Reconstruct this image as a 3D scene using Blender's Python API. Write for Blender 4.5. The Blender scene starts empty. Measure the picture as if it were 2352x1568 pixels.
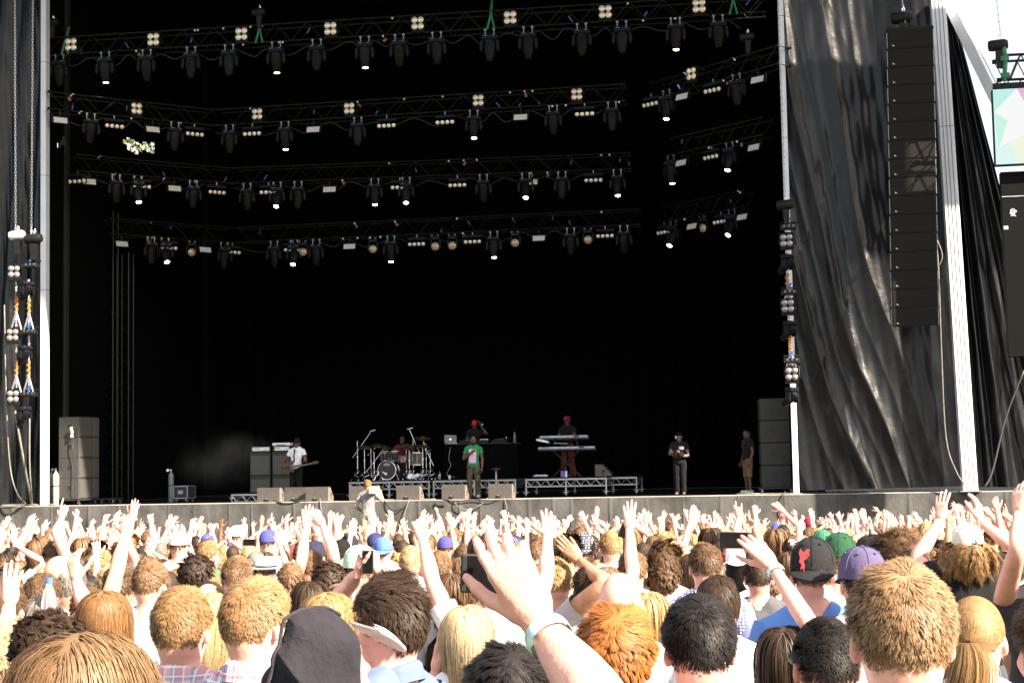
import bpy, bmesh, math, random
import numpy as np
from mathutils import Vector, Matrix

random.seed(7)
RNG = np.random.default_rng(7)
scene = bpy.context.scene
COL = scene.collection
R = math.radians
PI = math.pi

# ------------------------------------------------------------------ camera
F = 3600.0                      # focal length in pixels of a 2352 px wide picture
CX, CY, HY = 1176.0, 784.0, 1078.0
PITCH, YAW, ROLL = math.atan((HY - CY) / F), R(9.1), 0.0185
CAM = np.array([0.0, 0.0, 2.0])
FWD = np.array([-math.sin(YAW) * math.cos(PITCH), math.cos(YAW) * math.cos(PITCH), math.sin(PITCH)])
_r0 = np.array([math.cos(YAW), math.sin(YAW), 0.0])
_u0 = np.cross(_r0, FWD)
RIGHT = _r0 * math.cos(ROLL) - _u0 * math.sin(ROLL)
UP = _u0 * math.cos(ROLL) + _r0 * math.sin(ROLL)

def ray(x, y):
    return FWD + (x - CX) / F * RIGHT - (y - CY) / F * UP
def at(x, y, Y):                # where the sight line of a picture point meets the plane Y
    d = ray(x, y); return CAM + d * ((Y - CAM[1]) / d[1])
def atz(x, y, z):
    d = ray(x, y); return CAM + d * ((z - CAM[2]) / d[2])
def atd(x, y, d):
    return CAM + ray(x, y) * d
def px(p):
    v = np.asarray(p, float) - CAM; d = v @ FWD
    return CX + F * (v @ RIGHT) / d, CY - F * (v @ UP) / d, d
def ground_z(Y):
    Y = min(max(Y, -30.0), 44.0); return -0.0265 * Y - 0.00016 * max(Y, 0) ** 2

cam_data = bpy.data.cameras.new('camera'); cam = bpy.data.objects.new('camera', cam_data); COL.objects.link(cam)
cam_data.sensor_width = 36.0; cam_data.lens = 36.0 * F / 2352.0; cam_data.clip_start = 0.05; cam_data.clip_end = 3000
M = Matrix.Identity(4)
for i in range(3):
    M[i][0], M[i][1], M[i][2], M[i][3] = RIGHT[i], UP[i], -FWD[i], CAM[i]
cam.matrix_world = M
scene.camera = cam

# ------------------------------------------------------------------ materials
def newmat(name):
    m = bpy.data.materials.new(name); m.use_nodes = True
    nt = m.node_tree; return m, nt, nt.nodes, nt.links, nt.nodes['Principled BSDF']

def mat(name, col, rough=0.6, metal=0.0, var=0.25, scale=8.0, bump=0.0, bscale=40.0, spec=0.5, emit=None, estr=0.0, stretch=(1, 1, 1), dirt=None):
    m, nt, N, L, b = newmat(name)
    tc = N.new('ShaderNodeTexCoord'); mp = N.new('ShaderNodeMapping'); mp.inputs['Scale'].default_value = stretch
    L.new(tc.outputs['Object'], mp.inputs['Vector'])
    nz = N.new('ShaderNodeTexNoise'); nz.inputs['Scale'].default_value = scale; nz.inputs['Detail'].default_value = 6
    L.new(mp.outputs['Vector'], nz.inputs['Vector'])
    rp = N.new('ShaderNodeValToRGB')
    c0 = [max(0, c * (1 - var)) for c in col]; c1 = [min(1, c * (1 + var)) for c in col]
    rp.color_ramp.elements[0].position = .3; rp.color_ramp.elements[1].position = .7
    rp.color_ramp.elements[0].color = (*c0, 1); rp.color_ramp.elements[1].color = (*c1, 1)
    L.new(nz.outputs['Fac'], rp.inputs['Fac']); L.new(rp.outputs['Color'], b.inputs['Base Color'])
    b.inputs['Roughness'].default_value = rough; b.inputs['Metallic'].default_value = metal
    b.inputs['Specular IOR Level'].default_value = spec
    if bump:
        n2 = N.new('ShaderNodeTexNoise'); n2.inputs['Scale'].default_value = bscale; n2.inputs['Detail'].default_value = 5
        L.new(mp.outputs['Vector'], n2.inputs['Vector'])
        bp = N.new('ShaderNodeBump'); bp.inputs['Strength'].default_value = bump; bp.inputs['Distance'].default_value = .02
        L.new(n2.outputs['Fac'], bp.inputs['Height']); L.new(bp.outputs['Normal'], b.inputs['Normal'])
    if emit:
        b.inputs['Emission Color'].default_value = (*emit, 1); b.inputs['Emission Strength'].default_value = estr
    return m

def objcol_mat(name, rough, spec, var, scale, attr=None, bump=0.0, bscale=60, sss=0.0, lo=.55, hi=1.5, aniso=False, sheen=0.0):
    """surface whose own colour is the object's colour (viewport colour property)"""
    m, nt, N, L, b = newmat(name)
    oi = N.new('ShaderNodeObjectInfo')
    if attr:
        a = N.new('ShaderNodeAttribute'); a.attribute_name = attr; fac = a.outputs['Fac']
    else:
        tc = N.new('ShaderNodeTexCoord'); nz = N.new('ShaderNodeTexNoise'); nz.inputs['Scale'].default_value = scale; nz.inputs['Detail'].default_value = 5
        L.new(tc.outputs['Object'], nz.inputs['Vector']); fac = nz.outputs['Fac']
    mr = N.new('ShaderNodeMapRange'); mr.inputs['From Min'].default_value = 0.0 if attr else .3; mr.inputs['From Max'].default_value = 1.0 if attr else .7
    mr.inputs['To Min'].default_value = lo if attr else 1 - var; mr.inputs['To Max'].default_value = hi if attr else 1 + var
    L.new(fac, mr.inputs['Value'])
    mx = N.new('ShaderNodeVectorMath'); mx.operation = 'SCALE'
    L.new(oi.outputs['Color'], mx.inputs[0]); L.new(mr.outputs['Result'], mx.inputs['Scale'])
    L.new(mx.outputs['Vector'], b.inputs['Base Color'])
    b.inputs['Roughness'].default_value = rough; b.inputs['Specular IOR Level'].default_value = spec
    if sheen: b.inputs['Sheen Weight'].default_value = sheen
    if sss:
        b.inputs['Subsurface Weight'].default_value = sss; b.inputs['Subsurface Radius'].default_value = (1, .25, .1); b.inputs['Subsurface Scale'].default_value = .012
    if bump:
        tc = N.new('ShaderNodeTexCoord'); n2 = N.new('ShaderNodeTexNoise'); n2.inputs['Scale'].default_value = bscale; n2.inputs['Detail'].default_value = 4
        L.new(tc.outputs['Object'], n2.inputs['Vector'])
        bp = N.new('ShaderNodeBump'); bp.inputs['Strength'].default_value = bump; bp.inputs['Distance'].default_value = .02
        L.new(n2.outputs['Fac'], bp.inputs['Height']); L.new(bp.outputs['Normal'], b.inputs['Normal'])
    return m

# ------------------------------------------------------------------ meshes
def np_mesh(name, V, Q, T=None, smooth=True, mats=(), attr=None, mi=None):
    V = np.asarray(V, np.float32); Q = np.asarray(Q, np.int32).reshape(-1, 4)
    T = np.zeros((0, 3), np.int32) if T is None else np.asarray(T, np.int32).reshape(-1, 3)
    me = bpy.data.meshes.new(name)
    me.vertices.add(len(V)); me.vertices.foreach_set('co', V.ravel())
    nl = Q.size + T.size
    me.loops.add(nl); me.loops.foreach_set('vertex_index', np.concatenate([Q.ravel(), T.ravel()]))
    me.polygons.add(len(Q) + len(T))
    st = np.concatenate([np.arange(len(Q)) * 4, Q.size + np.arange(len(T)) * 3]).astype(np.int32)
    me.polygons.foreach_set('loop_start', st)
    me.polygons.foreach_set('use_smooth', np.full(len(st), smooth))
    if mi is not None: me.polygons.foreach_set('material_index', np.asarray(mi, np.int32))
    for m in mats: me.materials.append(m)
    if attr is not None:
        for k, arr in attr.items():
            if arr.ndim == 2:
                a = me.attributes.new(k, 'FLOAT_COLOR', 'POINT'); a.data.foreach_set('color', arr.astype(np.float32).ravel())
            else:
                a = me.attributes.new(k, 'FLOAT', 'POINT'); a.data.foreach_set('value', arr.astype(np.float32))
    me.update(calc_edges=True); me.validate()
    return me

class MB:
    """collects polygons for one mesh"""
    def __init__(s): s.v = []; s.f = []; s.m = []; s.k = 0
    def add(s, vs, fs):
        o = len(s.v); s.v += [tuple(map(float, p)) for p in vs]
        s.f += [tuple(i + o for i in f) for f in fs]; s.m += [s.k] * len(fs); return s
    def box(s, c, d, rot=None, ch=0.0):
        x, y, z = [a / 2 for a in d]; c = np.asarray(c, float)
        if ch > 0:
            b = bmesh.new(); bmesh.ops.create_cube(b, size=1.0)
            for q in b.verts: q.co = Vector((q.co.x * d[0], q.co.y * d[1], q.co.z * d[2]))
            bmesh.ops.bevel(b, geom=b.edges[:], offset=ch, segments=1, affect='EDGES')
            b.verts.index_update(); P = [np.array(q.co) for q in b.verts]; fs = [[q.index for q in f.verts] for f in b.faces]; b.free()
        else:
            P = [np.array((i * x, j * y, k * z)) for i in (-1, 1) for j in (-1, 1) for k in (-1, 1)]
            fs = [(0, 1, 3, 2), (4, 6, 7, 5), (0, 4, 5, 1), (2, 3, 7, 6), (0, 2, 6, 4), (1, 5, 7, 3)]
        if rot is not None: P = [np.array(rot) @ p for p in P]
        return s.add([p + c for p in P], fs)
    def cyl(s, a, b, r, r2=None, n=8, caps=True):
        r2 = r if r2 is None else r2; a = np.asarray(a, float); b = np.asarray(b, float)
        d = b - a; d = d / (np.linalg.norm(d) + 1e-9); u = np.cross(d, (0, 0, 1) if abs(d[2]) < .9 else (1, 0, 0)); u /= np.linalg.norm(u); w = np.cross(d, u)
        A = [a + r * (math.cos(t) * u + math.sin(t) * w) for t in np.arange(n) * 2 * PI / n]
        B = [b + r2 * (math.cos(t) * u + math.sin(t) * w) for t in np.arange(n) * 2 * PI / n]
        fs = [(i, (i + 1) % n, n + (i + 1) % n, n + i) for i in range(n)]
        if caps: fs += [tuple(range(n))[::-1], tuple(range(n, 2 * n))]
        return s.add(A + B, fs)
    def tube(s, pts, r, n=6):
        P = np.asarray(pts, float); rs = np.full(len(P), r) if np.isscalar(r) else np.asarray(r, float)
        V, Q = sweep(P, rs, n); return s.add(V, Q)
    def lathe(s, prof, c=(0, 0, 0), n=16, axis=None, caps=True):
        c = np.asarray(c, float); vs = []; m = len(prof)
        A = np.eye(3) if axis is None else np.array(Vector((0, 0, 1)).rotation_difference(Vector(axis)).to_matrix())
        for r, z in prof:
            for t in range(n): vs.append(c + A @ np.array((r * math.cos(2 * PI * t / n), r * math.sin(2 * PI * t / n), z)))
        fs = [(i * n + t, i * n + (t + 1) % n, (i + 1) * n + (t + 1) % n, (i + 1) * n + t) for i in range(m - 1) for t in range(n)]
        if caps and prof[0][0] > 1e-4: fs.append(tuple(range(n))[::-1])
        if caps and prof[-1][0] > 1e-4: fs.append(tuple(range((m - 1) * n, m * n)))
        return s.add(vs, fs)
    def prism(s, poly, ext, org=(0, 0, 0), ax=((1, 0, 0), (0, 0, 1), (0, 1, 0))):
        """polygon in (ax0, ax1), extruded by ext along ax2"""
        o = np.asarray(org, float); a, b, c = [np.asarray(q, float) for q in ax]; n = len(poly)
        A = [o + a * p[0] + b * p[1] for p in poly]; B = [q + c * ext for q in A]
        return s.add(A + B, [tuple(range(n))[::-1], tuple(range(n, 2 * n))] + [(i, (i + 1) % n, n + (i + 1) % n, n + i) for i in range(n)])
    def mesh(s, name, mats, smooth=False):
        me = bpy.data.meshes.new(name); me.from_pydata(s.v, [], s.f)
        if not isinstance(mats, (list, tuple)): mats = [mats]
        for m in mats: me.materials.append(m)
        b = bmesh.new(); b.from_mesh(me); bmesh.ops.recalc_face_normals(b, faces=b.faces[:]); b.to_mesh(me); b.free()
        if len(mats) > 1 and len(me.polygons) == len(s.m): me.polygons.foreach_set('material_index', s.m)
        if smooth:
            me.polygons.foreach_set('use_smooth', [True] * len(me.polygons))
            try: me.set_sharp_from_angle(angle=R(40))
            except Exception: pass
        return me
    def build(s, name, mats, parent=None, smooth=False, loc=None):
        return obj(name, s.mesh(name, mats, smooth), parent, loc)

def sweep(P, rs, n=8, flat=None, upv=None, caps=True):
    P = np.asarray(P, float); m = len(P)
    T = np.gradient(P, axis=0); T /= np.linalg.norm(T, axis=1)[:, None] + 1e-9
    u = np.cross(T[0], (0, 0, 1) if abs(T[0][2]) < .9 else (1, 0, 0)) if upv is None else np.asarray(upv, float) - T[0] * (T[0] @ np.asarray(upv, float))
    u = u / np.linalg.norm(u); vs = []
    ang = np.arange(n) * 2 * PI / n
    for i in range(m):
        u = u - T[i] * (u @ T[i]); u /= np.linalg.norm(u) + 1e-9; w = np.cross(T[i], u)
        fl = 1.0 if flat is None else flat[i]
        vs.append(P[i] + rs[i] * (np.cos(ang)[:, None] * u + fl * np.sin(ang)[:, None] * w))
    if caps:
        vs = [np.repeat(P[:1], n, 0) + (vs[0] - P[0]) * .05] + vs + [np.repeat(P[-1:], n, 0) + (vs[-1] - P[-1]) * .05]
    k = len(vs); V = np.concatenate(vs)
    i, t = np.meshgrid(np.arange(k - 1), np.arange(n), indexing='ij'); t2 = (t + 1) % n
    Q = np.stack([i * n + t, i * n + t2, (i + 1) * n + t2, (i + 1) * n + t], -1).reshape(-1, 4)
    return V, Q

def smooth_path(pts, n):
    P = np.asarray(pts, float); P = np.concatenate([[2 * P[0] - P[1]], P, [2 * P[-1] - P[-2]]]); out = []
    k = len(P) - 3
    for s in np.linspace(0, k - 1e-6, n):
        i = int(s); t = s - i; a, b, c, d = P[i:i + 4]
        out.append(.5 * ((2 * b) + (c - a) * t + (2 * a - 5 * b + 4 * c - d) * t * t + (3 * b - a - 3 * c + d) * t ** 3))
    return np.array(out)

def join(parts):
    """[(V,Q), ...] -> one V,Q"""
    Vs, Qs, o = [], [], 0
    for V, Q in parts:
        Vs.append(V); Qs.append(np.asarray(Q) + o); o += len(V)
    return np.concatenate(Vs), np.concatenate(Qs)

# ------------------------------------------------------------------ objects
def obj(name, me, parent=None, loc=None):
    o = bpy.data.objects.new(name, me); COL.objects.link(o)
    if parent is not None: o.parent = parent
    if loc is not None: o.location = loc
    return o
def tag(o, label, cat, group=None, kind=None):
    if label: o['label'] = label
    if cat: o['category'] = cat
    if group: o['group'] = group
    if kind: o['kind'] = kind
    return o
def thing(name, label, cat, loc=(0, 0, 0), rz=0.0, group=None):
    o = bpy.data.objects.new(name, None); COL.objects.link(o); o.empty_display_size = .1
    o.location = loc; o.rotation_euler = (0, 0, rz); return tag(o, label, cat, group)
KIDS = {}
def copy_tree(o, parent=None):
    c = o.copy(); COL.objects.link(c)
    if parent is not None: c.parent = parent; c.matrix_parent_inverse = o.matrix_parent_inverse
    for ch in list(o.children): copy_tree(ch, c)
    return c
def struct(o):
    o['kind'] = 'structure'; return o
def rotz(a):
    c, s = math.cos(a), math.sin(a); return np.array([[c, -s, 0], [s, c, 0], [0, 0, 1]])
def rotx(a):
    c, s = math.cos(a), math.sin(a); return np.array([[1, 0, 0], [0, c, -s], [0, s, c]])
def roty(a):
    c, s = math.cos(a), math.sin(a); return np.array([[c, 0, s], [0, 1, 0], [-s, 0, c]])
ORD = 'first second third fourth fifth sixth seventh eighth ninth tenth eleventh twelfth thirteenth fourteenth fifteenth sixteenth seventeenth eighteenth nineteenth twentieth'.split()
# ------------------------------------------------------------------ light and sky
SUN_AZ, SUN_EL = R(58), R(36)    # to the right behind the camera
sd = np.array([math.sin(SUN_AZ) * math.cos(SUN_EL), -math.cos(SUN_AZ) * math.cos(SUN_EL), math.sin(SUN_EL)])   # towards the sun
sun_d = bpy.data.lights.new('sun', 'SUN'); sun_d.energy = 5.0; sun_d.angle = R(.5); sun_d.color = (1, .85, .68)
sun = bpy.data.objects.new('sun', sun_d); COL.objects.link(sun)
sun.rotation_euler = Vector(sd).to_track_quat('Z', 'Y').to_euler()
w = bpy.data.worlds.new('World'); scene.world = w; w.use_nodes = True
wn, wl = w.node_tree.nodes, w.node_tree.links
sky = wn.new('ShaderNodeTexSky'); sky.sky_type = 'NISHITA'; sky.sun_disc = False; sky.sun_elevation = SUN_EL
sky.sun_rotation = math.atan2(sd[0], sd[1]); sky.dust_density = 6.0; sky.air_density = 1.0; sky.ozone_density = 1.0
tcw = wn.new('ShaderNodeTexCoord'); nzw = wn.new('ShaderNodeTexNoise'); nzw.inputs['Scale'].default_value = 2.2; nzw.inputs['Detail'].default_value = 6; wl.new(tcw.outputs['Generated'], nzw.inputs['Vector'])
rpw = wn.new('ShaderNodeMapRange'); rpw.inputs['From Min'].default_value = .3; rpw.inputs['From Max'].default_value = .7; rpw.inputs['To Min'].default_value = .35; rpw.inputs['To Max'].default_value = .9; wl.new(nzw.outputs['Fac'], rpw.inputs['Value'])
mxw = wn.new('ShaderNodeMix'); mxw.data_type = 'RGBA'; mxw.inputs['B'].default_value = (5.2, 5.35, 5.6, 1); wl.new(rpw.outputs['Result'], mxw.inputs['Factor']); wl.new(sky.outputs['Color'], mxw.inputs['A'])   # thin bright cloud over the blue
wl.new(mxw.outputs['Result'], wn['Background'].inputs['Color']); wn['Background'].inputs['Strength'].default_value = .07
scene.view_settings.view_transform = 'Standard'; scene.view_settings.look = 'None'; scene.view_settings.gamma = 1.0
scene.view_settings.exposure = 2.15
scene.cycles.max_bounces = 6; scene.cycles.diffuse_bounces = 3; scene.cycles.glossy_bounces = 3; scene.cycles.transmission_bounces = 6
scene.cycles.transparent_max_bounces = 6; scene.cycles.sample_clamp_indirect = 4.0; scene.cycles.caustics_reflective = False; scene.cycles.caustics_refractive = False
scene.cycles.use_denoising = True

# ------------------------------------------------------------------ materials of the stage
m_black = mat('black_cloth', (.0007, .0007, .0008), .95, spec=.1)
m_skirt = mat('skirt_cloth', (.070, .069, .069), .8, var=.45, scale=2.2, bump=.5, bscale=14, spec=.25, stretch=(1, 1, .6))
m_scrim = mat('black_plastic_scrim', (.0045, .0053, .0070), .31, var=.75, scale=.9, bump=.5, bscale=4.5, spec=.38)
m_deck = mat('sunlit_deck_board', (.34, .31, .26), .7, var=.25, scale=3)
m_deckin = mat('black_shaded_board', (.003, .003, .003), .8, var=.4, spec=.2, scale=3)
m_white = mat('white_paint', (.72, .75, .84), .45, var=.06, scale=2)
m_seam = mat('dark_seam', (.05, .05, .06), .6)
m_alu = mat('aluminium', (.42, .43, .45), .38, .85, var=.15, scale=30)
m_truss = mat('black_truss_tube', (.006, .0065, .006), .35, 0, var=.6, scale=25, spec=.3)
m_fix = mat('fixture_plastic', (.006, .007, .010), .5, var=.25, scale=15, spec=.15)
m_fixd = mat('fixture_dark', (.010, .0105, .011), .5, var=.3, scale=15, spec=.2)
m_fixw = mat('fixture_warm_shell', (.0075, .0062, .0048), .5, var=.3, scale=15, spec=.12)
m_clamp = mat('bright_clamp', (.16, .17, .19), .3, .6, var=.1)
m_lens = mat('reflector_lens', (1.0, .82, .66), .28, .35, var=.15, scale=60)
m_lensd = mat('dull_lens', (.30, .29, .30), .2, .5, var=.3, scale=60)
m_lensamber = mat('amber_lens', (.5, .36, .24), .25, .3, var=.45, scale=25)
m_panel = mat('strobe_panel', (1.0, .95, .85), .25, .3, var=.12, scale=4, stretch=(1, 1, 40))
m_lamp = mat('lit_lamp', (.9, .95, .9), .3, emit=(.85, 1.0, .92), estr=6.0)
m_lampw = mat('lit_warm_lamp', (.9, .8, .5), .3, emit=(1.0, .75, .3), estr=3.0)
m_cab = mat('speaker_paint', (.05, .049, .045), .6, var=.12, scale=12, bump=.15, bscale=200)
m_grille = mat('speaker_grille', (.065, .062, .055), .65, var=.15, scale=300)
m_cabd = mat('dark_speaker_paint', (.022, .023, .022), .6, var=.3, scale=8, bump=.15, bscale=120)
m_arr = mat('array_grille', (.010, .0092, .0075), .6, var=.2, scale=200, spec=.15)
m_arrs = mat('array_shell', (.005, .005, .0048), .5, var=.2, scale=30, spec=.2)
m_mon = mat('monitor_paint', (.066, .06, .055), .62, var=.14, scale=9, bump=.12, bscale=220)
m_monlit = mat('sunlit_side_tone', (.17, .15, .135), .6, var=.1, scale=9)  # paler than the cabinet: sunlight on the side put into the colour
m_rub = mat('black_rubber', (.015, .015, .015), .6)
m_chrome = mat('chrome', (.7, .7, .72), .18, 1.0, var=.08)
m_green = mat('green_strap', (.02, .16, .07), .6)
m_orange = mat('orange_strap', (.42, .17, .025), .6)
m_blue = mat('blue_tape', (.03, .11, .36), .5)
m_amp = mat('amp_tolex', (.035, .036, .034), .7, var=.2, scale=40)
m_ampg = mat('amp_grille_cloth', (.075, .078, .07), .75, var=.2, scale=200)
m_plastw = mat('white_plastic', (.78, .78, .8), .4, var=.05)
m_case = mat('flight_case_panel', (.02, .025, .035), .5)
m_gas = mat('grey_cylinder_paint', (.4, .42, .38), .4, var=.1, scale=6)
m_gasd = mat('dark_cylinder_paint', (.12, .16, .16), .4, var=.1, scale=6)
m_cable = mat('cable_rubber', (.16, .15, .13), .55)
m_cabled = mat('dark_cable_rubber', (.02, .02, .02), .55)

YF = 42.8
DZ = float(at(1090, 1146, YF)[2])
def dk(x, Y, z=None):           # a spot on the deck below picture column x, at depth Y
    p = at(x, 1120, Y); return np.array([p[0], Y, DZ if z is None else z])
def sc(x, Y): return px(dk(x, Y))[2] / F     # metres per picture pixel there

# ------------------------------------------------------------------ ground
gz = [(-400, -30), (400, -30)]
mb = MB(); ys = [-30, 0, 10, 20, 30, 44, 90, 600]
for i in range(len(ys) - 1):
    a, b = ys[i], ys[i + 1]; mb.add([(-400, a, ground_z(a)), (400, a, ground_z(a)), (400, b, ground_z(b)), (-400, b, ground_z(b))], [(0, 1, 2, 3)])
ground = struct(mb.build('ground', mat('trampled_grass', (.06, .07, .03), .9, var=.5, scale=1.5, bump=.5)))

# ------------------------------------------------------------------ the stage: deck, skirt, drapes, roof
GZ = ground_z(44)
XL, XR = -34.0, 13.0
stage = thing('stage', 'festival stage with pale sunlit deck edge, black cloth skirt and deep black drapes', 'stage', (-10, YF, GZ))
def wm(mb, name, mats, parent, smooth=False):   # mesh given in world space, kept under a moved parent
    o = mb.build(name, mats, parent, smooth); o.matrix_parent_inverse = Matrix.Translation(parent.location).inverted() if parent.type == 'EMPTY' and parent.rotation_euler.z == 0 else parent.matrix_world.inverted(); return o
mb = MB(); mb.box(((XL + XR) / 2, YF + .28, DZ - .06), (XR - XL, .60, .12), ch=.008); wm(mb, 'deck_edge', m_deck, stage)  # sunlit strip of the deck, its light put into a paler colour
mb = MB(); mb.box(((XL + XR) / 2, YF + 8.6, DZ - .064), (XR - XL, 16.0, .12)); wm(mb, 'deck', m_deckin, stage)  # rest of the deck, its shade put into near-black
# skirt with pleats
nx, nz = 2600, 14
xs = np.linspace(XL, XR, nx); zs = np.linspace(GZ - .05, DZ - .015, nz)
rs = np.random.default_rng(3); pl = np.zeros(nx)
x = XL
while x < XR:
    wdt = rs.uniform(.015, .05); pl += -rs.uniform(.02, .055) * np.exp(-((xs - x) / wdt) ** 2) * 1.0; x += rs.uniform(.45, 1.5)
bulge = sum(rs.uniform(.01, .03) * np.sin(xs * rs.uniform(.8, 5) + rs.uniform(0, 6)) for _ in range(6))
V = []
for k, z in enumerate(zs):
    t = (DZ - z) / (DZ - GZ)
    wob = .03 * np.sin(xs * 2.1 + z * 3) * np.sin(z * 2.3 + xs * .7)
    V.append(np.stack([xs + .05 * t * np.sin(xs * 1.7), YF - .035 + pl * min(1, .25 + t * 1.4) + (bulge + wob) * t - .03 * (k == 0), np.full(nx, z)], -1))
V = np.concatenate(V); i, j = np.meshgrid(np.arange(nz - 1), np.arange(nx - 1), indexing='ij')
Q = np.stack([i * nx + j, i * nx + j + 1, (i + 1) * nx + j + 1, (i + 1) * nx + j], -1).reshape(-1, 4)
o = obj('skirt', np_mesh('skirt', V, Q, mats=[m_skirt]), stage); o.matrix_parent_inverse = Matrix.Translation(stage.location).inverted()
# drapes (back, sides) and roof: black
ROOFZ = 20.0; NZD = 12
COLX = dk(102, YF)[0]; COLR = dk(1829, YF)[0]
def drape(x0, y0, x1, y1, z0, z1, name, fold=.25, amp=.12, parent=stage, m=m_black, hole=None):
    n = max(20, int(math.hypot(x1 - x0, y1 - y0) / fold * 8)); t = np.linspace(0, 1, n); nz = 12
    d = np.array([x1 - x0, y1 - y0]); Ln = np.linalg.norm(d); nrm = np.array([-d[1], d[0]]) / Ln
    off = amp * np.sin(t * Ln / fold * 2 * PI + 1.3 * np.sin(t * 9)) * .5; nz = NZD
    zz = np.linspace(z0, z1, nz); V = np.concatenate([np.stack([x0 + d[0] * t + nrm[0] * off, y0 + d[1] * t + nrm[1] * off, np.full(n, z)], -1) for z in zz])
    i, j = np.meshgrid(np.arange(nz - 1), np.arange(n - 1), indexing='ij')
    Q = np.stack([i * n + j, i * n + j + 1, (i + 1) * n + j + 1, (i + 1) * n + j], -1).reshape(-1, 4)
    if hole is not None:
        c = V[Q].mean(1); Q = Q[~hole(c)]
    o = obj(name, np_mesh(name, V, Q, mats=[m]), parent); o.matrix_parent_inverse = Matrix.Translation(parent.location).inverted(); return o
drape(COLX - 1.0, YF + 15.5, COLR + .75, YF + 15.5, DZ, ROOFZ, 'back_drape', .5)
def in_poly(x, y, P):
    c = False; n = len(P)
    for i in range(n):
        (x0, y0), (x1, y1) = P[i], P[(i + 1) % n]
        if (y0 > y) != (y1 > y) and x < (x1 - x0) * (y - y0) / (y1 - y0) + x0: c = not c
    return c
GAPS = [[(281, 321), (300, 318), (322, 328), (340, 330), (356, 331), (355, 350), (326, 348), (312, 353), (296, 345)], [(147, 310), (151, 312), (150, 324), (140, 338), (131, 336)]]
def gap(c): return np.array([any(in_poly(*px(q)[:2], P) for P in GAPS) if 11 < q[2] < 18 else False for q in c])
NZD = 130
drape(COLX - .9, YF + 15.4, COLX - .9, YF + .6, DZ, ROOFZ, 'side_drape', .35, .08, hole=gap)
NZD = 12
drape(COLR + .75, YF + .8, COLR + .75, YF + 15.4, DZ, ROOFZ, 'side_drape', .5)

# roof: reaches unseen past the front edge, its outline shaped to cast the shade
roof = thing('stage_roof', 'black stage roof arching over the lighting trusses, only its dark underside seen', 'roof', (-10, YF, ROOFZ))
mb = MB(); mb.prism([(-36, 34), (-7, 34), (3, 30), (18, 30), (18, 32.5), (6, 40), (4, 44), (4, 60), (-36, 60)], .5, (0, 0, ROOFZ), ((1, 0, 0), (0, 1, 0), (0, 0, 1)))
for y in np.arange(36, 59, 3.0): mb.box((-16, y, ROOFZ - .12), (39, .12, .22))
wm(mb, 'roof_deck', m_black, roof)
mb = MB()
mb.prism([(8.7, 37.3), (17.7, 37.3), (23.7, 33.6), (14.7, 33.6)], .4, (0, 0, ROOFZ + .9), ((1, 0, 0), (0, 1, 0), (0, 0, 1)))  # unseen slab and post, added to shade the right scrim and mast
mb.cyl((23, 34.2, GZ), (23, 34.2, ROOFZ + .9), .2); wm(mb, 'added_shade_slab', m_black, roof)

# ------------------------------------------------------------------ white masts
def mast(px0, px1, w0, d0, label, Y, seams=0, name='roof_mast', bottom=None):
    b = at(px0[0], px0[1], Y); t = at(px1[0], px1[1], Y); 
    if bottom is not None: b = b + (t - b) * ((bottom - b[2]) / (t[2] - b[2]))
    t = t + (t - b) * .22
    o = thing(name, label, 'mast', tuple(b)); 
    ax = t - b; L = np.linalg.norm(ax); q = Vector((0, 0, 1)).rotation_difference(Vector(ax)).to_matrix()
    mb = MB(); mb.box((0, 0, L / 2), (w0, d0, L), rot=None, ch=.012); me = mb.mesh('column', m_white); me.transform(q.to_4x4()); obj('column', me, o)
    if seams:
        mb = MB()
        for k in range(seams): mb.box(((k + 1) / (seams + 1) * w0 - w0 / 2, -d0 / 2 - .003, L / 2), (.012, .012, L * .998))
        me = mb.mesh('seam', m_seam); me.transform(q.to_4x4()); obj('seam', me, o)
    mb = MB()
    for z in np.arange(2.9, L, 3.4): mb.box((0, 0, z), (w0 + .008, d0 + .008, .012))
    me = mb.mesh('joint', m_seam); me.transform(q.to_4x4()); obj('joint', me, o)
    mb = MB(); mb.box((0, 0, .01), (w0 + .18, d0 + .18, .03), ch=.005); obj('base_plate', mb.mesh('base_plate', m_alu), o)
    return o
mast((102.5, 1155), (104, 60), .17, .26, 'slim white roof mast at the left stage corner beside the tall speaker stack', YF + .25, bottom=DZ)
mast((1829, 1128), (1792, 0), .155, .2, 'slim white roof mast at the right stage opening, carrying chained lamps', YF + .25, bottom=DZ)
mast((2227, 1118), (2153, 0), .38, .38, 'thick white tower mast with dark seams between the two black scrims', YF - .1, seams=3, bottom=DZ)
# slanting brace at upper right
A = at(2168, -25, YF + .1); B = at(2340, 325, YF + 1.2)
d = B - A; L = np.linalg.norm(d); br = thing('roof_brace', 'wide white slanting brace running down from the top of the thick tower mast', 'brace', tuple(A))
q = Vector((0, 0, 1)).rotation_difference(Vector(d)).to_matrix()
mb = MB(); mb.box((0, 0, L / 2), (.42, .3, L), ch=.015); me = mb.mesh('beam', m_white); me.transform(q.to_4x4()); obj('beam', me, br)
mb = MB(); mb.box((.03, -.155, L / 2), (.012, .012, L)); me = mb.mesh('seam', m_seam); me.transform(q.to_4x4()); obj('seam', me, br)
mb = MB()
for k in range(8): mb.cyl((-.1 + .2 * (k % 2), -.15, .9 + .12 * (k // 2)), (-.1 + .2 * (k % 2), -.17, .9 + .12 * (k // 2)), .025)
mb.cyl((-.05, -.15, .45), (-.05, -.18, .45), .14, n=14)
me = mb.mesh('bolt', m_alu); me.transform(q.to_4x4()); obj('bolt', me, br)

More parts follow.
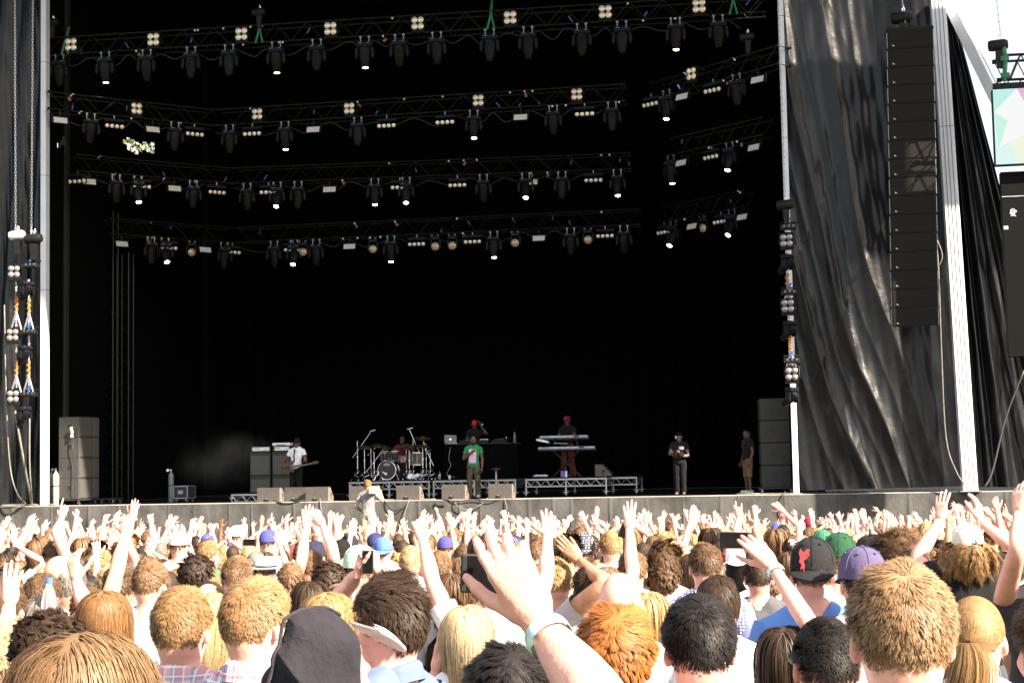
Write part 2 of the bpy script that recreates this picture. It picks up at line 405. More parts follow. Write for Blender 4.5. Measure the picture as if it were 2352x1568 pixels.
# ------------------------------------------------------------------ scrims
def scrim(name, label, corners, Yfun, nx, nz, phase, amp, mats, cat='curtain', extra=None, wrap=True):
    """corners: picture positions TL,TR,BR,BL; folds displace along -Y"""
    rg = np.random.default_rng(hash(name) % 1000)
    TL, TR, BR, BL = [np.array(c, float) for c in corners]
    V = np.zeros((nz, nx, 3))
    for i in range(nz):
        v = i / (nz - 1); a = TL + (BL - TL) * v; b = TR + (BR - TR) * v
        pa, pb = at(a[0], a[1], Yfun), at(b[0], b[1], Yfun)
        u = np.linspace(0, 1, nx); P = pa + (pb - pa) * u[:, None]
        P[:, 1] -= amp(u, v) * phase(u, v)
        P[:, 1] += .012 * np.sin(u * 41 + v * 17) * np.sin(v * 23 + u * 15) + .006 * np.sin(u * 90 - v * 31)
        V[i] = P
    V[-1, :, 2] = np.maximum(V[-1, :, 2], DZ + .01)
    i, j = np.meshgrid(np.arange(nz - 1), np.arange(nx - 1), indexing='ij')
    Q = np.stack([i * nx + j, (i + 1) * nx + j, (i + 1) * nx + j + 1, i * nx + j + 1], -1).reshape(-1, 4)
    me = np_mesh(name, V.reshape(-1, 3), Q, mats=mats)
    o = obj(name, me); return tag(o, label, cat)
def ridge(x, p=1.6): return (1 - np.abs(np.sin(x))) ** p
def ph1(u, v):
    g = u - .26 * v - .45 * v ** 2.4 + .018 * np.sin(7 * v + 9 * u)
    return ridge(g * 8.5 + 1.2 * np.sin(g * 5 + .4), 1.0) * .95 + .3 * ridge(g * 19 + 2 * np.sin(g * 4) + .8 * v, 1.2) + .35 * np.sin(g * 6 + 1.0) + .10 * ridge(u * 6 - v * 9 + 2 * np.sin(u * 4), 5) + .12 * ridge(u * 7 + v * 11, 4)
def am1(u, v):
    return .24 * np.clip(1.2 - u * 1.15, .12, 1) * (.4 + .9 * v * (1.35 - v))
scrim('black_scrim', 'big draped black plastic scrim with sweeping folds behind the line array', [(1797, -60), (2150, -60), (2212, 1116), (1838, 1126)], YF + .6, 260, 200, ph1, am1, [m_scrim])
def ph2(u, v):
    s = u * (1.0 + 0 * v); return np.sin(s * 38 + 2.5 * np.sin(s * 6)) * .7 + .4 * np.sin(s * 17 + 2)
def am2(u, v): return .08 + .26 * v * (1.2 - v) + 0 * u
scrim('black_scrim', 'fan-folded black scrim spreading out to the right of the thick tower mast', [(2160, 10), (2186, 10), (2480, 1118), (2238, 1118)], YF + .9, 220, 200, ph2, am2, [m_scrim])
def ph3(u, v): return np.sin((u + .35 * v) * 26 + 2 * np.sin(u * 5)) * .8
def am3(u, v): return .10 + .05 * v + 0 * u
scrim('black_scrim', 'dark blue-grey scrim hanging in soft folds left of the left mast, behind the chained lamps', [(-60, -60), (98, -60), (93, 1152), (-60, 1160)], YF + .55, 120, 120, ph3, am3, [m_scrim])

# ------------------------------------------------------------------ tree seen through the gap in the side drape
tr = thing('tree', 'sunlit yellow-green tree glimpsed through a gap in the stage side drape', 'tree', (-25.6, 66, ground_z(66)))
mb = MB(); mb.tube(smooth_path([(0, 0, 0), (.1, 0, 6), (-.1, .2, 12), (0, 0, 18)], 12), np.linspace(.45, .12, 12), 10)
for a in range(7): mb.tube([(0, 0, 9 + a), (1.6 * math.cos(a * 2.4), 1.6 * math.sin(a * 2.4), 11 + a), (2.6 * math.cos(a * 2.4), 2.6 * math.sin(a * 2.4), 12.3 + a)], [.16, .1, .04])
obj('trunk', mb.mesh('trunk', mat('bark', (.12, .09, .06), .9)), tr)
rg = np.random.default_rng(2); n = 9000; cl = rg.normal(size=(60, 3)) * (1.6, 1.6, 2.2); ci = rg.integers(0, 60, n); c = cl[ci] + rg.normal(size=(n, 3)) * .55 + (0, 0, 16.5)
u = rg.normal(size=(n, 3)); u /= np.linalg.norm(u, axis=1)[:, None]; v = np.cross(u, rg.normal(size=(n, 3))); v /= np.linalg.norm(v, axis=1)[:, None]
V = np.stack([c - u * .12, c + v * .06, c + u * .12, c - v * .06], 1).reshape(-1, 3); Q = np.arange(4 * n).reshape(-1, 4)
obj('crown', np_mesh('crown', V, Q, smooth=False, mats=[mat('leaf', (.16, .17, .03), .5, var=.6, scale=1.2)]), tr)
# ------------------------------------------------------------------ lighting trusses
def truss(a, b, label, h=.5, group=None, m=None, r=.026, step=.95):
    """box truss whose front upper chord runs a -> b"""
    a, b = np.asarray(a, float), np.asarray(b, float); d = b - a; L = np.linalg.norm(d); u = d / L
    back = np.cross((0, 0, 1), u); back /= np.linalg.norm(back)
    if back[1] < 0: back = -back
    o = thing('lighting_truss', label, 'truss', tuple(a), group=group); mm = m or m_truss
    z = np.array((0, 0, -h)); bk = back * h
    chords = [np.zeros(3), z, bk, bk + z]
    for c in chords:
        mb = MB(); mb.cyl(c, c + d, r, n=8)
        n = max(2, int(L / 2.4))
        for k in range(n + 1):
            p = c + d * k / n; mb.cyl(p - u * .05, p + u * .05, r * 1.7, n=8)
        obj('chord', mb.mesh('chord', mm, True), o)
    mb = MB(); n = max(2, int(round(L / step)))
    for f in range(2):
        o0, o1 = (np.zeros(3), z) if f == 0 else (bk, bk + z)
        for k in range(n):
            p, q, s = o0 + d * k / n, o1 + d * (k + .5) / n, o0 + d * (k + 1) / n
            mb.cyl(p, q, r * .5, n=5); mb.cyl(q, s, r * .5, n=5)
    for k in range(n + 1):
        p = d * k / n; mb.cyl(p, p + bk, r * .5, n=5); mb.cyl(p + z, p + z + bk, r * .5, n=5)
    obj('lattice', mb.mesh('lattice', mm), o)
    rr = random.Random(int(L * 1000))
    if L > 3:
        for k in range(int(L * .45)):
            mb = MB(); p = d * rr.random() + bk * rr.random() + z * rr.uniform(.25, .8); mb.box(p, (.035, .03, rr.uniform(.12, .22)), roty(rr.uniform(-.7, .7))); obj('blue_tape', mb.mesh('blue_tape', m_blue), o)
        for k in range(int(L * .8)):  # bright bits added to stand in for glints on the truss
            mb = MB(); p = d * rr.random() + (z if rr.random() < .6 else 0) + back * .02; mb.box(p, (rr.uniform(.02, .2), .06, .03)); mb.box(p + (0, -.01, -.03), (.05, .05, .08)); obj('glint_bit', mb.mesh('glint_bit', m_alu), o)
            if rr.random() < .25: mb = MB(); mb.box(p + bk * .4 - np.array((0, 0, .1)), (.07, .05, .12), roty(rr.uniform(-1, 1))); obj('plug', mb.mesh('plug', m_orange), o)
    return o
def row(Yc, xc, yc, pts):
    """truss corner points at one height: the height comes from picture point (xc, yc) at depth Yc"""
    z = at(xc, yc, Yc)[2]; return z, [atz(x, y, z) for x, y in pts]
Z1, P1 = row(43.6, 900, 36.5, [(74, 90), (1755, -14)])
truss(P1[0], P1[1], 'longest and foremost lighting truss, crossing the whole stage opening at the top', .52)
Z2, P2 = row(47.0, 1000, 239, [(113, 211), (490, 252), (1432, 193), (1448, 186), (1784, 105)])
truss(P2[0], P2[1], 'angled left truss of the second row, just below the foremost truss', group=None)
truss(P2[1] + (.15, 0, 0), P2[2], 'long middle truss of the second row below the foremost truss')
truss(P2[3] + (.6, .4, 0), P2[4], 'angled right truss of the second row, its sunlit end by the right mast')
Z3, P3 = row(49.0, 1047, 371, [(179, 355), (533, 386), (1446, 351), (1540, 318), (1749, 270)])
truss(P3[0], P3[1], 'angled left truss of the third row, under the leafy gap'); truss(P3[1] + (.15, 0, 0), P3[2], 'long middle truss of the third row'); truss(P3[3], P3[4], 'angled right truss of the third row')
Z4, P4 = row(50.6, 913, 505.6, [(254, 501), (533, 523), (1465, 480), (1516, 476), (1707, 437)])
truss(P4[0], P4[1], 'angled left truss of the lowest row'); truss(P4[1] + (.15, 0, 0), P4[2], 'long middle truss of the lowest row, hung with round lamps'); truss(P4[3], P4[4], 'angled right truss of the lowest row')
def on_row(P, x, dz, segs):
    """point under a truss row at picture column x"""
    for a, b in segs:
        A, B = P[a], P[b]; xa, xb = px(A)[0], px(B)[0]
        if xa - 30 <= x <= xb + 30:
            lo, hi = 0.0, 1.0
            for _ in range(30):
                t = (lo + hi) / 2
                if px(A + (B - A) * t)[0] < x: lo = t
                else: hi = t
            p = A + (B - A) * (lo + hi) / 2; ang = math.atan2(B[1] - A[1], B[0] - A[0]); return p + np.array((0, 0, dz)), ang
    p = P[segs[0][0]]; return p + np.array((0, 0, dz)), 0.0

# ------------------------------------------------------------------ fixtures, one of each kind, then copies
PROTO = {}
def head_mesh(tilt, lens_m, warm=False):
    c = np.array((0, 0, -.42)); Rt = rotx(tilt)
    prof = [(.02, .20), (.14, .17), (.172, .06), (.168, -.08), (.128, -.28), (.09, -.40)]
    mb = MB(); mb.lathe(prof, (0, 0, 0), 14); 
    mb.v = [tuple(Rt @ (np.array(p) * (1, .85, 1)) + c) for p in mb.v]
    h = mb.mesh('lamp_head', m_fixw if warm else m_fix, True)
    mb = MB(); mb.lathe([(.086, -.398), (.07, -.42), (.001, -.43)], n=14); mb.v = [tuple(Rt @ np.array(p) + c) for p in mb.v]
    l = mb.mesh('lens', lens_m, True)
    mb = MB(); mb.box((0, -.125, .08), (.15, .02, .09)); mb.box((0, -.128, 0.0), (.02, .014, .14)); mb.box((0, -.132, -.06), (.05, .012, .02)); mb.v = [tuple(Rt @ np.array(p) + c) for p in mb.v]
    return h, l, mb.mesh('display', m_fixd)
MHB = {}
def moving_head(loc, rz, label, tilt=0.0, lit=0, size=1.0, warm=False, group=None, clamps=True):
    key = (round(tilt, 2), lit, warm)
    if 'base' not in MHB:
        mb = MB(); mb.box((0, 0, -.2), (.46, .28, .15), ch=.035); MHB['base'] = mb.mesh('base', m_fix)
        mb = MB(); mb.box((0, -.136, -.16), (.3, .004, .005)); mb.box((-.11, -.138, -.16), (.1, .008, .012)); mb.box((.12, -.138, -.16), (.07, .008, .012)); MHB['stripe'] = mb.mesh('stripe', m_clamp)
        mb = MB()
        for s in (-1, 1):
            mb.box((0, .02, -.285), (.40, .12, .03)) if s < 0 else None
            mb.prism([(s * .185, -.27), (s * .255, -.30), (s * .275, -.52), (s * .22, -.60), (s * .19, -.5)], .16, (0, -.08, 0))
        MHB['yoke'] = mb.mesh('yoke', m_fix)
        mb = MB(); mb.box((0, 0, -.05), (.028, .03, .16)); mb.cyl((0, -.03, 0.03), (0, .03, .03), .035, n=10); MHB['clamp'] = mb.mesh('clamp', m_clamp)
    if key not in MHB: MHB[key] = head_mesh(tilt, [m_fixd, m_lamp, m_lampw][lit], warm)
    o = thing('moving_head_light', label, 'stage light', tuple(loc), rz, group); o.scale = (size,) * 3
    b = obj('base', MHB['base'], o); obj('stripe', MHB['stripe'], b); obj('yoke', MHB['yoke'], o)
    h, l, d = MHB[key]; hh = obj('lamp_head', h, o); obj('lens', l, hh); obj('display', d, hh)
    if clamps:
        for s in (-1, 1): obj('clamp', MHB['clamp'], o, (s * .12, 0, 0))
    return o
def fixture(kind, loc, rz, label, size=1.0, rx=0.0, group=None, dull=False):
    if kind not in PROTO:
        if kind == 'blinder_light':
            a = MB(); a.box((0, 0, -.24), (.36, .12, .46), ch=.012); a.box((0, -.062, -.455), (.34, .01, .03))
            c = MB(); c.tube([(-.2, 0, -.3), (-.2, .05, -.02), (0, .05, .02), (.2, .05, -.02), (.2, 0, -.3)], .012); c.cyl((.19, -.0, -.3), (.24, 0, -.3), .03)
            l = MB(); l.lathe([(.078, .004), (.082, .0), (.082, .012), (.062, .03), (.03, .042), (.001, .046)], axis=(0, -1, 0), n=14)
            PROTO[kind] = [('housing', a.mesh('housing', m_fixw), [(0, 0, 0)]), ('bracket', c.mesh('bracket', m_fixd, True), [(0, 0, 0)]),
                           ('lens', l.mesh('lens', m_lens, True), [(sx * .082, -.062, -.13 - k * .172) for k in (0, 1) for sx in (-1, 1)])]
        if kind == 'strip_light':
            a = MB(); a.box((0, 0, -.10), (.56, .08, .08), ch=.008); b = MB(); b.box((0, -.03, -.27), (.56, .06, .12), ch=.02)
            c = MB(); c.box((0, 0, -.02), (.03, .04, .1))
            l = MB(); l.lathe([(.052, .0), (.056, .0), (.054, .012), (.03, .028), (.001, .032)], axis=(0, -.94, -.34), n=14)
            PROTO[kind] = [('rail', a.mesh('rail', m_fix), [(0, 0, 0)]), ('lamp_bar', b.mesh('lamp_bar', m_fixd), [(0, 0, 0)]), ('clamp', c.mesh('clamp', m_clamp), [(0, 0, 0)]),
                           ('lens', l.mesh('lens', m_lens, True), [(-.207 + k * .138, -.064, -.275) for k in range(4)])]
        if kind == 'strobe_light':
            a = MB(); a.box((0, .03, -.2), (.40, .14, .22), rx_(-.35), ch=.015)
            b = MB(); b.box((0, 0, -.04), (.03, .04, .14)); b.box((-.21, .02, -.16), (.012, .04, .2)); b.box((.21, .02, -.16), (.012, .04, .2))
            l = MB(); l.box((0, -.052, -.225), (.36, .012, .165), rx_(-.35))
            g = MB(); 
            for k in range(3): g.box((0, -.062 - .006 * k, -.19 - .03 * k), (.36, .006, .006))
            PROTO[kind] = [('housing', a.mesh('housing', m_fixw), [(0, 0, 0)]), ('bracket', b.mesh('bracket', m_fixd), [(0, 0, 0)]), ('reflector', l.mesh('reflector', m_panel), [(0, 0, 0)])]
        if kind == 'wash_light':
            a = MB(); a.box((0, 0, -.1), (.26, .2, .1), ch=.02)
            y = MB()
            for s in (-1, 1): y.prism([(s * .10, -.14), (s * .155, -.15), (s * .16, -.36), (s * .13, -.4)], .1, (0, -.05, 0))
            h = MB(); h.lathe([(.08, -.16), (.125, -.1), (.13, .06), (.125, .08)], (0, .0, -.33), axis=(0, -1, -.15), n=16)
            l = MB(); l.lathe([(.122, .075), (.10, .1), (.05, .115), (.001, .12)], (0, 0, -.33), axis=(0, -1, -.15), n=16)
            c = MB(); c.box((0, -.1, -.03), (.05, .03, .025))
            PROTO[kind] = [('base', a.mesh('base', m_fixd), [(0, 0, 0)]), ('yoke', y.mesh('yoke', m_fix), [(0, 0, 0)]), ('lamp_head', h.mesh('lamp_head', m_fixd, True), [(0, 0, 0)]),
                           ('lens', l.mesh('lens', m_lensamber, True), [(0, 0, 0)]), ('clamp', c.mesh('clamp', m_clamp), [(-.09, 0, 0), (.09, 0, 0)])]
    o = thing(kind, label, 'stage light', tuple(loc), rz, group); o.scale = (size,) * 3; o.rotation_euler.x = rx
    first = None
    for nm, me, locs in PROTO[kind]:
        for l in locs:
            par = o
            if nm == 'lens' and first is not None: par = first
            if dull and nm == 'lens':
                if 'dull' not in PROTO: PROTO['dull'] = me.copy(); PROTO['dull'].materials[0] = m_lensd
                me = PROTO['dull']
            c = obj(nm, me, par, l)
            if nm in ('housing', 'lamp_bar', 'lamp_head'): first = c
    return o
def rx_(a): return rotx(a)
def say(kind, k, n, where):
    if k == 0: return f'leftmost {kind} {where}'
    if k == n - 1: return f'rightmost {kind} {where}'
    if k < n / 2: return f'{ORD[k]} {kind} from the left {where}'
    return f'{ORD[n - 1 - k]} {kind} from the right {where}'
S1 = [(0, 1)]; S2 = [(0, 1), (1, 2), (3, 4)]; S3 = [(0, 1), (1, 2), (3, 4)]; S4 = S3
def hang(kind, rowP, segs, xs, where, dz, text, lit={}, tilts={}, size=1.0):
    for k, x in enumerate(xs):
        p, a = on_row(rowP, x, dz, segs)
        lab = say(text, k, len(xs), where); a = a if abs(a) < 1.2 else 0
        if kind == 'moving_head_light':
            moving_head(p + np.array((0, -.02, 0)), a, lab, tilts.get(x, RNG.uniform(-.12, .12)), lit.get(x, 0), size, warm=(k % 3 != 1), group='moving head lights hung from the trusses')
        else:
            fixture(kind, p, a, lab, size, group=kind.replace('_', ' ') + 's hung from the trusses')
hang('moving_head_light', P1, S1, [138, 243, 338, 440, 527, 635, 728, 838, 917, 1003, 1124, 1212, 1335, 1427, 1550, 1648], 'under the foremost truss', -.6, 'moving head light', {243: 2, 635: 2, 838: 2, 1550: 2}, size=1.05)
hang('blinder_light', P1, S1, [165, 354, 556, 760, 960, 1172, 1390, 1605], 'clamped on the foremost truss', -.02, 'four-lens blinder', size=1.1)
hang('strobe_light', P2, S2, [138, 350, 720, 1195, 1567, 1740], 'under the second truss row', -.58, 'bright strobe panel', size=1.12)
hang('strip_light', P2, S2, [262, 446, 580, 888, 1022, 1342, 1495, 1637], 'under the second truss row', -.55, 'four-lamp strip', size=1.1)
hang('moving_head_light', P2, S2, [209, 402, 528, 655, 822, 1088, 1270, 1405, 1530, 1690], 'under the second truss row', -.58, 'moving head light', {655: 1, 1088: 1, 1530: 1, 1405: 0}, size=.98)
hang('blinder_light', P2, S2, [313, 592, 803, 1099, 1325, 1590], 'clamped on the second truss row', -.02, 'four-lens blinder', size=1.0)
hang('strobe_light', P3, S3, [204, 400, 757, 1219, 1565, 1732], 'under the third truss row', -.58, 'bright strobe panel', size=1.12)
hang('strip_light', P3, S3, [325, 497, 617, 918, 1050, 1362, 1498, 1634], 'under the third truss row', -.55, 'four-lamp strip', size=1.1)
hang('moving_head_light', P3, S3, [267, 317, 444, 568, 637, 685, 861, 933, 1110, 1207, 1290, 1417, 1535, 1675], 'under the third truss row', -.58, 'moving head light', {317: 1, 637: 1, 933: 1, 1207: 1, 861: 1, 1417: 1, 1675: 1, 1535: 1}, {317: -.3, 637: -.45, 933: -.3, 1207: -.4, 1675: -.35, 1417: -.2}, size=.98)
hang('strobe_light', P4, S4, [279, 470, 803, 1237, 1590, 1705], 'under the lowest truss row', -.58, 'bright strobe panel', size=1.1)
hang('strip_light', P4, S4, [387, 556, 672, 957, 1085, 1389, 1525, 1655], 'under the lowest truss row', -.55, 'four-lamp strip', size=1.1)
hang('moving_head_light', P4, S4, [347, 379, 515, 630, 676, 727, 898, 1134, 1310, 1432, 1546, 1680], 'under the lowest truss row', -.58, 'moving head light', {379: 1, 676: 1, 1546: 1, 1680: 1, 898: 1, 1134: 1}, {379: -.5, 676: -.4, 1546: -.55, 1680: -.55, 898: -.1, 1134: -.1})
hang('wash_light', P4, S4, [438, 697, 857, 1000, 1039, 1183, 1350, 1617], 'under the lowest truss row', -.56, 'round amber wash light', size=1.15)
# slings and tapes on the front truss
for k, (x, lab) in enumerate([(152, 'green strap wrapped round the left end of the foremost truss'), (597, 'green strap round the foremost truss above the bass player'), (1128, 'green strap round the foremost truss above the singer'), (1684, 'green strap round the foremost truss near its right end')]):
    p, a = on_row(P1, x, 0, S1); mb = MB()
    mb.tube([p + (-.12, -.05, -.56), p + (-.02, -.06, -.2), p + (0, .2, .35)], .035); mb.tube([p + (.1, -.05, -.56), p + (.02, -.06, -.2), p + (0, .2, .35)], .03)
    tag(mb.build('lifting_strap', m_green, smooth=True), lab, 'strap', 'green straps on the foremost truss')
def hoist(p, label, s=1.0, m=None, chain_to=None, motor_lit=False):
    o = thing('chain_hoist', label, 'hoist', tuple(p)); o.scale = (s,) * 3
    mb = MB(); mb.lathe([(.0, -.3), (.13, -.28), (.15, -.2), (.15, .12), (.11, .2), (.001, .22)], axis=(1, 0, .06), n=14); obj('motor', mb.mesh('motor', m or m_fixd, True), o)
    mb = MB(); mb.tube([(0, 0, .13), (.03, 0, .2), (0, 0, .27), (-.03, 0, .2), (0, 0, .13)], .018); obj('hook', mb.mesh('hook', m_chrome, True), o)
    mb = MB(); mb.prism([(-.11, -.15), (.09, -.15), (.06, -.62), (-.08, -.6)], .16, (.0, -.1, 0)); obj('chain_bag', mb.mesh('chain_bag', m_fixd), o)
    return o
for x, y, lab in [(123, 52, 'chain hoist above the left end of the foremost truss'), (597, 28, 'chain hoist above the foremost truss over the bass player'), (1718, 85, 'sunlit chain hoist under the right end of the foremost truss')]:
    hoist(at(x, y, 43.6), lab, .8)
def chain(a, b, label, r=.022, m=None, name='hoist_chain'):
    a, b = np.asarray(a, float), np.asarray(b, float); n = int(np.linalg.norm(b - a) / .09); mb = MB()
    for k in range(n):
        p = a + (b - a) * k / n; q = a + (b - a) * (k + .8) / n; s = np.array((r * .8, 0, 0)) if k % 2 else np.array((0, r * .8, 0))
        mb.cyl(p - s, q - s, r * .55, n=4); mb.cyl(p + s, q + s, r * .55, n=4)
    return tag(mb.build(name, m or m_alu), label, 'chain')

# ------------------------------------------------------------------ lamps chained in columns beside the opening
def lamp_column(Y, items, chains, side):
    for lab, (a, b) in chains: chain(at(*a, Y), at(*b, Y), lab)
    for kind, x, y, lab, kw in items:
        p = at(x, y, Y - .15)
        if kind == 'b': fixture('blinder_light', p, kw.get('rz', 0), lab, 1.0, dull=True, group='blinders chained in columns beside the stage opening')
        elif kind == 'm': moving_head(p, kw.get('rz', 0), lab, kw.get('tilt', 0), 0, .85, clamps=False, group='moving heads chained in columns beside the stage opening')
        elif kind == 'h': hoist(p, lab, kw.get('s', .9), kw.get('m'))
        elif kind == 's':
            mb = MB()
            for k in range(9): mb.tube([p + (.03 * math.sin(k * 2.1), .02, -.05 * k), p + (.04 * math.sin(k * 2.1 + 1), -.02, -.05 * k - .05)], .03)
            tag(mb.build('lifting_sling', m_orange, smooth=True), lab, 'sling', 'orange slings in the lamp columns')
            mb = MB(); 
            for s in (-1, 1): mb.tube([p + (0, 0, -.42), p + (s * .16, 0, -.95)], .028)
            tag(mb.build('steel_sling', m_alu, smooth=True), lab.replace('orange knotted sling', 'grey two-leg sling'), 'sling', 'grey slings in the lamp columns')
        elif kind == 'd':
            o = thing('dimmer_box', lab, 'dimmer', tuple(p)); mb = MB(); mb.box((0, 0, 0), (.42, .25, .14), ch=.015); mb.cyl((-.2, 0, .12), (.3, 0, .12), .025); obj('case', mb.mesh('case', m_fixd), o)
            mb = MB(); [mb.box((-.1 + .12 * k, -.13, .02), (.05, .02, .05)) for k in range(3)]; obj('socket', mb.mesh('socket', m_clamp), o)
            mb = MB(); mb.box((.02, -.05, .18), (.06, .06, .16), roty(.5)); obj('connector', mb.mesh('connector', m_blue), o)
L0 = 'of the lamp column left of the left mast'
lamp_column(41.9, [
    ('h', 42, 540, 'pale chain hoist atop the left lamp column, nearer the picture edge', {'m': m_plastw}), ('h', 80, 548, 'black chain hoist atop the left lamp column, beside the mast', {'s': 1.0}),
    ('b', 33, 607, f'topmost four-lens blinder {L0}', {'rz': .25}), ('m', 62, 638, f'topmost moving head {L0}', {'rz': 1.2, 'tilt': .7}), ('d', 72, 610, f'topmost black dimmer box {L0}', {}),
    ('s', 38, 682, f'orange knotted sling {L0}, upper and outer', {}), ('s', 67, 686, f'orange knotted sling {L0}, upper and inner', {}),
    ('b', 30, 752, f'middle four-lens blinder {L0}', {'rz': .25}), ('m', 57, 785, f'middle moving head {L0}', {'rz': 1.2, 'tilt': .7}), ('d', 68, 762, f'middle black dimmer box {L0}', {}),
    ('s', 38, 828, f'orange knotted sling {L0}, lower and outer', {}), ('s', 66, 828, f'orange knotted sling {L0}, lower and inner', {}),
    ('b', 31, 893, f'lowest four-lens blinder {L0}', {'rz': .25}), ('m', 56, 925, f'lowest moving head {L0}', {'rz': 1.2, 'tilt': .7}), ('d', 68, 905, f'lowest black dimmer box {L0}', {}),
], [('long pale hoist chain running up at the left edge of the picture', ((36, 535), (34, -60))), ('hoist chain running up close beside the left white mast', ((72, 540), (76, -60))),
    ('short chain between the outer lamps of the left lamp column', ((38, 890), (37, 640))), ('short chain between the inner lamps of the left lamp column', ((67, 900), (66, 640)))], -1)
R0 = 'of the lamp column on the right mast'
lamp_column(42.2, [
    ('h', 1806, 470, f'chain hoist with black bag at the top {R0}', {}), ('b', 1806, 534, f'topmost four-lens blinder {R0}', {'rz': -.1}), ('m', 1808, 575, f'topmost moving head {R0}', {'rz': 1.0, 'tilt': .9}),
    ('s', 1808, 628, f'orange knotted sling {R0}, upper', {}), ('b', 1809, 684, f'middle four-lens blinder {R0}', {'rz': -.1}), ('m', 1814, 728, f'middle moving head {R0}', {'rz': 1.0, 'tilt': .9}),
    ('s', 1815, 772, f'orange knotted sling {R0}, lower', {}), ('b', 1818, 840, f'lowest four-lens blinder {R0}', {'rz': -.1}), ('m', 1818, 880, f'lowest moving head {R0}', {'rz': 1.0, 'tilt': .9}),
    ('d', 1810, 522, f'topmost black dimmer box {R0}', {}), ('d', 1812, 672, f'middle black dimmer box {R0}', {}), ('d', 1818, 828, f'lowest black dimmer box {R0}', {}),
], [('hoist chain running up along the inner edge of the right mast', ((1803, 465), (1786, -60))), ('chain between the lamps of the right lamp column', ((1817, 850), (1807, 560)))], 1)
def cable(pts, label, r=.02, m=None, n=24, name='cable', group=None):
    V, Q = sweep(smooth_path(pts, n), np.full(n, r), 6)
    return tag(obj(name, np_mesh(name, V, Q, mats=[m or m_cable])), label, 'cable', group)
cable([at(10, 700, 41.9), at(14, 900, 41.9), at(22, 1060, 41.9), at(38, 1130, 42.0), dk(62, 42.95, DZ + .03)], 'outermost grey cable hanging down the scrim at the left edge')
cable([at(31, 925, 41.9), at(46, 1010, 41.9), at(62, 1100, 42.2), dk(74, 43.0, DZ + .03)], 'thick bundled cable from the lowest left blinder to the deck', r=.035)
cable([at(68, 960, 41.9), at(68, 1060, 41.9), at(71, 1120, 42.2), dk(74, 43.1, DZ + .03)], 'straight grey cable hanging closest to the left mast', r=.025)
cable([dk(4, 43.0, DZ + .03), dk(40, 43.1, DZ + .03), dk(70, 42.95, DZ + .04), dk(100, 43.05, DZ + .03), dk(128, 43.0, DZ + .03)], 'grey cable lying along the deck at the foot of the left mast', r=.03)

# ------------------------------------------------------------------ line array
p0 = at(2088, 72, 41.6); pa = thing('line_array_speaker', 'tall hanging line array of dark speaker cabinets in front of the black scrim', 'speaker', tuple(p0))
mb = MB(); mb.box((0, 0, 0), (1.2, .5, .09), ch=.01); mb.box((.05, 0, .07), (.16, .4, .08)); mb.cyl((.05, 0, .1), (.05, 0, .3), .03); mb.box((-.55, -.26, -.03), (.03, .03, .16)); mb.box((.55, -.26, -.03), (.03, .03, .16)); obj('fly_bar', mb.mesh('fly_bar', m_arrs), pa)
mbg = MB(); mbg.box((0, -.292, 0), (1.10, .02, .436), ch=.006); g_me = mbg.mesh('grille', m_arr)
mbc = MB(); mbc.prism([(-.29, .236), (.29, .2), (.29, -.2), (-.29, -.236)], 1.16, (-.58, 0, 0), ((0, 1, 0), (0, 0, 1), (1, 0, 0))); c_me = mbc.mesh('speaker_cabinet', m_arrs)
mbt = MB(); mbt.prism([(-.46, -.165), (-.46, -.125), (-.40, -.165)], -.006, (0, -.3025, 0)); t_me = mbt.mesh('badge', m_plastw)
mbf = MB()
for s in (-1, 1):
    mbf.box((s * .592, -.245, 0), (.012, .01, .42))
    for k in range(4): mbf.cyl((s * .58, -.24, -.18 + .12 * k), (s * .605, -.24, -.18 + .12 * k), .016, n=6)
f_me = mbf.mesh('pin', m_alu)
pos = np.array((0, 0, -.045)); ang = 0.0
for k in range(16):
    ang = .002 * k
    dwn = np.array((-.020, math.sin(ang), -math.cos(ang))); c = pos + dwn * .246
    o = obj('speaker_cabinet', c_me, pa, tuple(c)); o.rotation_euler = (ang, 0, 0)
    obj('grille', g_me, o); obj('badge', t_me, o); obj('pin', f_me, o)
    pos = pos + dwn * .484
hoist(at(2075, 40, 41.7), 'chain hoist holding the line array at the top of the picture', 1.1)
chain(at(2082, 70, 41.6), at(2066, -40, 41.6), 'chain above the line array at the top of the picture', .02)
cable([at(2148, 535, 41.8), at(2155, 610, 41.8), at(2162, 800, 42.0), at(2172, 1000, 42.3), at(2195, 1080, 42.4), dk(2225, 42.6, DZ + .03)], 'pale rope hanging down the scrim from the line array', r=.022)
cable([at(2148, 540, 41.75), at(2164, 585, 41.75), at(2156, 612, 41.8)], 'pale rope loop on the right edge of the line array', r=.018)

# ------------------------------------------------------------------ screens at the right edge
YS = 39.5
def quad_thing(name, x0, y0, x1, y1, Y, label, cat, frame_m, depth=.25):
    a, b, c = at(x0, y0, Y), at(x1, y0, Y), at(x0, y1, Y)
    W_, H_ = b[0] - a[0], a[2] - c[2]; o = thing(name, label, cat, (a[0] + W_ / 2, Y, c[2]))
    mb = MB(); mb.box((0, depth / 2 + .02, H_ / 2), (W_, depth, H_), ch=.01); obj('casing', mb.mesh('casing', frame_m), o); return o, W_, H_
vs, W_, H_ = quad_thing('video_screen', 2279, 205, 2440, 380, YS, 'lit video screen of pale mint and magenta facets at the right edge', 'screen', m_fixd)
m_scr, nt, N, L_, b_ = newmat('screen_picture'); at_ = N.new('ShaderNodeVertexColor'); at_.layer_name = 'Col'
em = N.new('ShaderNodeEmission'); em.inputs['Strength'].default_value = .22
vor = N.new('ShaderNodeTexVoronoi'); vor.inputs['Scale'].default_value = 60; tcs = N.new('ShaderNodeTexCoord'); L_.new(tcs.outputs['Object'], vor.inputs['Vector'])
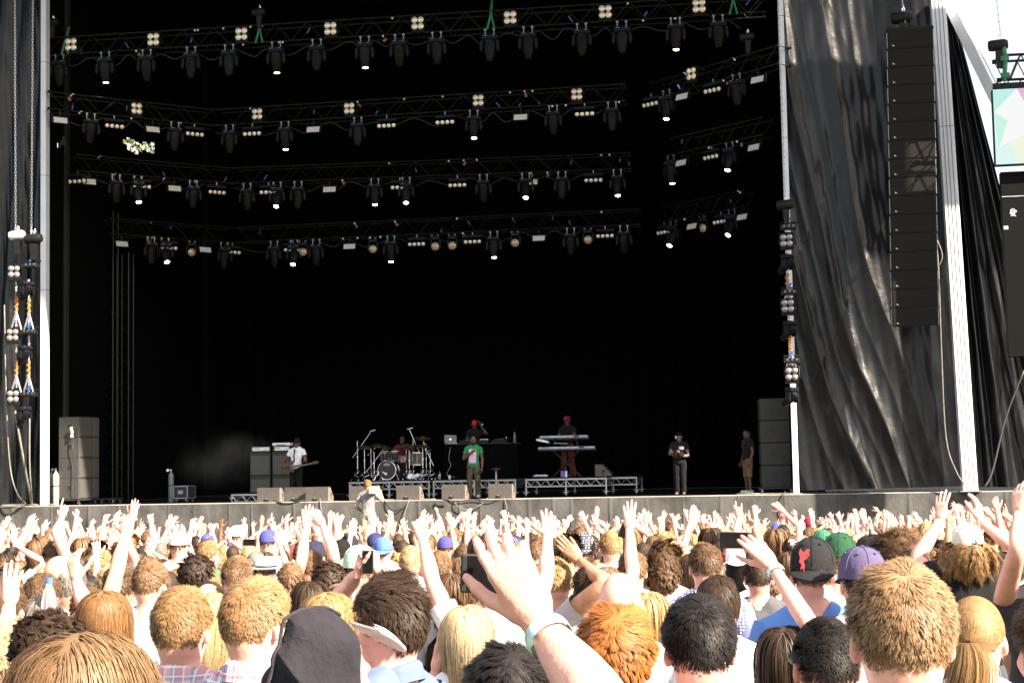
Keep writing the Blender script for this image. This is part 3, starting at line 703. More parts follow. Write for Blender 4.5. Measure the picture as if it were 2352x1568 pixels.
mxs = N.new('ShaderNodeMix'); mxs.data_type = 'RGBA'; mxs.blend_type = 'OVERLAY'; mxs.inputs['Factor'].default_value = .35
L_.new(at_.outputs['Color'], mxs.inputs['A']); L_.new(vor.outputs['Color'], mxs.inputs['B']); L_.new(mxs.outputs['Result'], em.inputs['Color']); L_.new(em.outputs['Emission'], N['Material Output'].inputs['Surface'])
fac = [((0, 0), (.35, 0), (0, .3)), ((.35, 0), (.8, 0), (.5, .28)), ((.8, 0), (1, 0), (1, .35), (.5, .28)), ((0, .3), (.35, 0), (.5, .28), (.2, .42)), ((0, .3), (.2, .42), (.05, .78)), ((.2, .42), (.5, .28), (.62, .55), (.22, .7), (.05, .78)),
       ((.5, .28), (1, .35), (1, .62), (.62, .55)), ((.05, .78), (.22, .7), (.3, 1), (0, 1), (0, .3)), ((.22, .7), (.62, .55), (.72, .8), (.3, 1)), ((.62, .55), (1, .62), (1, 1), (.72, .8)), ((.3, 1), (.72, .8), (1, 1)), ]
fc = [(.55, .9, .85), (.8, .5, .75), (.95, .55, .45), (.95, .98, .95), (.6, .95, .8), (.97, .97, .97), (.85, .55, .8), (.75, .95, .9), (.9, .95, .75), (.8, .5, .7), (.75, .95, .8)]
V, Q, Cc = [], [], []; me = bpy.data.meshes.new('picture'); fs = []
for f, c in zip(fac, fc):
    o0 = len(V); V += [((u - .5) * W_ * .985, -.0, H_ * (.992 - v * .985)) for u, v in f]; fs.append(tuple(range(o0, o0 + len(f)))); Cc += [(*c, 1)] * len(f)
me.from_pydata(V, [], fs); ca = me.attributes.new('Col', 'FLOAT_COLOR', 'POINT'); ca.data.foreach_set('color', np.array(Cc, np.float32).ravel()); me.materials.append(m_scr); obj('picture', me, vs)
mb = MB(); mb.box((0, .1, H_ + .09), (W_ * .96, .12, .12)); mb.box((-.55, .1, H_ + .04), (.3, .14, .1)); obj('hanging_bar', mb.mesh('hanging_bar', m_fixd), vs)
ds, W2, H2 = quad_thing('video_screen', 2298, 395, 2440, 820, YS + .3, 'dark switched-off screen panel with a few lit pixels at the right edge', 'screen', mat('dark_panel', (.004, .004, .004), .7, var=.2, scale=150, spec=.08))
mb = MB()
for k in range(60): mb.box((-W2 / 2 + .02 + .026 * k, .012, H2 - .62), (.012, .012, .014))
for _ in range(46):
    a, r_ = random.random() * 6.28, random.random() ** .6 * .11; mb.box((-W2 / 2 + .27 + r_ * math.cos(a) * .8, .012, H2 - 1.02 + r_ * math.sin(a)), (.014, .012, .014))
for k in range(20): mb.box((-W2 / 2 + .03 + .022 * (k % 5), .012, H2 - 1.36 - .022 * (k // 5)), (.014, .012, .014))
obj('lit_pixel', mb.mesh('lit_pixel', mat('lit_pixels', (.5, .55, .6), .5, emit=(.75, .85, 1), estr=.35)), ds)
ta = at(2292, 128, YS); tb = at(2450, 120, YS); truss(ta, tb, 'short black truss with a green strap above the lit video screen', .62, r=.035, step=.5)
mb = MB(); p = at(2305, 110, YS); mb.tube([p + (0, -.06, .05), p + (.02, -.08, -.35), p + (-.03, -.08, -.85)], .06); mb.box(p + (-.0, -.08, -.3), (.2, .12, .12)); mb.box(p + (0, -.08, -.72), (.2, .12, .12))
tag(mb.build('lifting_strap', m_green, smooth=True), 'bright green strap on the short truss above the video screen', 'strap')
hoist(at(2296, 104, YS), 'chain hoist standing out against the pale sky at the right', .95)
chain(at(2300, 95, YS), at(2282, -60, YS), 'thin chain against the pale sky at the right', .014, m_alu)
cable([at(2352, 850, 43.4), at(2310, 960, 43.3), at(2280, 1080, 43.1), at(2262, 1118, 43)], 'dark strut cable across the scrim right of the thick mast', r=.03, m=m_cabled)

# loose cables along the trusses
for k, (P_, segs, xs_, dz) in enumerate([(P1, S1, (110, 1700), -.62), (P2, S2, (130, 480), -.60), (P2, S2, (500, 1420), -.60), (P3, S3, (200, 520), -.58), (P3, S3, (545, 1430), -.58), (P4, S4, (545, 1450), -.56)]):
    pts_ = []; x = xs_[0]; j = 0
    while x < xs_[1]:
        p, a = on_row(P_, x, dz - (.22 if j % 2 else .0) - .1 * random.random(), segs); pts_.append(p + (0, .12, 0)); x += random.uniform(25, 60); j += 1
    cable(pts_, ['cable sagging along the foremost truss', 'cable sagging along the left truss of the second row', 'cable sagging along the middle truss of the second row', 'cable sagging along the left truss of the third row', 'cable sagging along the middle truss of the third row', 'cable sagging along the lowest middle truss'][k], r=.014, m=m_cabled, n=len(pts_) * 6)
# ------------------------------------------------------------------ signed distance bodies
class Sdf:
    def __init__(s, lo, hi, h):
        s.lo = np.array(lo, float); s.h = h; s.n = np.ceil((np.array(hi) - s.lo) / h).astype(int) + 1
        s.ax = [s.lo[i] + h * np.arange(s.n[i]) for i in range(3)]; s.F = np.full(s.n, .4, np.float32)
    def _sl(s, a, b, pad):
        i0 = np.maximum(0, np.floor((np.array(a) - pad - s.lo) / s.h).astype(int)); i1 = np.minimum(s.n, np.ceil((np.array(b) + pad - s.lo) / s.h).astype(int) + 1)
        if np.any(i1 <= i0): return None
        sl = tuple(slice(p, q) for p, q in zip(i0, i1)); P = [s.ax[i][sl[i]] for i in range(3)]
        return sl, P[0][:, None, None], P[1][None, :, None], P[2][None, None, :]
    def _mix(s, sl, d, k, sub=False):
        f = s.F[sl]
        if sub:
            d = -d; hh = np.clip(.5 - .5 * (f - d) / k, 0, 1); s.F[sl] = f * (1 - hh) + d * hh + k * hh * (1 - hh)
        else:
            hh = np.clip(.5 + .5 * (f - d) / k, 0, 1); s.F[sl] = f * (1 - hh) + d * hh - k * hh * (1 - hh)
    def ell(s, c, r, k=.02, rot=None, sub=False):
        c = np.array(c, float); r = np.array(r, float); R_ = max(r); q = s._sl(c - R_, c + R_, k + 3 * s.h + .02)
        if q is None: return s
        sl, X, Y, Z = q; X, Y, Z = X - c[0], Y - c[1], Z - c[2]
        if rot is not None:
            A = np.array(rot).T; X, Y, Z = A[0, 0] * X + A[0, 1] * Y + A[0, 2] * Z, A[1, 0] * X + A[1, 1] * Y + A[1, 2] * Z, A[2, 0] * X + A[2, 1] * Y + A[2, 2] * Z
        k0 = np.sqrt((X / r[0]) ** 2 + (Y / r[1]) ** 2 + (Z / r[2]) ** 2) + 1e-6; k1 = np.sqrt((X / r[0] ** 2) ** 2 + (Y / r[1] ** 2) ** 2 + (Z / r[2] ** 2) ** 2) + 1e-6
        s._mix(sl, (k0 * (k0 - 1) / k1), k, sub); return s
    def cone(s, a, b, ra, rb, k=.02, fl=(1, 1, 1), sub=False):
        a = np.array(a, float); b = np.array(b, float); m = max(ra, rb) * max(1, max(1 / f for f in fl)); q = s._sl(np.minimum(a, b) - m, np.maximum(a, b) + m, k + 3 * s.h + .02)
        if q is None: return s
        sl, X, Y, Z = q; d = b - a; L2 = d @ d + 1e-12
        t = np.clip(((X - a[0]) * d[0] + (Y - a[1]) * d[1] + (Z - a[2]) * d[2]) / L2, 0, 1)
        D = np.sqrt(((X - a[0] - t * d[0]) * fl[0]) ** 2 + ((Y - a[1] - t * d[1]) * fl[1]) ** 2 + ((Z - a[2] - t * d[2]) * fl[2]) ** 2) - (ra + (rb - ra) * t)
        s._mix(sl, D, k, sub); return s
    def mesh(s):
        """surface nets"""
        F, n = s.F, s.n; ins = F < 0; c = n - 1; cnt = np.zeros(c, np.int8)
        for o in np.ndindex(2, 2, 2): cnt += ins[o[0]:o[0] + c[0], o[1]:o[1] + c[1], o[2]:o[2] + c[2]]
        act = (cnt > 0) & (cnt < 8); I = np.argwhere(act); idx = np.full(c, -1, np.int64); idx[tuple(I.T)] = np.arange(len(I))
        acc = np.zeros((len(I), 3)); w = np.zeros(len(I)); cor = list(np.ndindex(2, 2, 2))
        for a in cor:
            for ax in range(3):
                if a[ax]: continue
                b = list(a); b[ax] = 1; fa = F[I[:, 0] + a[0], I[:, 1] + a[1], I[:, 2] + a[2]]; fb = F[I[:, 0] + b[0], I[:, 1] + b[1], I[:, 2] + b[2]]
                m = (fa < 0) != (fb < 0); t = fa[m] / (fa[m] - fb[m]); p = np.tile(np.array(a, float), (m.sum(), 1)); p[:, ax] += t; acc[m] += p; w[m] += 1
        V = s.lo + (I + acc / w[:, None]) * s.h; Q = []
        for ax in range(3):
            u, v = (ax + 1) % 3, (ax + 2) % 3; lo = [slice(None)] * 3; hi = [slice(None)] * 3; lo[ax] = slice(0, -1); hi[ax] = slice(1, None)
            E = np.argwhere(ins[tuple(lo)] != ins[tuple(hi)]); E = E[(E[:, u] > 0) & (E[:, v] > 0) & (E[:, u] < c[u]) & (E[:, v] < c[v])]
            if not len(E): continue
            def g(du, dv):
                e = E.copy(); e[:, u] -= du; e[:, v] -= dv; return idx[tuple(e.T)]
            q = np.stack([g(1, 1), g(0, 1), g(0, 0), g(1, 0)], -1); f = ins[tuple(E.T)]; q[~f] = q[~f][:, ::-1]; Q.append(q)
        Q = np.concatenate(Q); Q = Q[(Q >= 0).all(1)]; return V, Q

def relax(V, Q, n=1, f=.5):
    for _ in range(n):
        S = np.zeros_like(V); c = np.zeros(len(V))
        for a, b in ((0, 1), (1, 2), (2, 3), (3, 0)):
            np.add.at(S, Q[:, a], V[Q[:, b]]); np.add.at(c, Q[:, a], 1); np.add.at(S, Q[:, b], V[Q[:, a]]); np.add.at(c, Q[:, b], 1)
        V = V + f * (S / np.maximum(c, 1)[:, None] - V)
    return V

HC = np.array((0, -.012, 1.645)); HR = np.array((.077, .097, .102))     # skull
def torso(s, g=0.0, w=1.0, k=.05):
    s.ell((0, 0, 1.27), (.165 * w + g, .112 + g, .20 + g), k).ell((0, -.018, 1.365), (.165 * w + g, .085 + g, .085 + g), k)
    s.ell((0, .012, 1.06), (.143 * w + g, .105 + g, .2), k).ell((0, 0, .93), (.16 + g, .118 + g, .13 + g), k)
    for x in (-1, 1):
        s.cone((x * .05, -.025, 1.465), (x * .165 * w, -.012, 1.40), .048 + g, .056 + g, k)
    return s
def core(h, w=1.0, face=True):
    s = Sdf((-.27, -.2, -.01), (.27, .2, 1.78), h); torso(s, 0, w)
    s.cone((0, -.018, 1.60), (0, -.03, 1.44), .056, .064, .03)
    for x in (-1, 1):
        s.cone((x * .085, 0, .88), (x * .092, .012, .48), .088, .056, .03).cone((x * .092, .012, .48), (x * .095, -.012, .09), .055, .038, .02)
        s.cone((x * .095, -.03, .045), (x * .105, .13, .035), .042, .034, .02)
    s.ell(HC, HR, .01).ell((0, .028, 1.58), (.058, .066, .078), .03).ell((0, .066, 1.522), (.03, .028, .024), .03)
    s.ell((0, -.05, 1.585), (.06, .05, .05), .03)
    for x in (-1, 1):
        s.ell((x * .080, -.008, 1.612), (.009, .019, .031), .008, rotz(x * .45) @ rotx(-.15)).ell((x * .046, .055, 1.60), (.022, .022, .022), .02)
    if face:
        s.cone((0, .088, 1.628), (0, .108, 1.59), .009, .0135, .012).ell((0, .078, 1.655), (.05, .018, .012), .015).ell((0, .088, 1.553), (.023, .009, .007), .006)
        for x in (-1, 1): s.ell((x * .031, .096, 1.634), (.015, .012, .010), .008, sub=True)
    V, Q = s.mesh(); return relax(V, Q, 1, .4), Q
def garment(h, w=1.0, g=.013, z0=.80, neck=.07, low=False):
    s = Sdf((-.30, -.24, z0), (.30, .24, 1.56), h); torso(s, g, w)
    s.cone((0, -.02, 1.66), (0, -.022, 1.40 if not low else 1.34), neck, neck * .9, .008, sub=True)
    V, Q = s.mesh(); V = V + .004 * np.sin(V @ np.array([[31., 17, 9], [12, 40, 23], [22, 9, 30]])); return V, Q
def trousers(h, g=.014, z1=.98, stance=0.0, zend=.04):
    s = Sdf((-.26, -.2, zend - .03), (.26, .22, z1), h); s.ell((0, 0, .93), (.16 + g, .118 + g, .13 + g), .05)
    for x in (-1, 1):
        o = stance * x
        s.cone((x * .088, 0, .88), (x * .092 + o * .5, .012, .48), .09 + g, .06 + g, .02).cone((x * .092 + o * .5, .012, .48), (x * .095 + o, -.01, zend + .04), .06 + g, .052 + g, .02)
    V, Q = s.mesh(); V = V + .004 * np.sin(V @ np.array([[31., 17, 9], [12, 40, 23], [22, 9, 60]])); return V, Q
CORE = {1: [core(.0075, w) for w in (1.0, .86)], 0: [core(.016, w) for w in (1.0, .86)]}
GARM = {1: [garment(.010, w) for w in (1.0, .88)], 0: [garment(.018, w) for w in (1.0, .88)]}
TROU = {1: trousers(.014), 0: trousers(.022)}

# ------------------------------------------------------------------ hands: thumb on +X, palm towards +Y, fingers along +Z
POSES = {  # curl (index, middle, ring, little), spread, thumb out
    'open': ((.12, .1, .12, .15), .22, .9), 'relaxed': ((.35, .4, .48, .55), .1, .7), 'flat': ((.06, .05, .06, .08), .04, .35),
    'fist': ((1.45, 1.5, 1.5, 1.5), .0, .2), 'point': ((.08, 1.4, 1.5, 1.5), .0, .3), 'horns': ((.08, 1.45, 1.45, .1), .05, .3), 'peace': ((.08, .08, 1.45, 1.45), .2, .2),
    'cup': ((.6, .62, .66, .7), .06, .8), 'grip': ((.95, 1.0, 1.05, 1.1), .04, .6), 'soft': ((.22, .38, .5, .32), .16, .8), 'loose': ((.55, .3, .42, .7), .2, .6), 'hold': ((.30, .42, .52, .62), .13, .75), 'claw': ((.42, .55, .62, .5), .28, 1.0)}
def hand(pose, h):
    curl, spread, th = POSES[pose]; s = Sdf((-.1, -.06, -.04), (.13, .13, .23), h)
    s.cone((0, 0, -.035), (0, 0, .015), .026, .028, .015, (1, 1.3, 1))
    for x, z in ((.026, .085), (.009, .088), (-.009, .085), (-.025, .077)): s.cone((x * .55, 0, .02), (x, -.002, z), .0165, .0125, .014)
    s.ell((.026, .012, .035), (.017, .015, .03), .015).ell((-.022, .009, .035), (.014, .012, .03), .012)
    for f, (x, z, L) in enumerate(((.027, .085, .076), (.0095, .09, .084), (-.0095, .086, .078), (-.0265, .077, .062))):
        p = np.array((x, -.002, z)); a = 0.0; sp = spread * (x / .027) * .8
        for seg, (fr, r0, r1) in enumerate(((.46, .0098, .009), (.30, .009, .0082), (.24, .0082, .0068))):
            a += curl[f] * (.9 if seg == 0 else 1.05 if seg == 1 else .7)
            d = np.array((math.sin(sp) * math.cos(a), math.sin(a), math.cos(sp) * math.cos(a))); q = p + d * L * fr; s.cone(p, q, r0, r1, .004); p = q
    p = np.array((.026, .006, .022)); a = th
    for L, r0, r1 in ((.044, .0145, .0115), (.034, .0112, .0098), (.026, .0095, .0075)):
        d = np.array((math.sin(a) * .9, .35, math.cos(a))); d /= np.linalg.norm(d); q = p + d * L; s.cone(p, q, r0, r1, .006); p = q; a *= .72
    V, Q = s.mesh(); return relax(V, Q, 1, .35), Q
HANDS = {(p, l): hand(p, .0042 if l else .0068) for p in POSES for l in (0, 1)}
def place_hand(pose, lod, W, zdir, palm, side, scale=1.0):
    V, Q = HANDS[(pose, lod)]; V = V * scale
    if side > 0: V = V * (-1, 1, 1); Q = Q[:, ::-1]
    z = np.asarray(zdir, float); z = z / np.linalg.norm(z); y = np.asarray(palm, float); y = y - z * (y @ z); y /= np.linalg.norm(y); x = np.cross(y, z)
    return V @ np.stack([x, y, z]) + np.asarray(W), Q
def unit(v): v = np.asarray(v, float); return v / np.linalg.norm(v)
def arm_parts(S, E, W, pose, lod, side, palm=(0, 1, 0), hdir=None, thick=1.0):
    S, E, W = [np.asarray(q, float) for q in (S, E, W)]; n = 16 if lod else 10
    ctr = [S - .0 * (E - S), S + (E - S) * .5, E, E + (W - E) * .35, E + (W - E) * .7, W]
    P = smooth_path(ctr, n); t = np.linspace(0, 1, n)
    r = np.interp(t, [0, .1, .25, .4, .52, .66, .85, 1], np.array([.055, .056, .05, .042, .044, .042, .031, .0275])) * thick
    z = unit(W - E); hd = unit(hdir) if hdir is not None else z
    hV, hQ = place_hand(pose, lod, W + hd * .012, hd, palm, side, 1.0)
    fl = np.interp(t, [0, .7, 1], [1, 1, .85])
    return [sweep(P, r, 12 if lod else 8, flat=fl, upv=np.cross(palm, z) + 1e-4), (hV, hQ)]
def sleeve(S, E, frac=.55, lod=1, w=.016, thick=1.0):
    S, E = np.asarray(S, float), np.asarray(E, float); n = 6
    P = np.array([S - (E - S) * .12 + (E - S) * frac * 1.12 * k / (n - 1) for k in range(n)])
    r = np.interp(np.linspace(0, 1, n), [0, .3, 1], [.054, .062, .060]) * thick + w * np.linspace(.4, 1.1, n)
    return sweep(P, r, 14 if lod else 9, caps=False)
DOWN = {1: ((.185, -.01, 1.40), (.235, -.03, 1.11), (.245, .05, .87)), -1: ((-.185, -.01, 1.40), (-.235, -.03, 1.11), (-.245, .05, .87))}

# ------------------------------------------------------------------ hair: ribbons of strands over a cap
def hairline(D):
    y = D[:, 1]; return np.interp(y, [-1, -.6, -.38, -.22, .12, .3, .6, 1], [-.76, -.70, -.50, -.02, -.02, .02, .38, .55])
def on_skull(D, g=0.0): return HC + D * (HR + g)
WHORL = np.array((.12, -.45, .88)) / np.linalg.norm((.12, -.45, .88))
def strands(kind, n, rg, seg):
    prm = dict(short=(.025, .10, .12, .22), crop=(.011, .35, .2, .15), tousled=(.042, .22, .22, .42), quiff=(.075, .3, .12, .45), curly=(.056, .8, .3, .55), afro=(.11, 1.1, .3, .2), mop=(.15, .4, .3, .5), long=(.40, 0, .05, .06), wavy=(.36, 0, .08, .55),
               bob=(.21, 0, .035, .3), pony=(.15, 0, .03, .3), bun=(.15, 0, .03, .3), sleek=(.06, .03, .06, .5), balding=(.02, .2, .2, .3))[kind]
    L, lift, noise, clump = prm; lng = kind in ('long', 'wavy', 'bob')
    D = rg.normal(size=(n * 5, 3)); D /= np.linalg.norm(D, axis=1)[:, None]
    D = D[(D[:, 2] > hairline(D) + rg.normal(size=len(D)) * .05)]
    if kind == 'balding':
        D = D[(D @ WHORL < .82 + .05 * rg.normal(size=len(D))) & (D[:, 1] < .55)]
    D = D[:n]; n = len(D)
    G = D[rg.choice(n, max(30, n // (14 if lng else 26)), replace=False)]
    near = np.argmax(D @ G.T, axis=1)
    ng = len(G); gr = rg.normal(size=(ng, 3)); phase = rg.uniform(0, 6.28, ng); crnd = rg.uniform(size=ng); lenk = rg.uniform(.75, 1.2, ng)
    g = np.array((0, 0, -1.0)); off = rg.uniform(0, 6.28, 2)
    def paths(D, gi, jit):
        m = len(D); hp = rg.normal(size=m); P = on_skull(D, 0.0); out = [P]; nrm0 = D / HR; nrm0 /= np.linalg.norm(nrm0, axis=1)[:, None]
        tw = D - WHORL * (D @ WHORL)[:, None]; tw /= np.linalg.norm(tw, axis=1)[:, None] + 1e-6
        sw = np.cross(nrm0, tw); fl0 = tw + .5 * sw; fl0 /= np.linalg.norm(fl0, axis=1)[:, None]
        if kind in ('short', 'tousled', 'crop', 'quiff'):      # cow-licks: the direction turns smoothly over the head
            f1, f2 = off; an = (.55 if kind != 'tousled' else .95) * (np.sin(5.5 * D[:, 0] + f1) * np.cos(4.5 * D[:, 2] + f2) + .6 * np.sin(9 * D[:, 1] + f2) * np.sin(8 * D[:, 0] + f1))
            bn = np.cross(nrm0, fl0); fl0 = fl0 * np.cos(an)[:, None] + bn * np.sin(an)[:, None]
        Lk = L * lenk[gi] * (1 + .12 * rg.normal(size=m) * jit)
        if kind in ('short', 'balding'): Lk *= np.interp(D[:, 2], [-.8, -.3, .3, 1], [.35, .55, .95, 1.3])
        if kind == 'quiff': Lk *= np.interp(D[:, 2] + .5 * D[:, 1], [-1.2, -.2, .4, 1], [.35, .55, .75, 1.25])
        if kind in ('tousled', 'curly'): Lk *= np.interp(D[:, 2], [-.8, -.2, .5, 1], [.45, .7, 1.0, 1.1])
        wf = np.clip((D[:, 2] + .55 * D[:, 1] - .1) / .7, 0, 1)[:, None]
        lf = (lift * np.interp(D[:, 2], [-.8, -.2, .5], [.35, .7, 1.0]))[:, None] if kind in ('short', 'tousled', 'crop', 'balding') else lift
        lay = rg.uniform(0, .006, m) + .010 * np.clip(HC[2] - .02 - on_skull(D)[:, 2] + .06, 0, 1) if lng else np.zeros(m)
        for k in range(seg):
            t = (k + 1) / seg; st = Lk / seg
            q = (P - HC) / HR; nrm = q / HR; nrm /= np.linalg.norm(nrm, axis=1)[:, None]
            gt = g - nrm * (nrm @ g)[:, None]; gn = np.linalg.norm(gt, axis=1)[:, None]
            if lng:
                o = np.stack([np.where(D[:, 0] + .05 * hp > -.08, 1, -1) * .9, -.45 + 0 * D[:, 0], 0 * D[:, 0]], -1); below = np.clip((HC[2] + .01 - P[:, 2]) / .05, 0, 1)[:, None]
                d = (gt + o * np.clip(1.1 - gn * 1.2, 0, 1) * (1 - t) + .02 * nrm) * (1 - below) + g * below
            elif kind in ('pony', 'bun'): d = np.array((0.0, -.118, 1.635)) - P; st = np.linalg.norm(d, axis=1) / (seg - k)
            elif kind == 'mop': d = (fl0 * .6 + nrm * .5) * max(0, 1 - t) + g * (.2 + 1.0 * t)
            elif kind == 'sleek': d = gt * .8 + np.array((.25, -.5, 0)) * np.clip(1 - gn, 0, 1)
            elif kind == 'quiff': d = (np.array((.1, .5, 0)) * (1 - t) + np.array((.6, -.75, -.1)) * t * 1.1 + nrm * .95 * (1 - t) ** .7) * wf + (gt * .8 + nrm * .16 + fl0 * .45) * (1 - wf)
            else: d = fl0 * .75 + gt * .5 + nrm * lf * (1.3 - .8 * t)
            d = d / (np.linalg.norm(d, axis=1)[:, None] + 1e-6)
            d = d + noise * ((0 if lng else .25) * gr[gi] + .8 * np.stack([np.sin(11 * D[:, 1] + off[0] + 3 * t), np.sin(12 * D[:, 2] + off[1]), np.sin(10 * D[:, 0] + off[0])], -1)) + (.03 if lng else .11) * rg.normal(size=(m, 3)) * jit
            d /= np.linalg.norm(d, axis=1)[:, None]
            P = P + d * st[:, None]
            if kind in ('curly', 'afro', 'mop'):
                a = phase[gi] + k * 1.9; P = P + .0095 * np.stack([np.cos(a), np.sin(a), np.sin(a * 1.3)], -1)
            if kind == 'wavy': P = P + np.stack([np.sin(phase[gi] + t * 14), np.cos(phase[gi] + t * 13), 0 * D[:, 0]], -1) * .008 * t
            if kind == 'bob' and k > seg * .6: P = P + np.stack([-.04 * P[:, 0], .007 + 0 * P[:, 0], 0 * P[:, 0]], -1)
            q = (P - HC) / (HR + .006 + lay[:, None] + .004 * t); qn = np.linalg.norm(q, axis=1); bad = qn < 1
            P = np.where(bad[:, None], HC + (P - HC) / np.maximum(qn, .3)[:, None], P)
            if lng:     # stay outside neck and back
                rad = np.interp(P[:, 2], [1.36, 1.42, 1.5, 1.56], [.15, .105, .078, .07]) + lay; yc = -.02
                dx, dy = P[:, 0], (P[:, 1] - yc) * 1.05; rr = np.hypot(dx, dy); low = (P[:, 2] < 1.57) & (rr < rad)
                f = np.where(low, rad / np.maximum(rr, .01), 1); P = np.stack([P[:, 0] * f, yc + (P[:, 1] - yc) * f, P[:, 2]], -1)
            out.append(P)
        return np.stack(out, 1)
    A = paths(D, near, 1.0); B = paths(G, np.arange(ng), 0.0)
    t = np.linspace(0, 1, seg + 1)[None, :, None]; W = clump * t ** .8
    C = A * (1 - W) + B[near] * W
    rnd = np.clip(.5 + (.17 if lng else .20) * rg.normal(size=n) + (crnd[near] - .5) * (.10 if lng else .75 if kind in ('pony', 'bun', 'sleek') else .22), 0, 1)
    return C, rnd
NORM = []
def ribbons(C, rnd, w, rg):
    n, k, _ = C.shape; T = np.gradient(C, axis=1); T /= np.linalg.norm(T, axis=2)[:, :, None] + 1e-9
    N = (C - HC) / HR ** 2; N /= np.linalg.norm(N, axis=2)[:, :, None] + 1e-9
    Sd = np.cross(T, N); Sd /= np.linalg.norm(Sd, axis=2)[:, :, None] + 1e-6
    roll = rg.normal(size=(n, 1, 1)) * .38; Sd = Sd * np.cos(roll) + N * np.sin(roll)
    ww = w * np.interp(np.linspace(0, 1, k), [0, .6, 1], [1, .9, .25])[None, :, None]
    V = np.stack([C - Sd * ww, C + Sd * ww], 2).reshape(-1, 3)
    rn = np.cross(Sd, T); NV = N * .62 + rn * .55 * np.sign((rn * N).sum(2))[:, :, None]; NV /= np.linalg.norm(NV, axis=2)[:, :, None] + 1e-9; NORM.append(np.repeat(NV, 2, axis=1).reshape(-1, 3))
    b = (np.arange(n) * k * 2)[:, None]; j = (np.arange(k - 1) * 2)[None, :]
    q = b + j; Q = np.stack([q, q + 1, q + 3, q + 2], -1).reshape(-1, 4); return V, Q, np.repeat(rnd, k * 2)
def cap_shell(g, n=20, extra=0.0, ymax=9.0, crown=None):
    th = np.linspace(0.02, PI - .02, n); ph = np.linspace(0, 2 * PI, 2 * n + 1)[:-1]; a, b = np.meshgrid(th, ph, indexing='ij')
    D = np.stack([np.sin(a) * np.cos(b), np.sin(a) * np.sin(b), np.cos(a)], -1).reshape(-1, 3); V = on_skull(D, g)
    i, j = np.meshgrid(np.arange(n - 1), np.arange(2 * n), indexing='ij'); j2 = (j + 1) % (2 * n)
    Q = np.stack([i * 2 * n + j, (i + 1) * 2 * n + j, (i + 1) * 2 * n + j2, i * 2 * n + j2], -1).reshape(-1, 4)
    c = D[Q].mean(1); c /= np.linalg.norm(c, axis=1)[:, None]; keep = (c[:, 2] > hairline(c) + extra)
    if crown is not None: keep &= (c @ WHORL < crown) & (c[:, 1] < .5)
    Q = Q[keep]; u = np.unique(Q); mp = np.zeros(len(V), int); mp[u] = np.arange(len(u)); return V[u], mp[Q]
HAIRM = {}
m_hair = objcol_mat('hair_strands', .5, .28, 0, 0, attr='rnd', lo=.55, hi=1.45)
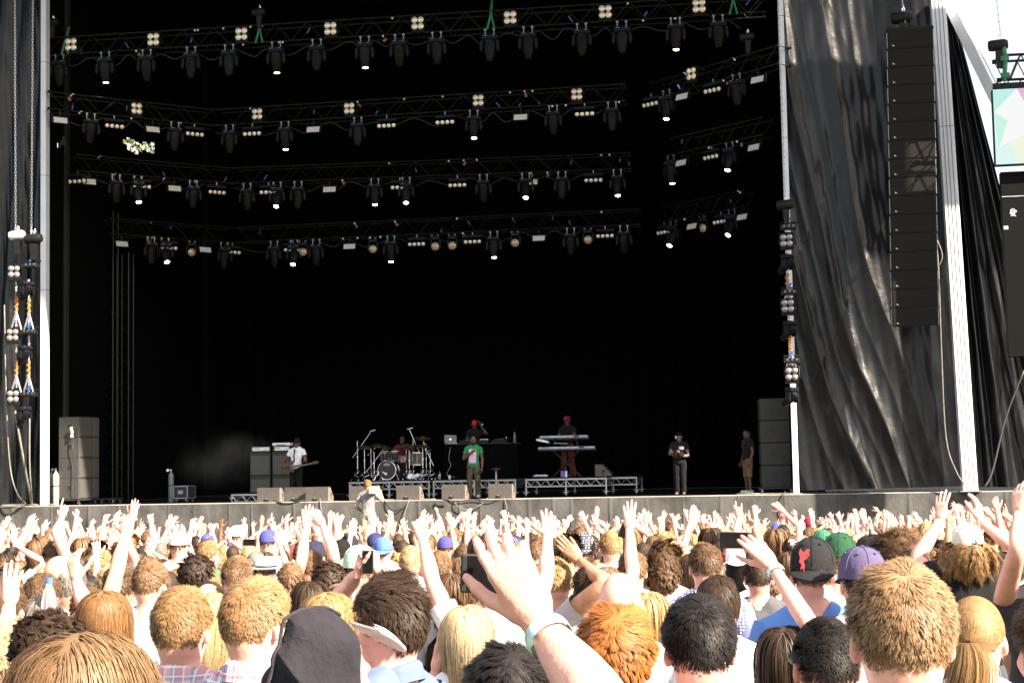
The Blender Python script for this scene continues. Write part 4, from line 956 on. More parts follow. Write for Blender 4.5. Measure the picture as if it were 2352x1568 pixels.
def hair_mesh(kind, lod, seed=0, under=False):
    key = (kind, lod, seed, under); NORM.clear()
    if key in HAIRM: return HAIRM[key]
    rg = np.random.default_rng(hash(kind) % 997 + seed * 31 if False else sum(map(ord, kind)) + seed * 31 + lod)
    n = {2: 34000 if kind in ('long', 'wavy', 'bob') else 20000, 1: 6000 if kind in ('long', 'wavy', 'bob') else 4500, 0: 950}[lod]; seg = {'long': 11, 'wavy': 13, 'bob': 10, 'curly': 8, 'afro': 9, 'mop': 10}.get(kind, 5)
    if lod == 0: seg = min(seg, 7)
    w = {2: .00075, 1: .0016, 0: .0042}[lod] * ((.85 if lod == 2 else 1.2) if kind in ('long', 'wavy', 'bob') else 1.1 if kind in ('pony', 'bun') else 1.4 if kind in ('curly', 'afro', 'mop') else 1.0) * (.8 if kind in ('crop',) else 1)
    C, r = strands(kind, n, rg, seg)
    if under: k_ = ((C[:, 0] - HC) / HR)[:, 2] < .12; C, r = C[k_], r[k_]
    V, Q, a = ribbons(C, r, w, rg)
    g = {'crop': .002, 'balding': .002, 'short': .004, 'sleek': .003, 'tousled': .008, 'quiff': .006, 'curly': .022, 'afro': .045, 'mop': .012, 'pony': .002, 'bun': .002}.get(kind, .004)
    cV, cQ = cap_shell(g, 22 if lod else 12, .08 if kind not in ('curly', 'afro') else .0, crown=.80 if kind == 'balding' else None)
    if under: cQ = cQ[(cV[cQ][:, :, 2].max(1) - HC[2]) / HR[2] < .3]
    cn = (cV - HC) / HR ** 2; NORM.append(cn / np.linalg.norm(cn, axis=1)[:, None])
    parts = [(V, Q), (cV, cQ)]; at_ = [a, np.full(len(cV), .28 if kind in ('long', 'wavy', 'bob', 'pony', 'bun') else .22)]
    if kind in ('pony', 'bun'):
        tie = np.array((0, -.122, 1.632)); m = {2: 900, 1: 400, 0: 120}[lod]
        if kind == 'pony':
            k = 8; t = np.linspace(0, 1, k)[None, :]; o = rg.normal(size=(m, 2)) * .012; mid = np.sin(t * PI * .8)
            x = o[:, :1] * (1 + 1.3 * mid) + .012 * np.sin(t * 5); y = tie[1] - .045 * np.sin(np.minimum(t * 2.2, 1.6)) + o[:, 1:] * (1 + 1.2 * mid); z = tie[2] - .26 * t ** 1.25 + .012 * mid
            Cp = np.stack([x, y, np.broadcast_to(z, x.shape)], -1)
        else:
            k = 9; t = np.linspace(0, 1, k)[None, :]; ph = rg.uniform(0, 6.28, (m, 1)); ax = rg.uniform(0, PI, (m, 1)); rr = .036 * rg.uniform(.7, 1.05, (m, 1)); a_ = ph + t * 3.2
            Cp = np.stack([rr * np.cos(a_), tie[1] - .022 + rr * np.sin(a_) * np.sin(ax) * .8, tie[2] + .02 + rr * np.sin(a_) * np.cos(ax)], -1)
        r2 = np.clip(.5 + .25 * rg.normal(size=m), 0, 1); V2, Q2, a2 = ribbons(Cp, r2, w * 1.2, rg); parts.append((V2, Q2)); at_.append(a2)
    V, Q = join(parts); me = np_mesh('hair', V, Q, mats=[m_hair], attr={'rnd': np.concatenate(at_)})
    me.normals_split_custom_set_from_vertices(np.concatenate(NORM).astype(np.float32).tolist()); HAIRM[key] = me; return me

# ------------------------------------------------------------------ materials and clothes of people
m_skin = objcol_mat('skin', .52, .35, .13, 17, bump=.12, bscale=70)
m_clothc = objcol_mat('cotton', .85, .2, .10, 9, bump=.55, bscale=16, sheen=.1)
m_clothf = objcol_mat('smooth_cloth', .75, .25, .07, 6, bump=.25, bscale=22)
m_shoe = mat('shoe', (.5, .55, .65), .6, var=.2)
def plaid(name, base, c1, c2, c3, s1=34.0):
    m, nt, N, L, b = newmat(name); tc = N.new('ShaderNodeTexCoord'); cur = None
    rgb = N.new('ShaderNodeRGB'); rgb.outputs[0].default_value = (*base, 1); cur = rgb.outputs[0]
    for dir_, sc_, thr, c, ph in (('X', s1, .55, c1, 0), ('Z', s1, .55, c1, 1.0), ('X', s1, .82, c2, 2.2), ('Z', s1, .82, c2, 2.7), ('X', s1 * 2, .93, c3, .7), ('Z', s1 * 2, .93, c3, 1.2)):
        wv = N.new('ShaderNodeTexWave'); wv.bands_direction = dir_; wv.inputs['Scale'].default_value = sc_ / 6.2; wv.inputs['Phase Offset'].default_value = ph; wv.inputs['Distortion'].default_value = .4
        L.new(tc.outputs['Object'], wv.inputs['Vector']); gt = N.new('ShaderNodeMath'); gt.operation = 'GREATER_THAN'; gt.inputs[1].default_value = thr; L.new(wv.outputs['Fac'], gt.inputs[0])
        ml = N.new('ShaderNodeMath'); ml.operation = 'MULTIPLY'; ml.inputs[1].default_value = .65; L.new(gt.outputs[0], ml.inputs[0])
        mx = N.new('ShaderNodeMix'); mx.data_type = 'RGBA'; L.new(ml.outputs[0], mx.inputs['Factor']); L.new(cur, mx.inputs['A']); mx.inputs['B'].default_value = (*c, 1); cur = mx.outputs['Result']
    L.new(cur, b.inputs['Base Color']); b.inputs['Roughness'].default_value = .85; return m
m_plaid1 = plaid('pink_plaid', (.62, .5, .5), (.45, .2, .24), (.2, .22, .34), (.75, .7, .7))
m_plaid2 = plaid('red_blue_plaid', (.62, .62, .68), (.12, .15, .32), (.5, .06, .08), (.8, .8, .85))
m_check = plaid('small_check', (.68, .68, .72), (.2, .2, .26), (.5, .5, .55), (.85, .85, .85), 80)
def stripes(name, a, c, sc_, d='X'):
    m, nt, N, L, b = newmat(name); tc = N.new('ShaderNodeTexCoord'); wv = N.new('ShaderNodeTexWave'); wv.bands_direction = d; wv.inputs['Scale'].default_value = sc_; L.new(tc.outputs['Object'], wv.inputs['Vector'])
    rp = N.new('ShaderNodeValToRGB'); rp.color_ramp.interpolation = 'CONSTANT'; rp.color_ramp.elements[0].color = (*a, 1); rp.color_ramp.elements[1].color = (*c, 1); rp.color_ramp.elements[1].position = .6
    L.new(wv.outputs['Fac'], rp.inputs['Fac']); L.new(rp.outputs['Color'], b.inputs['Base Color']); b.inputs['Roughness'].default_value = .85; return m
def dots(name, a, c, sc_):
    m, nt, N, L, b = newmat(name); tc = N.new('ShaderNodeTexCoord'); vo = N.new('ShaderNodeTexVoronoi'); vo.inputs['Scale'].default_value = sc_; vo.inputs['Randomness'].default_value = .15; L.new(tc.outputs['Object'], vo.inputs['Vector'])
    rp = N.new('ShaderNodeValToRGB'); rp.color_ramp.interpolation = 'CONSTANT'; rp.color_ramp.elements[0].color = (*c, 1); rp.color_ramp.elements[1].color = (*a, 1); rp.color_ramp.elements[1].position = .3
    L.new(vo.outputs['Distance'], rp.inputs['Fac']); L.new(rp.outputs['Color'], b.inputs['Base Color']); b.inputs['Roughness'].default_value = .8; return m
m_dots = dots('polka_dots', (.03, .04, .08), (.75, .65, .3), 52)
m_camo = mat('camouflage', (.07, .075, .045), .85, var=.75, scale=11)
BODYM = {}
def body_mesh(lod, w, arms):
    """arms: list of (S, E, W, pose, side, palm, hdir)"""
    key = (lod, w, repr(arms))
    if key in BODYM: return BODYM[key]
    parts = [CORE[1 if lod else 0][w]]
    for S, E, W, pose, side, palm, hdir in arms: parts += arm_parts(S, E, W, pose, 1 if lod else 0, side, palm, hdir, 1.0 if w == 0 else .84)
    V, Q = join(parts); BODYM[key] = np_mesh('person', V, Q, mats=[m_skin]); return BODYM[key]
SHIRTM = {}
def shirt_mesh(lod, w, arms, kind='tee', m=None):
    key = (lod, w, kind, (m or m_clothc).name, repr([(a[0], a[1]) for a in arms]))
    if key in SHIRTM: return SHIRTM[key]
    parts = [GARM[1 if lod else 0][w]]
    if kind != 'tank':
        for S, E, W, *_ in arms:
            th = 1.0 if w == 0 else .88; parts.append(sleeve(S, E, 1.02 if kind == 'long' else .55, lod, .014, th))
            if kind == 'long':
                P = smooth_path([np.array(E), (np.array(E) + np.array(W)) / 2, np.array(W) - .02 * unit(np.array(W) - np.array(E))], 7); parts.append(sweep(P, np.linspace(.060, .043, 7) * th, 12, caps=False))
    if kind == 'collar':
        n = 18; a = np.linspace(0, 2 * PI, n + 1)[:-1]; ring = lambda r, z, tilt=.03: np.stack([r * np.cos(a), -.024 + r * np.sin(a) * .95, z + tilt * -np.sin(a)], -1)
        V = np.concatenate([ring(.075, 1.455), ring(.071, 1.505), ring(.083, 1.495), ring(.094, 1.448)]); Q = [(i * n + t, i * n + (t + 1) % n, (i + 1) * n + (t + 1) % n, (i + 1) * n + t) for i in range(3) for t in range(n)]; parts.append((V, np.array(Q)))
    V, Q = join(parts); SHIRTM[key] = np_mesh('shirt', V, Q, mats=[m or m_clothc]); return SHIRTM[key]
TROUM = {}
def trouser_mesh(lod, m=None, stance=0.0, zend=.04):
    key = (lod, (m or m_clothc).name, stance, zend)
    if key not in TROUM: V, Q = (TROU[lod] if stance == 0 and zend == .04 else trousers(.014, stance=stance, zend=zend)); TROUM[key] = np_mesh('trousers', V, Q, mats=[m or m_clothc])
    return TROUM[key]
CAPM = {}
def cap_mesh(kind, m):
    key = (kind, m.name)
    if key in CAPM: return CAPM[key]
    c = HC + np.array((0, 0, .018)); n, k = 24, 9; vs = []; fs = []
    for i in range(k):
        a = i / (k - 1) * PI / 2; 
        for j in range(n):
            b = 2 * PI * j / n; e = 1 + .012 * abs(math.sin(b * 3)) * math.cos(a)
            up = 1.04 if kind != 'snap' else 1.06
            vs.append(c + np.array(((HR[0] + .013) * math.cos(a) ** .75 * math.cos(b) * e, (HR[1] + .014) * math.cos(a) ** .75 * math.sin(b) * e, (HR[2] * up) * math.sin(a) - .012 * (i == 0))))
    fs = [(i * n + j, i * n + (j + 1) % n, (i + 1) * n + (j + 1) % n, (i + 1) * n + j) for i in range(k - 1) for j in range(n)]
    mb = MB(); mb.add(vs, fs); mb.lathe([(.008, 0), (.007, .006), (.001, .008)], c + (0, 0, HR[2] * 1.04), 10)
    for k2 in range(6):
        b2 = PI / 6 + k2 * PI / 3; mb.tube([c + np.array(((HR[0] + .0145) * math.cos(a_) ** .75 * math.cos(b2), (HR[1] + .0155) * math.cos(a_) ** .75 * math.sin(b2), HR[2] * 1.045 * math.sin(a_))) for a_ in np.linspace(.02, PI / 2 - .05, 9)], .0022, 5)
        e_ = c + np.array(((HR[0] + .0135) * .72 * math.cos(b2 + .52), (HR[1] + .0145) * .72 * math.sin(b2 + .52), HR[2] * 1.04 * .79)); mb.lathe([(.006, -.002), (.006, .003), (.003, .004)], e_, 8, unit(e_ - c))
    if kind == 'strap':   # rear opening with adjuster strap: a dark patch under an arch
        pass
    CAPM[key] = mb.mesh('cap', m, True); return CAPM[key]
def brim_mesh(m, back=False, flat=False, droop=.02):
    key = ('brim', m.name, back, droop)
    if key in CAPM: return CAPM[key]
    c = HC + np.array((0, 0, .012)); sgn = -1 if back else 1; n = 15; top = []; 
    for r_, dz in ((0, 0), (.5, -.35), (1, -1.0)):
        for j in range(n):
            b = PI * (.1 + .8 * j / (n - 1)); e = r_ * .075 * math.sin(b) ** .8
            top.append(c + np.array(((HR[0] + .011 + e * .25) * math.cos(b), sgn * ((HR[1] + .012) * math.sin(b) + e), dz * droop - .010 + .012 * math.cos(b * 2) * r_)))
    bot = [p - np.array((0, 0, .005)) for p in top]; m_ = len(top)
    fs = [(i * n + j, i * n + j + 1, (i + 1) * n + j + 1, (i + 1) * n + j) for i in range(2) for j in range(n - 1)]; fs += [tuple(q + m_ for q in f[::-1]) for f in fs]
    fs += [(2 * n + j, 2 * n + j + 1, m_ + 2 * n + j + 1, m_ + 2 * n + j) for j in range(n - 1)]
    mb = MB(); mb.add(top + bot, fs); CAPM[key] = mb.mesh('brim', m, True); return CAPM[key]
m_cap = objcol_mat('cap_cloth', .9, .12, .14, 12, bump=.35, bscale=45)
def fedora_mesh():
    if 'fed' not in CAPM:
        c = HC + np.array((0, 0, .03)); mb = MB(); mb.lathe([(.165, .012), (.15, .0), (.095, -.002), (.092, .03), (.088, .085), (.07, .105), (.03, .095), (.001, .092)], c, 28); mb.v = [(x, y * 1.15, z) for x, y, z in mb.v]
        b = MB(); b.lathe([(.0945, .0), (.0940, .032)], c, 28); b.v = [(x * 1.01, y * 1.162, z) for x, y, z in b.v]; CAPM['fed'] = (mb.mesh('hat', m_cap, True), b.mesh('hat_band', m_rub, True))
    return CAPM['fed']
def glasses_mesh(m):
    key = 'gl' + m.name
    if key not in CAPM:
        mb = MB()
        for s in (-1, 1): mb.box((s * .083, .045, 1.635), (.005, .10, .012)); mb.box((s * .040, .104, 1.630), (.056, .006, .04), rotz(-s * .2), ch=.002)
        mb.box((0, .11, 1.64), (.03, .006, .008)); CAPM[key] = mb.mesh('sunglasses', m)
    return CAPM[key]
m_glass = mat('dark_amber_lens', (.06, .03, .01), .15, spec=.8)

def person(loc, s, rz, label, skin, shirt, hair=None, arms=None, lod=0, w=0, kind='tee', trous=(.05, .06, .09), cap=None, group=None, seed=0, shirt_m=None, trous_m=None, extra=None, tilt=(0, 0), stance=0.0, zend=.04, legs=True):
    """hair: (kind, colour); cap: (kind, colour[, backwards]); arms: list for body_mesh"""
    if arms is None: arms = [(*DOWN[1], 'relaxed', 1, (-1, 0, 0), None), (*DOWN[-1], 'relaxed', -1, (1, 0, 0), None)]
    o = obj('person', body_mesh(1 if lod else 0, w, arms)); o.location = loc; o.scale = (s,) * 3; o.rotation_euler = (tilt[0], tilt[1], rz); o.color = (*skin, 1)
    tag(o, label, 'person', group)
    c = obj('shirt', shirt_mesh(1 if lod else 0, w, arms, kind, shirt_m), o); c.color = (*shirt, 1)
    if legs: t = obj('trousers', trouser_mesh(1 if lod else 0, trous_m, stance, zend), o); t.color = (*trous, 1)
    if hair: h = obj('hair', hair_mesh(hair[0], lod, seed, bool(cap)), o); h.color = (*hair[1], 1)
    if cap:
        if cap[0] == 'fedora':
            a, b = fedora_mesh(); h = obj('hat', a, o); h.color = (*cap[1], 1); obj('hat_band', b, h)
        else:
            mm = cap[3] if len(cap) > 3 else m_cap; h = obj('cap', cap_mesh('cap', mm), o); h.color = (*cap[1], 1)
            b = obj('brim', brim_mesh(mm, back=bool(cap[2])), h); b.color = (*cap[1], 1)
    return o
# ------------------------------------------------------------------ writing
def text(s, size, loc, parent, m, rot=(PI / 2, 0, 0), name='lettering', sx=1.0):
    c = bpy.data.curves.new(name, 'FONT'); c.body = s; c.size = size; c.align_x = 'CENTER'; c.align_y = 'CENTER'; c.extrude = .001; c.materials.append(m)
    t_ = bpy.data.objects.new('t', c); COL.objects.link(t_); dg = bpy.context.evaluated_depsgraph_get(); me = bpy.data.meshes.new_from_object(t_.evaluated_get(dg)); bpy.data.objects.remove(t_); me.name = name
    o = obj(name, me, parent, loc); o.rotation_euler = rot; o.scale.x = sx; return o
# ------------------------------------------------------------------ tall speaker stacks at the sides
def bx(w, d, h, ch=.012): b = MB(); b.box((0, 0, h / 2), (w, d, h), ch=ch); return b
SG = 'subwoofers stacked at the left stage corner'
p = dk(181, 44.0); ys = .57
nS = R(-35)
for k in range(4):
    o = thing('subwoofer', ['lowest', 'second from bottom', 'third from bottom', 'topmost'][k] + ' grey-brown subwoofer of the left corner stack, handle on its wide side', 'speaker', (p[0] - .1, p[1], DZ + .17 + .605 * k), R(-11), SG)
    obj('cabinet', bx(.72, .68, .60).mesh('cabinet', m_cab), o)
    b = MB(); b.box((.365, .0, .30), (.02, .58, .53), ch=.006); obj('grille', b.mesh('grille', m_grille), o)
    b = MB(); b.box((.05, -.343, .34), (.17, .012, .14), ch=.004); h = obj('handle', b.mesh('handle', m_grille), o); b = MB(); b.box((.05, -.351, .34), (.125, .008, .10)); obj('handle_recess', b.mesh('handle_recess', m_rub), h)
    o2 = thing('subwoofer', ['lowest', 'second from bottom', 'third from bottom', 'topmost'][k] + ' grey-brown subwoofer of the narrow rear column beside the left corner stack', 'speaker', (p[0] - .0, p[1] + .50, DZ + .17 + .605 * k), R(-11), SG)
    obj('cabinet', bx(.72, .30, .60).mesh('cabinet', m_cab), o2); b = MB(); b.box((.365, 0, .30), (.02, .24, .53), ch=.006); obj('grille', b.mesh('grille', m_grille), o2)
def dolly(c, rz, w, d, label):
    o = thing('caster_dolly', label, 'dolly', tuple(c), rz); b = MB(); b.box((0, 0, .145), (w, d, .045), ch=.006); obj('board', b.mesh('board', m_case), o)
    for sx in (-1, 1):
        for sy in (-1, 1):
            b = MB(); b.cyl((-.02, 0, 0), (.02, 0, 0), .05, n=12); b.box((0, 0, .05), (.06, .03, .05)); obj('caster', b.mesh('caster', m_alu), o, (sx * (w / 2 - .1), sy * (d / 2 - .08), .055))
dolly((p[0] - .12, p[1] + .1, DZ), R(-11), .95, .95, 'black caster dolly under the left corner subwoofer stack'); dolly((p[0] + .75, p[1] + .6, DZ), R(-11), .6, .5, 'black caster dolly poking out right of the left corner stack')
b = MB(); q = p + np.array((-.1, -.42, 0)); 
cable([(q[0] + .15, q[1] - .02, DZ + 2.3), (q[0] + .13, q[1] - .05, DZ + 1.8), (q[0] + .22, q[1] - .06, DZ + 1.2), (q[0] + .2, q[1] - .05, DZ + .4), (q[0] + .3, q[1], DZ + .05)], 'black cable hanging down the side of the left subwoofer stack', r=.014, m=m_cabled)
b = MB(); c = q + (.06, -.03, 2.18); b.box(c + (0, 0, .06), (.06, .05, .10), ch=.01); b.box(c + (.03, 0, -.06), (.07, .05, .12), rotz(.4), ch=.01); b.box(c + (.03, 0, -.17), (.09, .06, .07), ch=.01)
tag(b.build('cable_connector', m_plastw), 'white connectors hanging on the side of the topmost left subwoofer', 'connector')
for k in range(4):
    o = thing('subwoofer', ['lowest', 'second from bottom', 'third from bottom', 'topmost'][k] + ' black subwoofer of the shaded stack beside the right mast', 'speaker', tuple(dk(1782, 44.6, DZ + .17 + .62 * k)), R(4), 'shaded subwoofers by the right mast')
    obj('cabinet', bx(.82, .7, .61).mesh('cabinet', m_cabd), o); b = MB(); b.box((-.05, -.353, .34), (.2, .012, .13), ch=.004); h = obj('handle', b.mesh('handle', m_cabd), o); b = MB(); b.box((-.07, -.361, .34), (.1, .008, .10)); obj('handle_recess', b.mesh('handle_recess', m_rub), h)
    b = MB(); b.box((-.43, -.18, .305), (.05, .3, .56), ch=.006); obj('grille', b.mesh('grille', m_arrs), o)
dolly(dk(1782, 44.6), R(4), 1.0, .8, 'black caster dolly under the shaded stack beside the right mast')
def cylinder(loc, h, r, m, label):
    o = thing('gas_cylinder', label, 'gas cylinder', tuple(loc)); b = MB(); b.lathe([(r * .9, 0), (r, .02), (r, h * .78), (r * .8, h * .85), (r * .35, h * .9), (r * .3, h * .93)], n=18); obj('tank', b.mesh('tank', m, True), o)
    b = MB(); b.lathe([(r * .22, h * .92), (r * .22, h)], n=10); b.cyl((-r * 1.1, 0, h * .97), (r * .3, 0, h * .97), .018); b.cyl((-r * 1.2, -.02, h * .97), (-r * 1.2, .02, h * .97), .045, n=12); obj('valve', b.mesh('valve', m_chrome, True), o)
    b = MB(); b.lathe([(r * 1.01, h * .5), (r * 1.02, h * .515), (r * 1.01, h * .53)], n=18); obj('band', b.mesh('band', m_rub), o)
cylinder(dk(128, 43.7), 1.08, .095, m_gas, 'pale gas cylinder between the left mast and the speaker stack'); cylinder(dk(118, 44.2), 1.05, .09, m_gas, 'second gas cylinder half hidden behind the left mast')
cylinder(dk(393, 45.5), 1.0, .085, m_gasd, 'dim gas cylinder standing beside the flight case')
o = thing('flight_case', 'black flight case with pale metal edges on casters, in the smoke', 'case', tuple(dk(424, 45.6)), R(-15))
b = MB(); b.box((0, 0, .3), (.5, .4, .36)); obj('body', b.mesh('body', m_case), o)
b = MB()
for sx in (-1, 1):
    for sy in (-1, 1): b.box((sx * .25, sy * .2, .3), (.03, .03, .38))
    for z in (.12, .48): b.box((0, sx * .2, z), (.5, .03, .03)); b.box((sx * .25, 0, z), (.03, .4, .03))
b.box((0, -.205, .30), (.18, .012, .11)); obj('edging', b.mesh('edging', m_alu), o)
for sx in (-1, 1):
    for sy in (-1, 1): b = MB(); b.cyl((-.02, 0, .055), (.02, 0, .055), .055, n=12); b.box((0, 0, .1), (.05, .04, .03)); obj('caster', b.mesh('caster', m_alu), o, (sx * .18, sy * .13, 0))
# stacked truss towers deep on the left
for x, lab in ((232, 'thin vertical truss tower deep on the left of the stage, by the speaker stack'), (268, 'dim inner vertical truss tower deep on the left of the stage')):
    o = thing('truss_tower', lab, 'truss', tuple(dk(x, 49))); b = MB(); H_ = 9.6 if x < 250 else 8.2
    for sx in (0, .4):
        for sy in (0, .4): b.cyl((sx, sy, 0), (sx, sy, H_), .03, n=6)
    obj('chord', b.mesh('chord', m_truss, True), o); b = MB()
    for k in range(int(H_ / .6)):
        z = k * .6; b.cyl((0, 0, z), (.4, 0, z + .3), .014, n=4); b.cyl((.4, 0, z + .3), (0, 0, z + .6), .014, n=4); b.cyl((.4, 0, z), (.4, .4, z + .3), .014, n=4)
    obj('lattice', b.mesh('lattice', m_truss), o)
o = thing('roof_mast', 'dark grey tower leg inside the stage behind the left speaker stack', 'mast', tuple(dk(143, 46))); b = MB(); b.box((0, 0, 9), (.28, .28, 18), ch=.01); obj('column', b.mesh('column', mat('dark_grey_mast', (.02, .022, .022), .6)), o)

# ------------------------------------------------------------------ bass amplifiers
YA = 46.6
for c_, (x0, x1) in enumerate(((579, 627), (630, 672))):
    xm = (x0 + x1) / 2; lr = ('left', 'right')[c_]
    for k in range(2):
        o = thing('bass_cabinet', f"{('lower', 'upper')[k]} bass cabinet of the {lr} amplifier stack behind the bass player", 'speaker', tuple(dk(xm, YA, DZ + .04 + .72 * k)), 0, 'bass cabinets')
        wd = (x1 - x0) * sc(xm, YA); obj('cabinet', bx(wd, .45, .71).mesh('cabinet', m_amp), o); b = MB(); b.box((0, -.228, .31), (wd - .05, .012, .58), ch=.004); obj('grille', b.mesh('grille', m_ampg), o)
        b = MB(); b.box((0, -.228, .655), (wd - .1, .01, .05)); obj('port', b.mesh('port', m_rub), o)
    o = thing('amplifier_head', f"{('black amplifier head with white face on the left', 'white-faced amplifier head on the right')[c_]} bass stack", 'amplifier', tuple(dk(xm, YA, DZ + 1.48)))
    obj('case', bx(wd, .4, .17).mesh('case', m_rub), o); b = MB(); b.box((.02, -.203, .085), (wd - .1, .012, .11), ch=.003); f = obj('face_plate', b.mesh('face_plate', m_plastw), o)
    b = MB()
    for k in range(5): b.cyl((-.2 + .04 * k, -.208, .10), (-.2 + .04 * k, -.22, .10), .012, n=8); b.cyl((.12 + .03 * k, -.208, .07), (.12 + .03 * k, -.22, .07), .009, n=8)
    obj('knob', b.mesh('knob', m_rub), f)
o = thing('amplifier_head', 'small cream amplifier lying on top of the right bass stack', 'amplifier', tuple(dk(650, YA, DZ + 1.655))); obj('case', bx(.56, .36, .09, .015).mesh('case', m_plastw), o); b = MB(); b.box((0, -.182, .03), (.3, .01, .02)); obj('slot', b.mesh('slot', m_rub), o)

# ------------------------------------------------------------------ wedge monitors along the edge
MO = [(622, 43.25, 'leftmost wedge monitor, below the left bass stack'), (684, 43.6, 'wedge monitor set back below the bass player, second from the left'), (733, 43.2, 'wedge monitor right of the bass player'), (833, 43.2, 'wedge monitor half hidden by the pit camera operator'),
      (941, 43.15, 'wedge monitor below the drum kit'), (1045, 43.1, 'wedge monitor just left of the singer'), (1152, 43.1, 'rightmost wedge monitor, right of the singer')]
mm = None
for x, Y, lab in MO:
    o = thing('wedge_monitor', lab, 'speaker', tuple(dk(x, Y)), R(-2), 'wedge monitors along the stage edge')
    if mm is None:
        prof = [(-.22, 0), (.30, 0), (.30, .12), (.0, .41), (-.22, .41)]
        b = MB(); b.prism(prof, .66, (-.33, 0, 0), ((0, 1, 0), (0, 0, 1), (1, 0, 0))); s_ = MB(); s_.prism([(-.2, .02), (.28, .02), (.28, .11), (0, .39), (-.2, .39)], .004, (.33, 0, 0), ((0, 1, 0), (0, 0, 1), (1, 0, 0)))  # second prism: pale sheet on the right side, standing in for sunlight
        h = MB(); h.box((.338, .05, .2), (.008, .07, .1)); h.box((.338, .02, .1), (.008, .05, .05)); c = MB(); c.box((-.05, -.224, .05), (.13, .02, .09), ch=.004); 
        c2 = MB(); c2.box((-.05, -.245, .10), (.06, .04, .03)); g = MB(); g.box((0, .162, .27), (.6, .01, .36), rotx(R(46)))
        mm = [('cabinet', b.mesh('cabinet', m_mon)), ('sunlit_side', s_.mesh('sunlit_side', m_monlit)), ('handle', h.mesh('handle', m_rub)), ('socket_plate', c.mesh('socket_plate', m_rub)), ('plug', c2.mesh('plug', m_alu)), ('grille', g.mesh('grille', m_arr))]
    for n_, me in mm: obj(n_, me, o)
o = thing('wedge_monitor', 'dim side-on monitor right of the keyboards, behind the riser', 'speaker', tuple(dk(1386, 48.3, DZ + .5)), R(-90)); 
for n_, me in mm[:3]: obj(n_, me, o)
# cables spilling over the edge
def spill(pts, lab, r=.014, m=None): cable([at(x, y, YF - d) for x, y, d in pts], lab, r=r, m=m or m_cable)
spill([(628, 1148, -.05), (640, 1153, .05), (665, 1155, .06), (690, 1150, .03), (705, 1147, -.1)], 'dark cable drooping over the edge under the two left monitors', m=m_cabled)
spill([(736, 1146, -.1), (735, 1150, .04), (737, 1165, .08), (740, 1200, .1)], 'pale cable hanging down the skirt below the monitor right of the bass player')
spill([(941, 1146, -.1), (938, 1152, .05), (932, 1170, .1), (926, 1195, .12), (920, 1215, .1)], 'pale cable running down the skirt below the drum kit')
spill([(880, 1146, 0), (890, 1160, .1), (905, 1172, .14), (925, 1166, .1), (940, 1150, .02)], 'black cable loop over the edge left of the drum monitor', m=m_cabled)
spill([(1040, 1143, -.1), (1045, 1155, .1), (1058, 1166, .14), (1080, 1170, .14), (1105, 1158, .1), (1120, 1143, .02)], 'pale looped cable hanging over the edge below the singer')
spill([(1015, 1146, 0), (1050, 1150, .1), (1090, 1146, .1), (1125, 1150, .1), (1145, 1148, .04)], 'black cable drooping along the edge below the singer', m=m_cabled)
spill([(1158, 1142, -.1), (1160, 1150, .06), (1164, 1165, .1), (1160, 1190, .14)], 'pale cable hanging below the rightmost monitor')
spill([(1804, 1128, -.05), (1798, 1136, .06), (1796, 1152, .12), (1802, 1175, .14), (1808, 1200, .12)], 'black cable hanging down the skirt near the right mast', m=m_cabled)
cable([dk(1000, 43.0, DZ + .02), dk(985, 42.95, DZ + .02), dk(900, 43.0, DZ + .02), dk(870, 42.9, DZ + .02)], 'cable lying on the deck edge between the middle monitors')
cable([dk(1690, 43.1, DZ + .02), dk(1720, 43.0, DZ + .03), dk(1760, 43.1, DZ + .02), dk(1830, 42.95, DZ + .02), dk(1900, 43.0, DZ + .02)], 'jumble of pale cable on the deck edge by the right subwoofers', r=.02)
# stage-edge scraps of scrim hem on the right
b = MB(); a, c = dk(1850, 43.0), dk(1990, 43.1)
for k in range(16):
    t = k / 15; q = a + (c - a) * t; b.box(q + (0, .04 * math.sin(k * 2.1), .02 + .02 * math.sin(k * 1.7) ** 2), (.3, .16, .03), rotz(k * .9))
tag(b.build('scrim_hem', m_scrim), 'crumpled black hem lying along the deck below the big scrim', 'cloth')

